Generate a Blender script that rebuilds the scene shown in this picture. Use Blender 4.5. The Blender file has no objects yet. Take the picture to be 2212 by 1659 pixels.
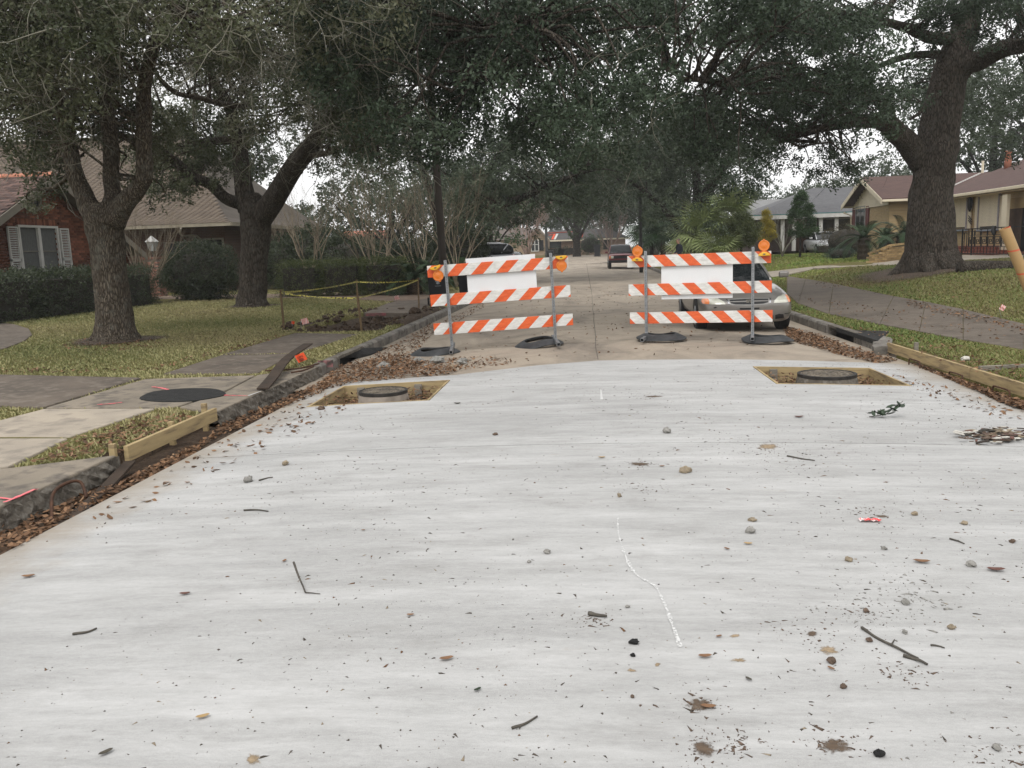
import bpy, math, random
import numpy as np
from mathutils import Vector, Matrix
random.seed(7); RNG = np.random.default_rng(7)
S = bpy.context.scene; C = S.collection
R = math.radians

# ---------------------------------------------------------------- camera
FPX, CX, CY = 1791.0, 1106.0, 829.5          # focal length and centre on a 2212 x 1659 frame
CAMZ = 1.56
ROLL, PITCH, YAW = R(2.0), R(9.154), R(5.484)
cam = bpy.data.cameras.new('camera'); camo = bpy.data.objects.new('camera', cam); C.objects.link(camo)
cam.sensor_width = 36.0; cam.lens = FPX / 2212.0 * 36.0; cam.clip_end = 3000; cam.clip_start = 0.05
camo.matrix_world = Matrix.Translation((0, 0, CAMZ)) @ Matrix.Rotation(YAW, 4, 'Z') @ Matrix.Rotation(R(90) - PITCH, 4, 'X') @ Matrix.Rotation(-ROLL, 4, 'Z')
S.camera = camo

# ---------------------------------------------------------------- overcast sky and a soft sun
SUN_EL, SUN_AZ = R(55), R(200)               # azimuth from +Y towards +X
w = bpy.data.worlds.new('World'); S.world = w; w.use_nodes = True
nt = w.node_tree; nt.nodes.clear()
sky = nt.nodes.new('ShaderNodeTexSky'); sky.sky_type = 'NISHITA'; sky.sun_disc = False
sky.sun_elevation = SUN_EL; sky.sun_rotation = SUN_AZ; sky.dust_density = 5.0; sky.air_density = 1.0
hsv = nt.nodes.new('ShaderNodeHueSaturation'); hsv.inputs['Saturation'].default_value = 0.1
mixw = nt.nodes.new('ShaderNodeMix'); mixw.data_type = 'RGBA'; mixw.inputs[0].default_value = 0.8
mixw.inputs[7].default_value = (10.4, 10.4, 10.42, 1)      # even cloud layer over the clear sky
bg = nt.nodes.new('ShaderNodeBackground'); bg.inputs[1].default_value = 0.1
wo = nt.nodes.new('ShaderNodeOutputWorld')
nt.links.new(sky.outputs[0], hsv.inputs['Color']); nt.links.new(hsv.outputs[0], mixw.inputs[6])
nt.links.new(mixw.outputs[2], bg.inputs[0]); nt.links.new(bg.outputs[0], wo.inputs[0])
sl = bpy.data.lights.new('sun', 'SUN'); sl.energy = 1.1; sl.angle = R(25); sl.color = (1.0, 0.97, 0.93)
so = bpy.data.objects.new('sun', sl); C.objects.link(so)
sd = Vector((math.sin(SUN_AZ) * math.cos(SUN_EL), math.cos(SUN_AZ) * math.cos(SUN_EL), math.sin(SUN_EL)))
so.rotation_euler = sd.to_track_quat('Z', 'Y').to_euler(); so.location = sd * 60
S.view_settings.view_transform = 'Standard'; S.view_settings.look = 'None'
S.view_settings.gamma = 1.0; S.view_settings.use_curve_mapping = False
S.view_settings.exposure = 0.48
S.cycles.use_denoising = True; S.cycles.use_adaptive_sampling = True; S.cycles.adaptive_threshold = .015
S.cycles.max_bounces = 6; S.cycles.diffuse_bounces = 3; S.cycles.glossy_bounces = 3; S.cycles.transparent_max_bounces = 6

# ---------------------------------------------------------------- sight lines: where a pixel of the 2212-wide frame lies in the place
_cr, _sr = math.cos(ROLL), math.sin(ROLL)
_fw = Vector((-math.sin(YAW) * math.cos(PITCH), math.cos(YAW) * math.cos(PITCH), -math.sin(PITCH)))
_rt = Vector((math.cos(YAW), math.sin(YAW), 0)); _up = _rt.cross(_fw)
def ray(x, y):
    a, b = (float(x) - CX) / FPX, (CY - float(y)) / FPX
    return (a * _cr + b * _sr) * _rt + (b * _cr - a * _sr) * _up + _fw
CAM = Vector((0, 0, CAMZ))
def atY(x, y, Y): d = ray(x, y); return CAM + d * (Y / d.y)
def atX(x, y, X): d = ray(x, y); return CAM + d * (X / d.x)
def atZ(x, y, z): d = ray(x, y); return CAM + d * ((z - CAMZ) / d.z)

# ---------------------------------------------------------------- lie of the land
XL0, XR0, XC0 = -3.8, 4.25, 0.2              # left gutter, right gutter, crown of the road
def shift(Y): return -0.006 * max(0.0, Y - 30)
def sstep(a, b, t):
    t = min(1, max(0, (t - a) / (b - a))); return t * t * (3 - 2 * t)
def lift(Y): return 0.75 * sstep(35, 120, Y)
def zroad(x, Y):
    return -0.11 * ((x - shift(Y) - XC0) / 4.0) ** 2 + lift(Y)
def gz(x, Y):
    xx = x - shift(Y)
    far = 1 - 0.5 * sstep(60, 110, Y)
    if xx < XL0:
        d = XL0 - xx
        return 0.03 + 0.012 * min(d, 16) + lift(Y)
    if xx > XR0:
        d = xx - XR0
        return 0.03 + (0.03 * min(d, 3) + 0.45 * sstep(3, 7.2, d) + 0.02 * min(max(d - 7, 0), 8)) * far + lift(Y) * far
    return zroad(x, Y)
def hit(px, py):
    d = ray(px, py); t = 1.5
    prev = t
    while t < 400:
        q = CAM + d * t
        if q.z < gz(q.x, q.y):
            lo, hi = prev, t
            for _ in range(22):
                m = (lo + hi) / 2; q = CAM + d * m
                if q.z < gz(q.x, q.y): hi = m
                else: lo = m
            q = CAM + d * hi
            return Vector((q.x, q.y, gz(q.x, q.y)))
        prev = t; t *= 1.02
    return CAM + d * 300

# ---------------------------------------------------------------- objects
def tag(o, label=None, cat=None, group=None, kind=None):
    if label: o['label'] = label
    if cat: o['category'] = cat
    if group: o['group'] = group
    if kind: o['kind'] = kind
    return o
def thing(name, label, cat, loc=(0, 0, 0), rotz=0.0, group=None, kind=None):
    o = bpy.data.objects.new(name, None); C.objects.link(o); o.empty_display_size = 0.2
    o.location = loc; o.rotation_euler = (0, 0, rotz)
    return tag(o, label, cat, group, kind)
def attach(o, parent, world=True):
    """child of parent; world=True keeps coordinates given in the world"""
    o.parent = parent
    if world and parent is not None:
        m = Matrix.LocRotScale(parent.location, parent.rotation_euler, parent.scale)
        if parent.parent is not None:
            q = parent.parent
            m = Matrix.LocRotScale(q.location, q.rotation_euler, q.scale) @ parent.matrix_parent_inverse @ m
        o.matrix_parent_inverse = m.inverted()
    return o
def dup(root, loc, rotz, label=None, group=None, scale=None):
    r = root.copy(); C.objects.link(r); r.location = loc; r.rotation_euler = (root.rotation_euler.x, root.rotation_euler.y, rotz)
    if scale: r.scale = (scale,) * 3 if isinstance(scale, (int, float)) else scale
    if label: r['label'] = label
    if group: r['group'] = group
    for ch in list(root.children):
        c = ch.copy(); C.objects.link(c); c.parent = r
        for g in ch.children:
            e = g.copy(); C.objects.link(e); e.parent = c
    return r
def smooth_line(pts, n=4):
    """Catmull-Rom through rows of numbers"""
    P = np.array(pts, float)
    if len(P) < 3 or n < 2: return P
    Q = np.vstack([2 * P[0] - P[1], P, 2 * P[-1] - P[-2]])
    out = []
    for i in range(1, len(Q) - 2):
        for k in range(n):
            t = k / n
            a, b, c, d = Q[i - 1], Q[i], Q[i + 1], Q[i + 2]
            out.append(0.5 * ((2 * b) + (-a + c) * t + (2 * a - 5 * b + 4 * c - d) * t * t + (-a + 3 * b - 3 * c + d) * t ** 3))
    out.append(P[-1])
    return np.array(out)
class MB:
    def __init__(s): s.v = []; s.f = []; s.a = None
    def add(s, vs, fs):
        n = len(s.v); s.v.extend([tuple(q) for q in vs]); s.f.extend([tuple(i + n for i in f) for f in fs]); return s
    def box(s, c, size, rot=None):
        x, y, z = (q / 2 for q in size); c = Vector(c)
        vs = [Vector((a * x, b * y, d * z)) for d in (-1, 1) for b in (-1, 1) for a in (-1, 1)]
        if rot is not None: vs = [rot @ q for q in vs]
        return s.add([q + c for q in vs], [(0, 2, 3, 1), (4, 5, 7, 6), (0, 1, 5, 4), (2, 6, 7, 3), (0, 4, 6, 2), (1, 3, 7, 5)])
    def beam(s, p0, p1, wd, ht, up=(0, 0, 1)):
        p0, p1 = Vector(p0), Vector(p1); d = (p1 - p0); L = d.length; d.normalize()
        sd = d.cross(Vector(up)); sd.normalize(); u = sd.cross(d)
        m = Matrix((d, sd, u)).transposed()
        return s.box((p0 + p1) / 2, (L, wd, ht), m)
    def tube(s, pts, rad, sides=6, cap=True, wob=0.0):
        P = np.array(pts, float); n = len(P)
        rad = np.full(n, rad, float) if np.isscalar(rad) else np.array(rad, float)
        T = np.gradient(P, axis=0); T /= np.linalg.norm(T, axis=1)[:, None] + 1e-9
        ref = np.array([0, 0, 1.0]) if abs(T[0][2]) < 0.9 else np.array([1.0, 0, 0])
        u = np.cross(T[0], ref); u /= np.linalg.norm(u) + 1e-9
        ang = np.linspace(0, 2 * np.pi, sides, endpoint=False); vs = []
        ph = random.uniform(0, 6.28)
        for i in range(n):
            u = u - T[i] * u.dot(T[i]); u /= np.linalg.norm(u) + 1e-9
            v = np.cross(T[i], u)
            r = rad[i] * (1 + wob * np.sin(3 * ang + ph + i * .7) + wob * .7 * np.sin(5 * ang - i * .9)) if wob else np.full(sides, rad[i])
            vs.extend(P[i] + r[:, None] * (np.cos(ang)[:, None] * u + np.sin(ang)[:, None] * v))
        fs = [(i * sides + k, i * sides + (k + 1) % sides, (i + 1) * sides + (k + 1) % sides, (i + 1) * sides + k) for i in range(n - 1) for k in range(sides)]
        if cap: fs += [tuple(range(sides))[::-1], tuple((n - 1) * sides + k for k in range(sides))]
        return s.add(vs, fs)
    def prism(s, poly, ext):
        """poly: rows of 3-D points, ext: vector"""
        n = len(poly); e = Vector(ext); P = [Vector(q) for q in poly]
        return s.add(P + [q + e for q in P], [tuple(range(n))[::-1], tuple(range(n, 2 * n))] + [(i, (i + 1) % n, n + (i + 1) % n, n + i) for i in range(n)])
    def lathe(s, prof, c=(0, 0, 0), sides=20, axis='Z', cap=True):
        n = len(prof); vs = []; c = Vector(c)
        for r, h in prof:
            for k in range(sides):
                a = 2 * math.pi * k / sides; q = (r * math.cos(a), r * math.sin(a), h)
                if axis == 'X': q = (q[2], q[0], q[1])
                if axis == 'Y': q = (q[0], q[2], q[1])
                vs.append(c + Vector(q))
        fs = [(i * sides + k, i * sides + (k + 1) % sides, (i + 1) * sides + (k + 1) % sides, (i + 1) * sides + k) for i in range(n - 1) for k in range(sides)]
        if cap: fs += [tuple(range(sides))[::-1], tuple((n - 1) * sides + k for k in range(sides))]
        return s.add(vs, fs)
    def quad(s, *q): return s.add(q, [tuple(range(len(q)))])
    def mesh(s, name, mat=None, smooth=False):
        me = bpy.data.meshes.new(name); me.from_pydata(s.v, [], s.f); me.update()
        if mat: me.materials.append(mat)
        if smooth: me.polygons.foreach_set('use_smooth', [True] * len(me.polygons))
        return me
    def build(s, name, mat, parent=None, world=True, smooth=False, bevel=0, sub=0, fix=False):
        me = s.mesh(name, mat, smooth)
        if fix:
            import bmesh
            b = bmesh.new(); b.from_mesh(me); bmesh.ops.recalc_face_normals(b, faces=b.faces); b.to_mesh(me); b.free()
        o = bpy.data.objects.new(name, me); C.objects.link(o)
        if parent is not None: attach(o, parent, world)
        if bevel:
            m = o.modifiers.new('bevel', 'BEVEL'); m.width = bevel; m.segments = 2; m.limit_method = 'ANGLE'
        if sub:
            m = o.modifiers.new('sub', 'SUBSURF'); m.levels = sub; m.render_levels = sub
        return o
def np_mesh(name, V, F, mat, attr=None):
    """V (n,3), F (m,k) with equal k; attr: per-vertex float 'rnd'"""
    me = bpy.data.meshes.new(name); n, m, k = len(V), len(F), F.shape[1]
    me.vertices.add(n); me.vertices.foreach_set('co', np.ascontiguousarray(V, np.float32).ravel())
    me.loops.add(m * k); me.loops.foreach_set('vertex_index', np.ascontiguousarray(F, np.int32).ravel())
    me.polygons.add(m); me.polygons.foreach_set('loop_start', np.arange(0, m * k, k, dtype=np.int32))
    if attr is not None:
        a = me.attributes.new('rnd', 'FLOAT', 'POINT'); a.data.foreach_set('value', np.ascontiguousarray(attr, np.float32))
    me.update(calc_edges=True); me.materials.append(mat)
    return me
def np_obj(name, V, F, mat, attr=None, parent=None, world=True):
    o = bpy.data.objects.new(name, np_mesh(name, V, F, mat, attr)); C.objects.link(o)
    if parent is not None: attach(o, parent, world)
    return o

# ---------------------------------------------------------------- materials
MATS = {}
def nodes(name):
    m = bpy.data.materials.new(name); m.use_nodes = True; t = m.node_tree
    return m, t, t.nodes['Principled BSDF']
def tex_noise(t, vec, scale, detail=5, rough=.55, dist=0):
    n = t.nodes.new('ShaderNodeTexNoise'); n.inputs['Scale'].default_value = scale; n.inputs['Detail'].default_value = detail
    n.inputs['Roughness'].default_value = rough; n.inputs['Distortion'].default_value = dist
    t.links.new(vec, n.inputs['Vector']); return n.outputs['Fac']
def ramp(t, fac, stops):
    r = t.nodes.new('ShaderNodeValToRGB'); e = r.color_ramp.elements
    while len(e) < len(stops): e.new(0.5)
    for q, (p, c) in zip(e, stops): q.position = p; q.color = (*c, 1) if len(c) == 3 else c
    t.links.new(fac, r.inputs[0]); return r.outputs[0]
def mixc(t, fac, a, b, mode='MIX'):
    n = t.nodes.new('ShaderNodeMix'); n.data_type = 'RGBA'; n.blend_type = mode
    for i, q in ((0, fac), (6, a), (7, b)):
        if hasattr(q, 'is_output') or hasattr(q, 'links'): t.links.new(q, n.inputs[i])
        elif isinstance(q, tuple): n.inputs[i].default_value = (*q, 1)
        else: n.inputs[i].default_value = q
    return n.outputs[2]
def coords(t, stretch=(1, 1, 1), kind='Object'):
    tc = t.nodes.new('ShaderNodeTexCoord'); mp = t.nodes.new('ShaderNodeMapping')
    mp.inputs['Scale'].default_value = stretch; t.links.new(tc.outputs[kind], mp.inputs[0]); return mp.outputs[0]
def bumped(t, bs, h, dist, strength=1.0):
    b = t.nodes.new('ShaderNodeBump'); b.inputs['Distance'].default_value = dist; b.inputs['Strength'].default_value = strength
    t.links.new(h, b.inputs['Height']); t.links.new(b.outputs[0], bs.inputs['Normal'])
def mat(name, c, c2=None, scale=4, rough=.8, bump=0, bscale=60, stretch=(1, 1, 1), spec=.3, metal=0, lo=.35, hi=.65, rand=0, c3=None, s3=20, coat=0):
    """plain surface: two colours mottled by noise, fine relief, optional change of tone from object to object"""
    if name in MATS: return MATS[name]
    m, t, bs = nodes(name); v = coords(t, stretch)
    c2 = c2 or tuple(q * .75 for q in c)
    col = ramp(t, tex_noise(t, v, scale), [(lo, c), (hi, c2)])
    if c3: col = mixc(t, ramp(t, tex_noise(t, v, s3, 4), [(.5, (0, 0, 0)), (.68, (1, 1, 1))]), col, c3)
    if rand:
        oi = t.nodes.new('ShaderNodeObjectInfo')
        k = ramp(t, oi.outputs['Random'], [(0, (1 - rand,) * 3), (1, (1 + rand,) * 3)])
        col = mixc(t, 1.0, col, k, 'MULTIPLY')
    t.links.new(col, bs.inputs['Base Color'])
    bs.inputs['Roughness'].default_value = rough; bs.inputs['Metallic'].default_value = metal
    bs.inputs['Specular IOR Level'].default_value = spec; bs.inputs['Coat Weight'].default_value = coat
    if bump: bumped(t, bs, tex_noise(t, v, bscale, 4), bump)
    MATS[name] = m; return m
def leafmat(name, stops, rough=.5, trans=.25, spec=.3):
    """foliage: tone by the 'rnd' value of each leaf, some light passing through"""
    m, t, bs = nodes(name)
    at = t.nodes.new('ShaderNodeAttribute'); at.attribute_name = 'rnd'
    n = len(stops); col = ramp(t, at.outputs['Fac'], [(i / (n - 1), c) for i, c in enumerate(stops)])
    t.links.new(col, bs.inputs['Base Color']); bs.inputs['Roughness'].default_value = rough; bs.inputs['Specular IOR Level'].default_value = spec
    if trans:
        tr = t.nodes.new('ShaderNodeBsdfTranslucent'); t.links.new(col, tr.inputs[0])
        mx = t.nodes.new('ShaderNodeMixShader'); mx.inputs[0].default_value = trans
        t.links.new(bs.outputs[0], mx.inputs[1]); t.links.new(tr.outputs[0], mx.inputs[2])
        t.links.new(mx.outputs[0], t.nodes['Material Output'].inputs[0])
    MATS[name] = m; return m
# ================================================================ ground, road, pavements
def new_concrete():
    m, t, bs = nodes('new_concrete')
    broad = tex_noise(t, coords(t, (.3, .8, 1)), .9, 7, .66, .5)
    streak = tex_noise(t, coords(t, (1.3, 8, 1)), 1.4, 10, .78, .3)
    fine = tex_noise(t, coords(t, (30, 70, 30)), 1.0, 6, .75)
    grain = tex_noise(t, coords(t), 260, 3, .7)
    col = ramp(t, broad, [(.34, (.235, .235, .232)), (.5, (.365, .365, .362)), (.64, (.52, .52, .52))])
    col = mixc(t, .46, col, ramp(t, streak, [(.3, (.18, .18, .178)), (.5, (.385, .385, .38)), (.7, (.60, .60, .60))]))
    col = mixc(t, .3, col, ramp(t, fine, [(.3, (.24, .24, .238)), (.7, (.52, .52, .515))]))
    col = mixc(t, .2, col, ramp(t, grain, [(.3, (.15, .15, .15)), (.7, (.62, .62, .61))]))
    blotch = tex_noise(t, coords(t, (.7, 1.5, 1)), 2.1, 10, .74, .3)
    col = mixc(t, ramp(t, blotch, [(.50, (0, 0, 0)), (.74, (.6, .6, .6))]), col, (.245, .24, .23))
    bloom = tex_noise(t, coords(t, (.4, 2.6, 1)), 1.0, 10, .76, .15)
    col = mixc(t, ramp(t, bloom, [(.48, (0, 0, 0)), (.72, (.55, .55, .55))]), col, (.60, .60, .60))
    scuff = tex_noise(t, coords(t, (2.2, 5, 1)), 2.6, 8, .8, 1.2)
    col = mixc(t, ramp(t, scuff, [(.64, (0, 0, 0)), (.74, (.5, .5, .5))]), col, (.20, .19, .178))
    brown = tex_noise(t, coords(t, (1.0, 2.2, 1)), 2.3, 7, .68, .8)
    col = mixc(t, ramp(t, brown, [(.66, (0, 0, 0)), (.78, (.45, .45, .45))]), col, (.30, .23, .16))
    col = mixc(t, 1.0, col, (.97, .965, .955), 'MULTIPLY')
    sx = t.nodes.new('ShaderNodeSeparateXYZ'); t.links.new(coords(t), sx.inputs[0]); mr = t.nodes.new('ShaderNodeMapRange'); ab = t.nodes.new('ShaderNodeMath'); ab.operation = 'SUBTRACT'; ab.inputs[1].default_value = .38; t.links.new(sx.outputs[0], ab.inputs[0])
    a2 = t.nodes.new('ShaderNodeMath'); a2.operation = 'ABSOLUTE'; t.links.new(ab.outputs[0], a2.inputs[0]); wob = t.nodes.new('ShaderNodeMath'); wob.operation = 'MULTIPLY_ADD'; t.links.new(tex_noise(t, coords(t), 2.2, 7, .7), wob.inputs[0]); wob.inputs[1].default_value = 1.1; t.links.new(a2.outputs[0], wob.inputs[2])
    for k, q in enumerate((3.85, 4.45, 0.0, .85)): mr.inputs[k + 1].default_value = q
    t.links.new(wob.outputs[0], mr.inputs[0]); col = mixc(t, mr.outputs[0], col, (.27, .225, .17))   # earth trodden in along both edges
    t.links.new(col, bs.inputs['Base Color']); bs.inputs['Roughness'].default_value = .85; bs.inputs['Specular IOR Level'].default_value = .25
    bumped(t, bs, streak, .004, .6); return m
def old_road():
    m, t, bs = nodes('old_road')
    v = coords(t, (1, 1, 1))
    broad = tex_noise(t, coords(t, (.7, .4, 1)), 1.1, 8, .7, .8)
    fine = tex_noise(t, v, 70, 4, .7)
    col = ramp(t, broad, [(.34, (.15, .125, .098)), (.5, (.31, .26, .20)), (.64, (.41, .345, .265))])
    col = mixc(t, .35, col, ramp(t, fine, [(.3, (.15, .13, .11)), (.7, (.4, .34, .28))]))
    dirt = tex_noise(t, coords(t, (.7, 2.2, 1)), 1.4, 7, .7, .4)
    col = mixc(t, ramp(t, dirt, [(.56, (0, 0, 0)), (.7, (.75, .75, .75))]), col, (.12, .095, .07))
    t.links.new(col, bs.inputs['Base Color']); bs.inputs['Roughness'].default_value = .9
    bumped(t, bs, fine, .004, .7); return m
def lawn_mat():
    m, t, bs = nodes('lawn_ground')
    v = coords(t)
    a = tex_noise(t, v, .55, 6, .65, .5); b = tex_noise(t, v, 28, 4, .7)
    col = ramp(t, a, [(.33, (.055, .062, .02)), (.5, (.10, .092, .036)), (.66, (.085, .062, .032))])
    col = mixc(t, .5, col, ramp(t, b, [(.3, (.025, .025, .01)), (.7, (.16, .14, .06))]))
    col = mixc(t, 1.0, col, (1.45, 1.45, 1.3), 'MULTIPLY')
    t.links.new(col, bs.inputs['Base Color']); bs.inputs['Roughness'].default_value = .95; bs.inputs['Specular IOR Level'].default_value = .1
    bumped(t, bs, b, .03); return m
M_NEW = new_concrete(); M_OLD = old_road(); M_LAWN = lawn_mat()
M_SOIL = mat('soil', (.055, .036, .024), (.10, .07, .047), 9, .95, .02, 40, c3=(.03, .02, .014), s3=30)
M_PAVE = mat('pavement_concrete', (.27, .23, .18), (.18, .155, .122), 1.3, .9, .003, 90, c3=(.115, .10, .085), s3=6)
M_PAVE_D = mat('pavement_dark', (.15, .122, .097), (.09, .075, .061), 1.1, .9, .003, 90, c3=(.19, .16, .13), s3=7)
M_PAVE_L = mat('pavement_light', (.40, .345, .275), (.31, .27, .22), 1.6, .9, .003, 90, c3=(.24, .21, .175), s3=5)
M_KERB = mat('kerb_concrete', (.24, .22, .195), (.13, .12, .105), 3, .9, .004, 50, c3=(.07, .063, .055), s3=8)
M_STAIN = mat('stained_concrete', (.08, .069, .056), (.15, .133, .11), 7, .95, .012, 30, c3=(.2, .185, .16), s3=22)
M_ASPH = mat('asphalt_patch', (.014, .014, .014), (.028, .028, .027), 12, .85, .006, 120)

# ---- terrain: one sheet to the horizon, lowered under the road
us = sorted(set([-1500, -600, -250, -120, -70, -45, -30, -24] + [round(-20 + .5 * i, 3) for i in range(24)] + [round(-8.0 + .16 * i, 3) for i in range(25)] + [-3.98, -3.97, -3, -1.5, 0, 1.5, 3, 4.42, 4.43]
    + [round(4.6 + .4 * i, 3) for i in range(36)] + [19.5, 21, 24, 30, 45, 70, 120, 250, 600, 1500]))
ys = sorted(set([-400, -100, -40, -15, -6, -2] + [round(.5 * i, 3) for i in range(1, 27)] + [round(13.5 + .2 * i, 3) for i in range(64)] + [round(26.5 + .7 * i, 3) for i in range(34)] + [52, 56, 60, 66, 73, 80, 90, 100, 112, 125, 150, 200, 300, 500, 900, 1600]))
def dig(x, Y):
    """trench where a stretch of footpath has been broken out"""
    cx = -5.15 - (Y - 16.6) * 0.01
    a = 1 - min(1, max(0, (abs(x - cx) - .55) / .35)); b = sstep(16.35, 16.75, Y) * (1 - sstep(22.3, 22.9, Y))
    bank = math.exp(-((x - cx - 1.0) / .28) ** 2) * sstep(17, 18, Y) * (1 - sstep(22.5, 23.5, Y)) * .10 + math.exp(-((x - cx + 1.05) / .3) ** 2) * b * .05
    n = math.sin(x * 9 + Y * 5) * .5 + math.sin(x * 17 - Y * 11) * .3 + math.sin(Y * 23 + x * 3) * .25
    return -(.17 + .03 * n) * a * b + bank * (1 + .5 * n)
TV, TF = [], []
for Y in ys:
    for u in us:
        x = u + shift(Y)
        if -3.975 < u < 4.425: z = zroad(x, Y) - .30
        else:
            z = gz(x, Y) + .012 * math.sin(x * 2.1 + Y * 1.3) * math.sin(Y * 1.7 - x) * (1 if abs(x) < 30 else 0)
            if -8 < u < -3.9 and 15 < Y < 25: z += dig(x, Y)
        TV.append((x, Y, z))
nu = len(us)
for j in range(len(ys) - 1):
    for i in range(nu - 1): TF.append((j * nu + i, j * nu + i + 1, (j + 1) * nu + i + 1, (j + 1) * nu + i))
b = MB(); b.v = TV; b.f = TF
ground = b.build('ground', M_LAWN, smooth=True); tag(ground, kind='structure')
ground.data.materials.append(M_SOIL)
for p in ground.data.polygons:
    c = p.center
    u = c.x - shift(c.y)
    if -3.975 < u < 4.425: p.material_index = 1
    elif -6.3 < u < -4.0 and 16.3 < c.y < 23.2 and abs(dig(c.x, c.y)) > .035: p.material_index = 1

# ---- new concrete slab, cast in panels round two square cut-outs
JY = 6.5                                       # sawn joint across the slab
HOLES = [(-3.12, -1.74, 8.72, 10.12), (2.06, 3.52, 9.35, 10.72)]
def yend(x): return float(np.interp(x, [-3.5, -3.1, -1.75, -.7, .1, 2.0, 4.3], [10.35, 10.42, 10.55, 11.15, 11.45, 11.42, 11.2]))
gx = sorted(set([-3.42, -3.12, -1.74, .1, 2.06, 3.52, 4.16] + [round(-3.1 + .4 * i, 3) for i in range(1, 19)]))
gy = sorted(set([-6, -3, -1, 0, 1, 2, 3, 4, 5, JY - .006, JY + .006, 7.1, 8, 8.72, 10.12, 9.35, 10.72, 9.0, 9.7, 11.0, 11.5]))
new_slab = tag(thing('new_concrete_road', 'pale new concrete slab with two square openings, covering the near street', None), kind='structure')
del_cells = {}
for key, xa, xb, ya, yb in (('a', -9, 9, -9, JY), ('c', -9, 9, JY, 20)):
    P = MB(); idx = {}; faces = []
    def vid(x, y, top):
        yy = min(y, yend(x)); k = (x, round(yy, 4), top)
        if k not in idx:
            idx[k] = len(P.v); P.v.append((x, yy, zroad(x, yy) + (.012 if top else -.22)))
        return idx[k]
    cells = set()
    for i in range(len(gx) - 1):
        for j in range(len(gy) - 1):
            x0, x1, y0, y1 = gx[i], gx[i + 1], gy[j], gy[j + 1]; mx, my = (x0 + x1) / 2, (y0 + y1) / 2
            if not (xa < mx < xb and ya < my < yb): continue
            if x1 - x0 < .02 or y1 - y0 < .02: continue
            if any(h[0] < mx < h[1] and h[2] < my < h[3] for h in HOLES): continue
            if y0 >= max(yend(x0), yend(x1)) - .001: continue
            cells.add((i, j))
    for i, j in cells:
        q = [(gx[i], gy[j]), (gx[i + 1], gy[j]), (gx[i + 1], gy[j + 1]), (gx[i], gy[j + 1])]
        def face(seq):
            f = []
            for s in seq:
                if s not in f: f.append(s)
            if len(f) > 2: faces.append(tuple(f))
        face([vid(*c, True) for c in q])
        for (di, dj), (c0, c1) in (((0, -1), (q[0], q[1])), ((1, 0), (q[1], q[2])), ((0, 1), (q[2], q[3])), ((-1, 0), (q[3], q[0]))):
            if (i + di, j + dj) not in cells: face([vid(*c0, False), vid(*c1, False), vid(*c1, True), vid(*c0, True)])
    P.f = faces
    o = P.build('slab_panel', M_NEW, new_slab)
# crack traced with white marking paint, and chalk ticks
def on_slab(px, py, lift=.0):
    p = hit(px, py); p.z = zroad(p.x, p.y) + .012 + lift; return p
def strip(pxs, wd, m, name, parent, lift=.0035, surf=on_slab, jit=.0):
    pts = [surf(*q) for q in smooth_line(pxs, 6)]; B = MB(); L = []; Rr = []
    for i, p in enumerate(pts):
        a = pts[min(i + 1, len(pts) - 1)] - pts[max(i - 1, 0)]; a.z = 0; a.normalize(); n = Vector((-a.y, a.x, 0))
        k = wd * (1 + random.uniform(-jit, jit)) / 2
        L.append(p + n * k + Vector((0, 0, lift))); Rr.append(p - n * k + Vector((0, 0, lift)))
    n = len(pts); B.add(L + Rr, [(i, i + 1, n + i + 1, n + i) for i in range(n - 1)])
    return B.build(name, m, parent)
def chalk_mat():
    m, t, bs = nodes('chalk_line'); bs.inputs['Base Color'].default_value = (.62, .62, .61, 1); bs.inputs['Roughness'].default_value = .9
    t.links.new(ramp(t, tex_noise(t, coords(t), 60, 6, .75), [(.42, (.15, .15, .15)), (.55, (.95, .95, .95))]), bs.inputs['Alpha']); return m
M_CRACK = chalk_mat()
M_CHALK = mat('white_chalk', (.60, .60, .59), (.40, .40, .39), 60, .9, lo=.4, hi=.7)
M_PINK = mat('pink_marking_paint', (.85, .12, .17), (.7, .2, .2), 45, .7, c3=(.32, .26, .21), s3=70)
strip([(1336, 1118), (1335, 1150), (1345, 1190), (1362, 1230), (1380, 1252), (1412, 1270), (1428, 1295), (1445, 1335), (1470, 1405)], .013, M_CRACK, 'painted_crack', new_slab, jit=.8)
strip([(1298, 845), (1300, 866)], .016, M_CHALK, 'chalk_mark', new_slab, jit=.8)

# ---- old road beyond
B = MB(); xs_r = np.linspace(XL0 - .02, XR0 + .02, 14)
yr = [10.0, 10.6, 11.2, 12, 13, 14, 15, 16, 17, 18, 20, 22, 24, 27, 30, 34, 38, 43, 48, 54, 60, 68, 76, 85, 95, 104]
for Y in yr:
    for x in xs_r:
        k = sstep(85, 108, Y)
        xx = x + shift(Y)
        if k > 0 and x > 0: xx = x + shift(Y) + k * (x / 4.2) * 14
        y0 = Y
        if Y < 12: y0 = max(Y, min(yend(x) + .01 if -3.42 < x < 4.16 else 8.0 + (Y - 10) * 2, 11.6)) if Y == 10.0 or Y < yend(x) else Y
        B.v.append((xx, y0, zroad(x + shift(Y), Y) * (1 - k) + (lift(Y) + .012) * k))
n = len(xs_r)
B.f = [(j * n + i, j * n + i + 1, (j + 1) * n + i + 1, (j + 1) * n + i) for j in range(len(yr) - 1) for i in range(n - 1)]
old = B.build('old_road', M_OLD); tag(old, 'tan weathered concrete street running to far houses', None, kind='structure')
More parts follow.
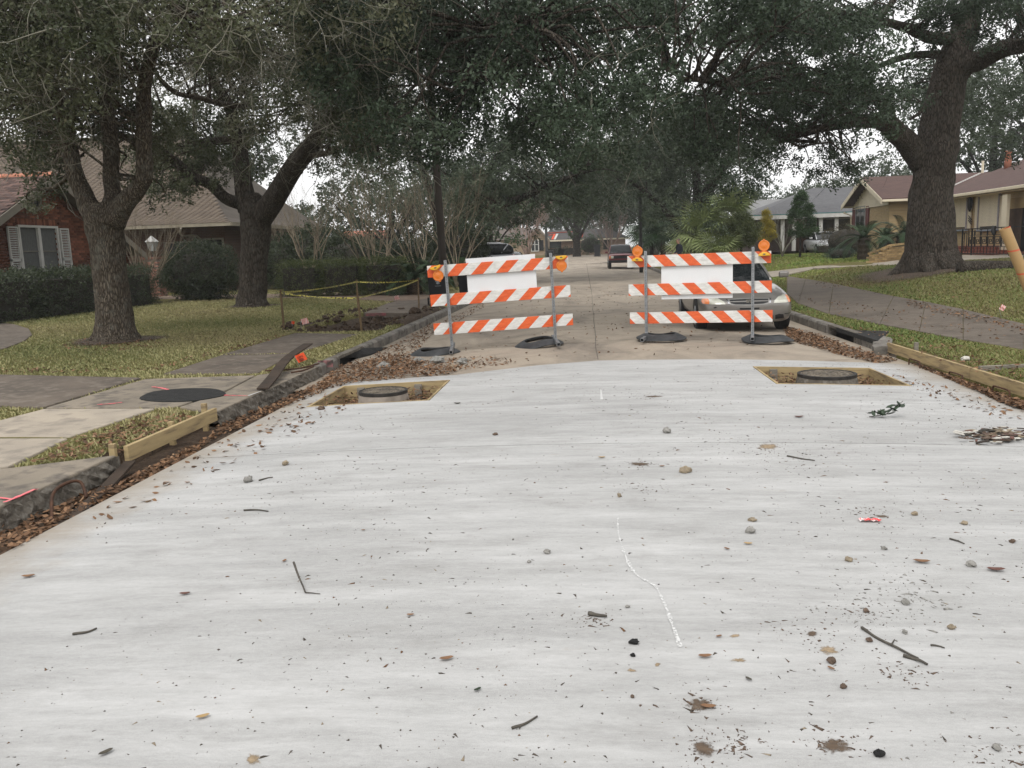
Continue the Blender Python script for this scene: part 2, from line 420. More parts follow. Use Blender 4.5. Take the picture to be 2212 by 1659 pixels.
# gutter strips of bare dirt beside the new slab
B = MB()
for (xa, xb, y0, y1) in ((XL0 - .15, -3.40, -6, 10.4), (4.14, XR0 + .2, -6, 11.6)):
    for k in range(40):
        ya, yb = y0 + (y1 - y0) * k / 40, y0 + (y1 - y0) * (k + 1) / 40
        f = lambda x, y: (x, y, zroad(x, y) - .02 + .012 * math.sin(y * 13 + x * 40))
        B.quad(f(xa, ya), f(xb, ya), f(xb, yb), f(xa, yb))
tag(B.build('gutter_dirt', M_SOIL), kind='structure')
# centre joint line in the old road
B = MB()
for k in range(36):
    ya, yb = 11.6 + k * 1.6, 11.6 + (k + 1) * 1.6; j = lambda y: .1 + shift(y) + .012 * math.sin(y * 2.3); f = lambda x, y: (x, y, zroad(x, y) + .004)
    wv = .006 if ya < 30 else .012
    B.quad(f(j(ya) - wv, ya), f(j(ya) + wv, ya), f(j(yb) + wv, yb), f(j(yb) - wv, yb))
B.build('centre_joint', M_STAIN, old)

# ---- pavements
PAVED = []                                      # outlines kept free of grass
def pave(name, pxs, m, parent, lift=.016, thick=.13, world_pts=None, bevel=.012):
    pts = world_pts or [hit(*q) for q in pxs]
    PAVED.append(np.array([(p[0], p[1]) for p in pts]))
    top = []
    n = len(pts)
    for i in range(n):
        a, c = Vector(pts[i]), Vector(pts[(i + 1) % n]); k = max(1, int((c - a).length / 1.2))
        for q in range(k):
            p = a.lerp(c, q / k); top.append(Vector((p.x, p.y, gz(p.x, p.y) + lift)))
    # even the top out to a plane so that the panel stays flat
    A = np.array([(p.x, p.y, 1) for p in top]); zz = np.array([p.z for p in top]); co = np.linalg.lstsq(A, zz, rcond=None)[0]
    if max(abs(A @ co - zz)) < .06: top = [Vector((p.x, p.y, float(co @ (p.x, p.y, 1)))) for p in top]
    B = MB(); B.prism([p - Vector((0, 0, thick)) for p in top], (0, 0, thick))
    if m.name.startswith('pavement') and False: pass
    return B.build(name, m, parent, bevel=bevel, fix=True)
sw = tag(thing('sidewalk', 'left footpath of concrete panels', None), kind='structure')
pave('paving_slab', [(-420, 1330), (0, 1122), (254, 1009), (20, 1016), (-420, 1050)], M_PAVE, sw, lift=.02)
pave('paving_slab', [(147, 950), (19, 1011), (-420, 1046), (-260, 951)], M_PAVE_L, sw)
pave('paving_slab', [(334, 885.5), (152, 946.5), (-260, 947), (-160, 922), (0, 911), (95, 886)], M_PAVE_L, sw)
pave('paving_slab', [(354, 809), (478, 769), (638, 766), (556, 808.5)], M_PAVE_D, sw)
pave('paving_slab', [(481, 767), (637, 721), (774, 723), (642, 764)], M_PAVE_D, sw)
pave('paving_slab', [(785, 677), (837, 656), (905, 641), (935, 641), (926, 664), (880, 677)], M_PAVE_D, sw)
dr = tag(thing('driveway', 'left driveway apron of worn concrete panels', None), kind='structure')
pave('paving_slab', [(314, 821), (551, 813), (480, 850), (384, 880), (338, 883), (99, 883.5)], M_PAVE, dr)
pave('paving_slab', [(556, 812.5), (690, 811), (466, 908), (388, 882), (484, 850.5)], M_PAVE, dr)
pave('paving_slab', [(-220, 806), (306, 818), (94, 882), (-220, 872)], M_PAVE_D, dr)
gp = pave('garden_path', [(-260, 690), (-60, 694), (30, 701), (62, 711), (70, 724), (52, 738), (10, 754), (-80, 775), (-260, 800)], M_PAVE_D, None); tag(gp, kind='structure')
fd = pave('far_driveway', [(330, 640), (520, 637), (700, 634), (900, 630), (962, 629), (958, 641), (905, 649), (850, 652), (700, 644), (520, 645), (330, 647)],
          mat('driveway_brown', (.20, .145, .105), (.13, .095, .07), 2, .9, .003, 90), None, lift=.02); tag(fd, kind='structure')
# asphalt patch and marking paint on the apron
def on_pave(px, py, lift=.0): p = hit(px, py); p.z = gz(p.x, p.y) + .016; return p
M_patch = M_ASPH
pts = [on_pave(395 + 92 * math.cos(a) * (1 + .04 * math.sin(5 * a)), 857.5 + 14 * math.sin(a) - 5 * math.cos(a)) for a in np.linspace(0, 2 * math.pi, 36, endpoint=False)]
B = MB(); B.prism([p - Vector((0, 0, .02)) for p in pts], (0, 0, .03)); B.build('asphalt_patch', M_patch, dr, fix=True)
strip([(328, 811 + 28), (345, 841), (362, 845), (369, 848)], .035, M_PINK, 'marking_paint', dr, surf=on_pave, lift=.006, jit=.6)
strip([(474, 857), (500, 858), (536, 859)], .03, M_PINK, 'marking_paint', dr, surf=on_pave, lift=.006, jit=.6)
strip([(536, 859), (565, 861)], .02, M_CHALK, 'chalk_mark', dr, surf=on_pave, lift=.006, jit=.6)
strip([(210, 878), (240, 876), (264, 873)], .03, M_PINK, 'marking_paint', dr, surf=on_pave, lift=.006, jit=.7)
strip([(-60, 1084), (0, 1084), (40, 1088), (78, 1088), (80, 1078), (62, 1071)], .028, M_PINK, 'marking_paint', sw, surf=lambda x, y: on_pave(x, y) + Vector((0, 0, .006)), lift=.006, jit=.3)
strip([(8, 1094), (40, 1090), (78, 1086)], .03, M_PINK, 'marking_paint', sw, surf=lambda x, y: on_pave(x, y) + Vector((0, 0, .006)), lift=.009, jit=.3)
# right footpath and driveway
swr = tag(thing('sidewalk', 'right footpath of dark damp concrete panels under the oak', None), kind='structure')
lo = [(2420, 800), (2212, 757), (2080, 735), (1985, 717), (1900, 701), (1790, 679), (1724, 656), (1700, 634)]
hi = [(2420, 752), (2212, 701), (2080, 669), (2000, 653), (1930, 641), (1800, 613), (1740, 603), (1700, 597)]
for k in range(len(lo) - 1):
    a, b_, c, d = lo[k], lo[k + 1], hi[k + 1], hi[k]
    g = lambda p, q, t: (p[0] + (q[0] - p[0]) * t, p[1] + (q[1] - p[1]) * t)
    pave('paving_slab', [a, g(a, b_, .994), g(d, c, .994), d], mat('damp_pavement', (.14, .115, .092), (.09, .075, .06), 1.1, .9, .003, 90, c3=(.15, .125, .10), s3=7), swr)  # dark grey-brown mottled concrete
a, b_ = hit(2420, 800), hit(2420, 752)
pave('paving_slab', None, MATS['damp_pavement'], swr, world_pts=[a, b_, Vector((b_.x - .05, 5.0, 0)), Vector((a.x - .05, 5.0, 0))])
M_DRIVE = mat('driveway_pale', (.36, .31, .25), (.29, .25, .20), 2, .9, .003, 90, c3=(.2, .18, .15), s3=5)
drr = tag(thing('driveway', 'pale driveway sloping up past the oak to the tan house', None), kind='structure')
lo = [(1668, 600), (1756, 583), (1944, 572), (2079, 563.5), (2212, 556), (2420, 543)]
hi = [(1650, 589), (1760, 576), (1944, 563), (2065, 553), (2212, 545), (2400, 531)]
for k in range(len(lo) - 1):
    a, b_, c, d = lo[k], lo[k + 1], hi[k + 1], hi[k]
    pave('paving_slab', [a, g(a, b_, .99), g(d, c, .99), d], M_DRIVE, drr, lift=.03)

# ---- kerbs
def kerb(side, y0, y1, parent, h0=.0, name='kerb_stone', lean=0):
    X = XL0 if side < 0 else XR0; B = MB(); n = 6; sec = [(0, -.2), (0, .02), (.03, .05), (.14, .058), (.17, -.2)]
    for i in range(n + 1):
        Y = y0 + (y1 - y0) * i / n; x0 = X + shift(Y) + .004 * math.sin(Y * 7)
        for q, zz in sec: B.v.append((x0 + side * q, Y, zz + lift(Y)))
    m = len(sec)
    B.f = [(i * m + k, i * m + k + 1, (i + 1) * m + k + 1, (i + 1) * m + k) for i in range(n) for k in range(m - 1)] + [tuple(range(m)), tuple(n * m + k for k in range(m))]
    return B.build(name, M_KERB, parent, bevel=.008, fix=True)
kl = tag(thing('kerb', 'left kerb of grey concrete pieces', None), kind='structure')
kr = tag(thing('kerb', 'right kerb of grey concrete pieces', None), kind='structure')
kerb(-1, 11.35, 12.15, kl)
y = 13.65
while y < 70: kerb(-1, y, y + 2.98, kl); y += 3
y = 15.35
while y < 76: kerb(1, y, y + 2.98, kr); y += 3
# curved kerb end at the right
B = MB(); sec = [(0, -.15), (.0, .02), (.035, .05), (.17, .06), (.2, -.15)]
for i in range(9):
    t = i / 8; Y = 13.75 - 1.5 * t; x0 = XR0 + .02 + .38 * sstep(.5, 1.0, t) * (-0.55); k = 1 - .6 * sstep(.6, 1, t)
    for q, zz in sec: B.v.append((x0 + q * 1.6, Y, zz * (k if zz > 0 else 1)))
m = len(sec); B.f = [(i * m + k, i * m + k + 1, (i + 1) * m + k + 1, (i + 1) * m + k) for i in range(8) for k in range(m - 1)] + [tuple(range(m)), tuple(8 * m + k for k in range(m))]
B.build('kerb_stone', M_KERB, kr, smooth=False, bevel=.01, fix=True)
# broken, dirt-stained edge along the near left apron and panel
def broken(pxs, parent, depth=.15):
    pts = [hit(*q) for q in pxs]; L = smooth_line([(p.x, p.y, gz(p.x, p.y)) for p in pts], 14); B = MB(); n = len(L); rows = 5
    for i, p in enumerate(L):
        for k in range(rows):
            t = k / (rows - 1); r = random.uniform(-.018, .018)
            B.v.append((p[0] + .012 + .03 * t + r * (k > 0), p[1] + random.uniform(-.01, .01), p[2] + .008 - depth * t + random.uniform(-.008, .008)))
    B.f = [(i * rows + k, i * rows + k + 1, (i + 1) * rows + k + 1, (i + 1) * rows + k) for i in range(n - 1) for k in range(rows - 1)]
    return B.build('broken_edge', M_STAIN, parent)
broken([(-200, 1216), (0, 1123), (120, 1068), (256, 1009)], sw)
broken([(466, 909), (569, 866), (642, 834), (692, 812)], dr, .17)

# ---- storm drain inlets
M_IRON = mat('cast_iron', (.035, .033, .031), (.06, .055, .05), 14, .6, .004, 90, metal=.5)
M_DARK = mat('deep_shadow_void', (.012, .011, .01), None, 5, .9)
def inlet(side, y0, y1, pxs, label):
    t = thing('storm_drain', label, 'drain', (XL0 if side < 0 else XR0, y0, 0))
    X = XL0 if side < 0 else XR0
    B = MB(); pts = [hit(*q) for q in pxs]; B.prism([Vector((p.x, p.y, gz(p.x, p.y) - .05)) for p in pts], (0, 0, .072)); B.build('cover_plate', M_ASPH, t, bevel=.006, fix=True)
    PAVED.append(np.array([(p.x, p.y) for p in pts]))
    B = MB(); B.box((X + side * .07, (y0 + y1) / 2, .035), (.13, y1 - y0, .05)); B.build('hood', M_STAIN, t, bevel=.01)
    for yy in (y0 + .06, y1 - .06):
        B = MB(); B.box((X + side * .08, yy, -.08), (.12, .1, .18)); B.build('cheek', M_STAIN, t)
    B = MB(); B.box((X + side * .14, (y0 + y1) / 2, -.11), (.02, y1 - y0 - .2, .22)); B.build('throat', M_DARK, t)
    return t
inlet(-1, 12.2, 13.6, [(722, 766), (768, 755), (838, 752), (800, 768)], 'storm drain under dark cover plate in the left kerb')
inlet(1, 13.75, 15.3, [(1806, 724), (1850, 716), (1920, 718), (1896, 742)], 'storm drain under dark cover plate in the right kerb')
# ================================================================ barricades
def stripes(name, sign, off):
    m, t, bs = nodes(name); v = coords(t)
    sx = t.nodes.new('ShaderNodeSeparateXYZ'); t.links.new(v, sx.inputs[0])
    def op(o, a, b=None):
        n = t.nodes.new('ShaderNodeMath'); n.operation = o
        for i, q in enumerate((a, b)):
            if q is None: continue
            if isinstance(q, (int, float)): n.inputs[i].default_value = q
            else: t.links.new(q, n.inputs[i])
        return n.outputs[0]
    s = op('ADD' if sign > 0 else 'SUBTRACT', sx.outputs[0], sx.outputs[2])
    k = op('FRACT', op('DIVIDE', op('SUBTRACT', s, off - 40.2), .402))
    f = op('LESS_THAN', k, .49)
    n1 = tex_noise(t, v, 30, 6, .7); n2 = tex_noise(t, coords(t, (6, 6, 22)), 2, 5)
    white = ramp(t, n2, [(.35, (.56, .55, .52)), (.65, (.74, .73, .70))])
    orange = ramp(t, n2, [(.35, (.60, .082, .014)), (.65, (.74, .13, .03))])
    wear = ramp(t, n1, [(.69, (0, 0, 0)), (.73, (1, 1, 1))])
    col = mixc(t, wear, mixc(t, f, white, orange), (.62, .56, .5))
    t.links.new(col, bs.inputs['Base Color']); bs.inputs['Roughness'].default_value = .45
    return m
M_GALV = mat('galvanised_steel', (.33, .34, .35), (.22, .23, .24), 18, .45, .001, 90, metal=.7)
M_WHITE_BOARD = mat('white_sign_board', (.74, .75, .76), (.70, .71, .72), 3, .45)
M_RUBBER = mat('black_rubber', (.022, .024, .026), (.045, .047, .05), 9, .6, .003, 40, spec=.4)
M_YEL = mat('yellow_plastic', (.78, .45, .045), (.7, .38, .03), 12, .45)
def lens_mat():
    m, t, bs = nodes('amber_lens'); v = coords(t)
    w_ = t.nodes.new('ShaderNodeTexWave'); w_.wave_type = 'RINGS'; w_.inputs['Scale'].default_value = 60; t.links.new(v, w_.inputs[0])
    col = ramp(t, w_.outputs[0], [(0, (.60, .135, .006)), (1, (.72, .20, .012))])
    t.links.new(col, bs.inputs['Base Color']); bs.inputs['Roughness'].default_value = .22; bs.inputs['Subsurface Weight'].default_value = .0
    bs.inputs['Coat Weight'].default_value = .5
    return m
M_LENS = lens_mat()
def warning_light(parent, x, z, up, tilt=0.0):
    """amber flasher bolted to the front of the top rail"""
    s = 1 if up else -1; m = Matrix.Rotation(tilt, 3, 'Y'); o0 = Vector((x, -.075, z))
    def put(vs): return [o0 + m @ Vector(q) for q in vs]
    A = MB(); n = 24; prof = [(.070, .02), (.086, .018), (.089, .0), (.087, -.014), (.078, -.022), (.074, -.019), (.045, -.026), (.0, -.028)]
    for r, h in prof:
        for k in range(n): A.v.append((r * math.cos(2 * math.pi * k / n), h, r * math.sin(2 * math.pi * k / n)))
    A.f = [(i * n + k, i * n + (k + 1) % n, (i + 1) * n + (k + 1) % n, (i + 1) * n + k) for i in range(len(prof) - 1) for k in range(n)] + [tuple(range(n))]
    T = MB(); T.box((0, 0, s * .093), (.03, .05, .016)); T.box((0, 0, -s * .094), (.075, .055, .03))
    A.v = put(A.v); T.v = put(T.v)
    l = A.build('lens', M_LENS, parent, world=False, smooth=True, fix=True)
    B = MB(); pts = [(.09 * math.cos(a), .028, -s * (.105 + .055 * (1 if up else 1)) + s * .06 * math.sin(a)) for a in np.linspace(0, math.pi, 15)]
    B.prism([Vector(q) for q in pts], (0, -.075, 0)); B.v = put(B.v)
    c = B.build('battery_case', M_YEL, parent, world=False, bevel=.006, fix=True)
    tag(T.build('hinge', M_LENS, l, world=False, fix=True), kind='stuff')
    Bd = MB(); Bd.prism([o0 + m @ Vector((.022 * math.cos(a), -.0475, -s * .135 + .012 * math.sin(a))) for a in np.linspace(0, 6.283, 12, endpoint=False)], (0, -.003, 0))
    Bd.build('badge', mat('badge_grey', (.16, .14, .09), None, 20, .5), c, world=False, fix=True)
def barricade(label, loc, rotz, roll, sign, off, panel, lights_up, bumps):
    t = thing('road_barricade', label, 'barricade', loc, rotz, 'striped barricades across the street'); t.rotation_euler = (0, roll, rotz)
    sm = stripes('stripes', sign, off)
    for k, z in enumerate((1.37, .905, .44)):
        B = MB(); dx = bumps[k]; B.box((dx, -.032, z - .094), (2.27, .022, .188)); r = B.build('rail', sm, t, world=False, bevel=.003)
        B = MB()
        for px_ in (-.845, .845): B.lathe([(.012, 0), (.012, .006)], (px_, -.0485 - .012, z - .09), 8, 'Y')
        tag(B.build('bolt', M_GALV, r, world=False), kind='stuff')
    for s in (-1, 1):
        B = MB(); B.box((.845 * s, -.068, .72), (.046, .046, 1.44)); p = B.build('post', M_GALV, t, world=False, bevel=.004)
        H = MB()
        for k in range(54): H.lathe([(.006, 0), (.006, .0012)], (.845 * s, -.0925, .07 + k * .0255), 6, 'Y')
        tag(H.build('perforation', M_DARK, p, world=False), kind='stuff')
        B = MB(); y0, y1 = -.62, .45
        for q in ((-.024, 0, .006, .054), (.024, 0, .006, .054), (0, -.024, .054, .006), (0, .024, .054, .006)): B.box((.845 * s + q[0], (y0 + y1) / 2, .03 + q[1]), (q[2], y1 - y0, q[3]))
        B.build('foot', M_GALV, t, world=False)
    B = MB(); B.box(((panel[0] + panel[1]) / 2, .004, (panel[2] + panel[3]) / 2), (panel[1] - panel[0], .012, panel[3] - panel[2])); B.build('sign_board', M_WHITE_BOARD, t, world=False, bevel=.002)
    for (x, z, tl) in ((-.975, 1.44 if lights_up else 1.205, .03 if lights_up else -.25), (1.01, 1.455 if lights_up else 1.225, -.02)): warning_light(t, x, z, lights_up, tl)
    return t
bl = barricade('orange and white barricade with flashers hanging upside down, beside the black bins', (-1.40, 13.45, .03), R(7), R(-2.0), -1, .373, (-.52, .6, .85, 1.44), False, (-.01, 0, .015))
br = barricade('orange and white barricade with upright flashers in front of the silver car', (1.78, 13.75, .035), R(-11), R(-.3), 1, .235, (-.6, .535, .645, 1.30), True, (-.015, .0, .015))
br.rotation_euler.x = R(-1.5)
bl.rotation_euler.x = R(1)
# tyre-sidewall ballast rings lying over the feet
def ring(loc, rz, label, seed, tx, ty):
    random.seed(seed); t = thing('ballast_ring', label, 'rubber ring', loc, rz, 'rubber ballast rings on barricade feet'); t.rotation_euler = (tx, ty, rz)
    B = MB(); n = 40; prof = [(.41, .0), (.415, .012), (.39, .028), (.34, .055), (.29, .082), (.25, .098), (.232, .095), (.235, .07), (.30, .045), (.38, .012)]
    for r, h in prof:
        for k in range(n):
            a = 2 * math.pi * k / n; wv = .018 * math.sin(2 * a + seed) + .012 * math.sin(3 * a)
            B.v.append((r * math.cos(a), r * .92 * math.sin(a), h + wv * r / .4 + .02))
    m = len(prof); B.f = [(i * n + k, i * n + (k + 1) % n, ((i + 1) % m) * n + (k + 1) % n, ((i + 1) % m) * n + k) for i in range(m) for k in range(n)]
    B.build('sidewall', M_RUBBER, t, world=False, smooth=True, fix=True)
ring((-2.5, 13.2, -.085), .2, 'tilted rubber ring at the foot nearest the leaf-filled left gutter', 3, R(0), R(-3))
ring((-.83, 13.55, -.01), .5, 'tilted rubber ring under the left barricade post nearest the street centre', 5, R(1), R(-6))
ring((1.18, 13.85, -.0), .1, 'rubber ring under the right barricade post nearest the street centre', 8, R(-2), R(1))
ring((2.85, 13.6, -.045), .1, 'rubber ring under the barricade post in front of the silver car headlight', 9, R(-2), R(2))

# ================================================================ cars
from mathutils.bvhtree import BVHTree
M_GLASS_D = mat('car_glass', (.006, .008, .009), (.015, .018, .019), 3, .05, spec=.35)
M_TYRE = mat('tyre_rubber', (.015, .015, .016), (.025, .025, .026), 10, .8)
M_RIM = mat('wheel_rim', (.32, .32, .33), None, 8, .3, metal=.8)
M_BLK = mat('black_plastic', (.012, .012, .013), (.02, .02, .021), 8, .5)
M_CHROME = mat('chrome_trim', (.6, .6, .62), None, 5, .15, metal=1)
def loft(sec_fn, stations):
    B = MB(); m = None
    for st in stations:
        half = sec_fn(*st); ringp = [(x, z) for x, z in half] + [(-x, z) for x, z in reversed(half[1:-1])]
        m = len(ringp); B.v += [(x, st[0], z) for x, z in ringp]
    n = len(stations); B.f = [(i * m + k, i * m + (k + 1) % m, (i + 1) * m + (k + 1) % m, (i + 1) * m + k) for i in range(n - 1) for k in range(m)] + [tuple(range(m)), tuple((n - 1) * m + k for k in range(m))]
    return B
def patch(bvh, poly, frm, dirn, off, m, name, parent, sub=5):
    """a piece of trim lying on a curved panel: outline given across the view, dropped onto the panel along dirn"""
    P = []
    for i in range(len(poly)):
        a, b_ = poly[i], poly[(i + 1) % len(poly)]
        for k in range(sub): P.append((a[0] + (b_[0] - a[0]) * k / sub, a[1] + (b_[1] - a[1]) * k / sub))
    c = (sum(p[0] for p in P) / len(P), sum(p[1] for p in P) / len(P)); rings = [1.0, .66, .33]; B = MB(); d = Vector(dirn)
    def drop(q):
        o = Vector(frm(q)); h = bvh.ray_cast(o, d)
        return (h[0] - d * off) if h[0] is not None else None
    n = len(P)
    for s in rings:
        for p in P:
            q = (c[0] + (p[0] - c[0]) * s, c[1] + (p[1] - c[1]) * s); v = drop(q)
            B.v.append(v if v is not None else (B.v[-1] if B.v else Vector(frm(q)) + d * .3))
    v = drop(c); B.v.append(v if v is not None else B.v[-1])
    for i in range(len(rings) - 1): B.f += [(i * n + k, i * n + (k + 1) % n, (i + 1) * n + (k + 1) % n, (i + 1) * n + k) for k in range(n)]
    B.f += [(2 * n + k, 2 * n + (k + 1) % n, 3 * n) for k in range(n)]
    return B.build(name, m, parent, world=False, smooth=True, fix=False)
def wheels(t, spots, r, wd):
    for x, y in spots:
        s = 1 if x > 0 else -1
        B = MB(); B.lathe([(r * .62, -wd / 2), (r * .93, -wd / 2), (r, -wd * .36), (r, wd * .36), (r * .93, wd / 2), (r * .62, wd / 2)], (x, y, r), 28, 'X'); w_ = B.build('wheel', M_TYRE, t, world=False, smooth=False)
        B = MB(); B.lathe([(r * .64, -.01), (r * .6, .012), (r * .2, .03), (.0, .034)], (x + s * wd * .46, y, r), 20, 'X')
        if s < 0: B.v = [(2 * (x + s * wd * .46) - v[0], v[1], v[2]) for v in B.v]
        B.build('rim', M_RIM, w_, world=False, smooth=True, fix=True)
def bvh_of(o):
    dg = bpy.context.evaluated_depsgraph_get(); return BVHTree.FromObject(o, dg)
def car(name, label, loc, rotz, paint, spec):
    t = thing(name, label, 'car', loc, rotz); W = spec['W'] / 2
    def sec(y, hw, zb, zt, crown):
        zm = zb + (zt - zb) * .5
        return [(0, zb), (hw * .8, zb), (hw * .97, zb + .07), (hw, zm), (hw * .985, zb + (zt - zb) * .78), (hw * (.9 if crown else .95), zt - (.02 if crown else .005)), (hw * .45, zt + (.03 if crown else 0)), (0, zt + (.038 if crown else 0))]
    body = loft(sec, [(y, h * W, a, b_, c) for y, h, a, b_, c in spec['body']]).build('body', paint, t, world=False, smooth=True, sub=2, fix=True)
    def gsec(y, hb, ht, zb, zt):
        return [(0, zb - .03), (hb, zb - .03), (hb * .985, zb + (zt - zb) * .35), (ht + (hb - ht) * .25, zb + (zt - zb) * .75), (ht, zt - .015), (ht * .55, zt + .012), (0, zt + .02)]
    G_ = loft(gsec, [(y, a * W, b_ * W, c, d) for y, a, b_, c, d in spec['glass']])
    gl = G_.build('windows', M_GLASS_D, t, world=False, smooth=True, sub=2, fix=True)
    bpy.context.view_layer.update(); gb = bvh_of(gl); bb = bvh_of(body)
    ry0, ry1, rw = spec['roof']
    patch(gb, [(-rw * W, ry0), (rw * W, ry0), (rw * W, ry1), (-rw * W, ry1)], lambda q: (q[0], q[1], 4), (0, 0, -1), .006, paint, 'roof', t, 6)
    for s in (-1, 1):
        for pil in spec['pillars']:
            B = MB(); L = []
            for (x, y, z) in pil:
                h = gb.find_nearest(Vector((s * x * W, y, z))); L.append(h[0] if h[0] else Vector((s * x * W, y, z)))
            B.tube(smooth_line([tuple(q) for q in L], 4), .032, 6); B.build('pillar', spec.get('pillar_mat', paint), t, world=False, smooth=True)
        B = MB(); my, mz = spec['mirror']; B.box((s * (W + .095), my, mz), (.19, .09, .125)); B.build('mirror', spec.get('mirror_mat', paint), t, world=False, bevel=.035)
    wheels(t, [(s * (W - .105), y) for s in (-1, 1) for y in spec['axles']], spec['r'], .195)
    for s in (-1, 1):
        for y in spec['axles']:
            r = spec['r'] + .045
            patch(bb, [(y + r * math.cos(a), max(spec['sill'] , spec['r'] + r * math.sin(a))) for a in np.linspace(-.5, math.pi + .5, 16)], lambda q: (s * 3, q[0], q[1]), (-s, 0, 0), .004, M_BLK, 'wheel_arch', t, 2)
    return t, body, gl, bb, gb
SILVER = mat('silver_paint', (.25, .235, .215), (.23, .215, .20), 2, .32, metal=.55, coat=.6)
civic = dict(W=1.72, r=.305, sill=.24, axles=(.86, 3.48), mirror=(1.62, 1.0), roof=(2.22, 3.25, .60),
    body=[(.0, .60, .30, .56, 0), (.03, .74, .25, .60, 0), (.10, .86, .20, .635, 0), (.28, .95, .185, .685, 1), (.6, .985, .19, .755, 1), (1.0, 1, .2, .815, 1), (1.42, 1, .2, .875, 1), (2.2, 1, .2, .90, 0), (3.5, 1, .2, .93, 0), (4.0, .97, .22, .95, 1), (4.34, .9, .26, .92, 1), (4.45, .8, .32, .80, 0)],
    glass=[(1.28, .78, .70, .86, .88), (1.5, .86, .74, .87, 1.0), (1.9, .90, .68, .88, 1.22), (2.25, .90, .65, .89, 1.34), (2.6, .9, .645, .9, 1.38), (3.1, .9, .64, .9, 1.37), (3.45, .88, .64, .9, 1.30), (3.9, .85, .68, .92, 1.10), (4.15, .8, .7, .92, .96)],
    pillars=[[(.80, 1.36, .92), (.76, 1.8, 1.16), (.68, 2.22, 1.33), (.655, 2.7, 1.37), (.65, 3.2, 1.35)]], pillar_mat=SILVER)
t, body, gl, bb, gb = car('parked_car', 'silver sedan with dented bumper parked nose-on behind the right barricade', (2.86, 15.2, -.085), 0, SILVER, civic)
front = lambda q: (q[0], -2, q[1])
M_HEAD = mat('headlight_lens', (.46, .46, .38), (.60, .60, .53), 9, .12, spec=.6, coat=.8)
M_AMBER = mat('amber_indicator', (.72, .20, .06), (.8, .28, .1), 9, .2, coat=.6)
for s in (-1, 1):
    h = patch(bb, [(s * x, z) for x, z in ((.42, .555), (.44, .60), (.53, .655), (.66, .685), (.765, .67), (.80, .60), (.79, .56))], front, (0, 1, 0), .012, M_HEAD, 'headlight', t)
    patch(bb, [(s * x, z) for x, z in ((.70, .562), (.685, .62), (.70, .68), (.765, .67), (.80, .60), (.79, .563))], front, (0, 1, 0), .016, M_AMBER, 'indicator', h)
    patch(bb, [(s * x, z) for x, z in ((.46, .265), (.45, .34), (.52, .36), (.60, .35), (.62, .28))], front, (0, 1, 0), .006, M_BLK, 'fog_recess', t)
    patch(bb, [(s * x, z) for x, z in ((.62, .35), (.83, .36), (.83, .372), (.62, .362))], front, (0, 1, 0), .006, M_BLK, 'bumper_groove', t)
    h2 = patch(bb, [(s * x, z) for x, z in ((.345, .565), (.375, .645), (.395, .645), (.37, .562))], front, (0, 1, 0), .010, M_CHROME, 'trim', t)
patch(bb, [(-.36, .56), (-.37, .64), (-.2, .648), (0, .65), (.2, .648), (.37, .64), (.36, .56), (.3, .535), (0, .522), (-.3, .535)], front, (0, 1, 0), .006, mat('silver_trim', (.36, .35, .33), None, 4, .3, metal=.6), 'grille_surround', t)
gr = patch(bb, [(-.33, .575), (-.34, .63), (0, .638), (.34, .63), (.33, .575), (.25, .553), (0, .545), (-.25, .553)], front, (0, 1, 0), .010, M_BLK, 'grille', t)
patch(bb, [(-.33, .592), (-.335, .606), (0, .61), (.335, .606), (.33, .592), (0, .59)], front, (0, 1, 0), .014, SILVER, 'grille_bar', gr)
em = MB()
h = bb.ray_cast(Vector((0, -2, .595)), Vector((0, 1, 0)))[0]; ye = h.y - .02
out = [(-.062, .032), (.062, .032), (.05, -.034), (-.05, -.034)]; inn = [(-.048, .021), (.048, .021), (.038, -.023), (-.038, -.023)]
for i in range(4):
    j = (i + 1) % 4; em.prism([Vector((out[i][0], ye, .598 + out[i][1])), Vector((out[j][0], ye, .598 + out[j][1])), Vector((inn[j][0], ye, .598 + inn[j][1])), Vector((inn[i][0], ye, .598 + inn[i][1]))], (0, -.008, 0))
for q in ([(-.044, .022), (-.024, .022), (-.012, -.024), (-.032, -.024)], [(.044, .022), (.024, .022), (.012, -.024), (.032, -.024)], [(-.022, .006), (.022, .006), (.018, -.008), (-.018, -.008)]):
    em.prism([Vector((x, ye, .598 + z)) for x, z in q], (0, -.009, 0))
em.build('emblem', M_CHROME, t, world=False, fix=True)
B = MB(); yb = bb.ray_cast(Vector((0, -2, .45)), Vector((0, 1, 0)))[0].y
B.box((0, yb - .012, .47), (.34, .025, .028)); B.build('plate_holder', M_BLK, t, world=False, bevel=.004)
patch(bb, [(-.42, .25), (-.42, .335), (0, .345), (.42, .335), (.42, .25), (0, .24)], front, (0, 1, 0), .006, M_BLK, 'lower_grille', t)
patch(bb, [(-.63, .498), (-.6, .515), (-.575, .512), (-.565, .502), (-.585, .498), (-.6, .488), (-.62, .488)], front, (0, 1, 0), .005, M_BLK, 'dent', t, 2)
B = MB(); B.tube([tuple(gb.ray_cast(Vector((x, 1.2 + abs(x) * .1 + k, 3)), Vector((0, 0, -1)))[0] or (x, 1.4, .95)) for x, k in ((-.1, .18), (.2, .2), (.5, .25))], .008, 5); B.build('wiper', M_BLK, t, world=False)
B = MB()
for s in (-1, 1): B.box((s * .36, 2.35, .98), (.44, .14, .52)); B.box((s * .36, 2.3, 1.25), (.22, .09, .16))
B.box((0, 3.3, .98), (1.2, .14, .4)); B.tube([(.36 + .18 * math.cos(a), 1.85 + .05 * math.sin(a), .98 + .16 * math.sin(a)) for a in np.linspace(0, 6.28, 16)], .015, 5)
B.build('seats', M_BLK, t, world=False, bevel=.03)

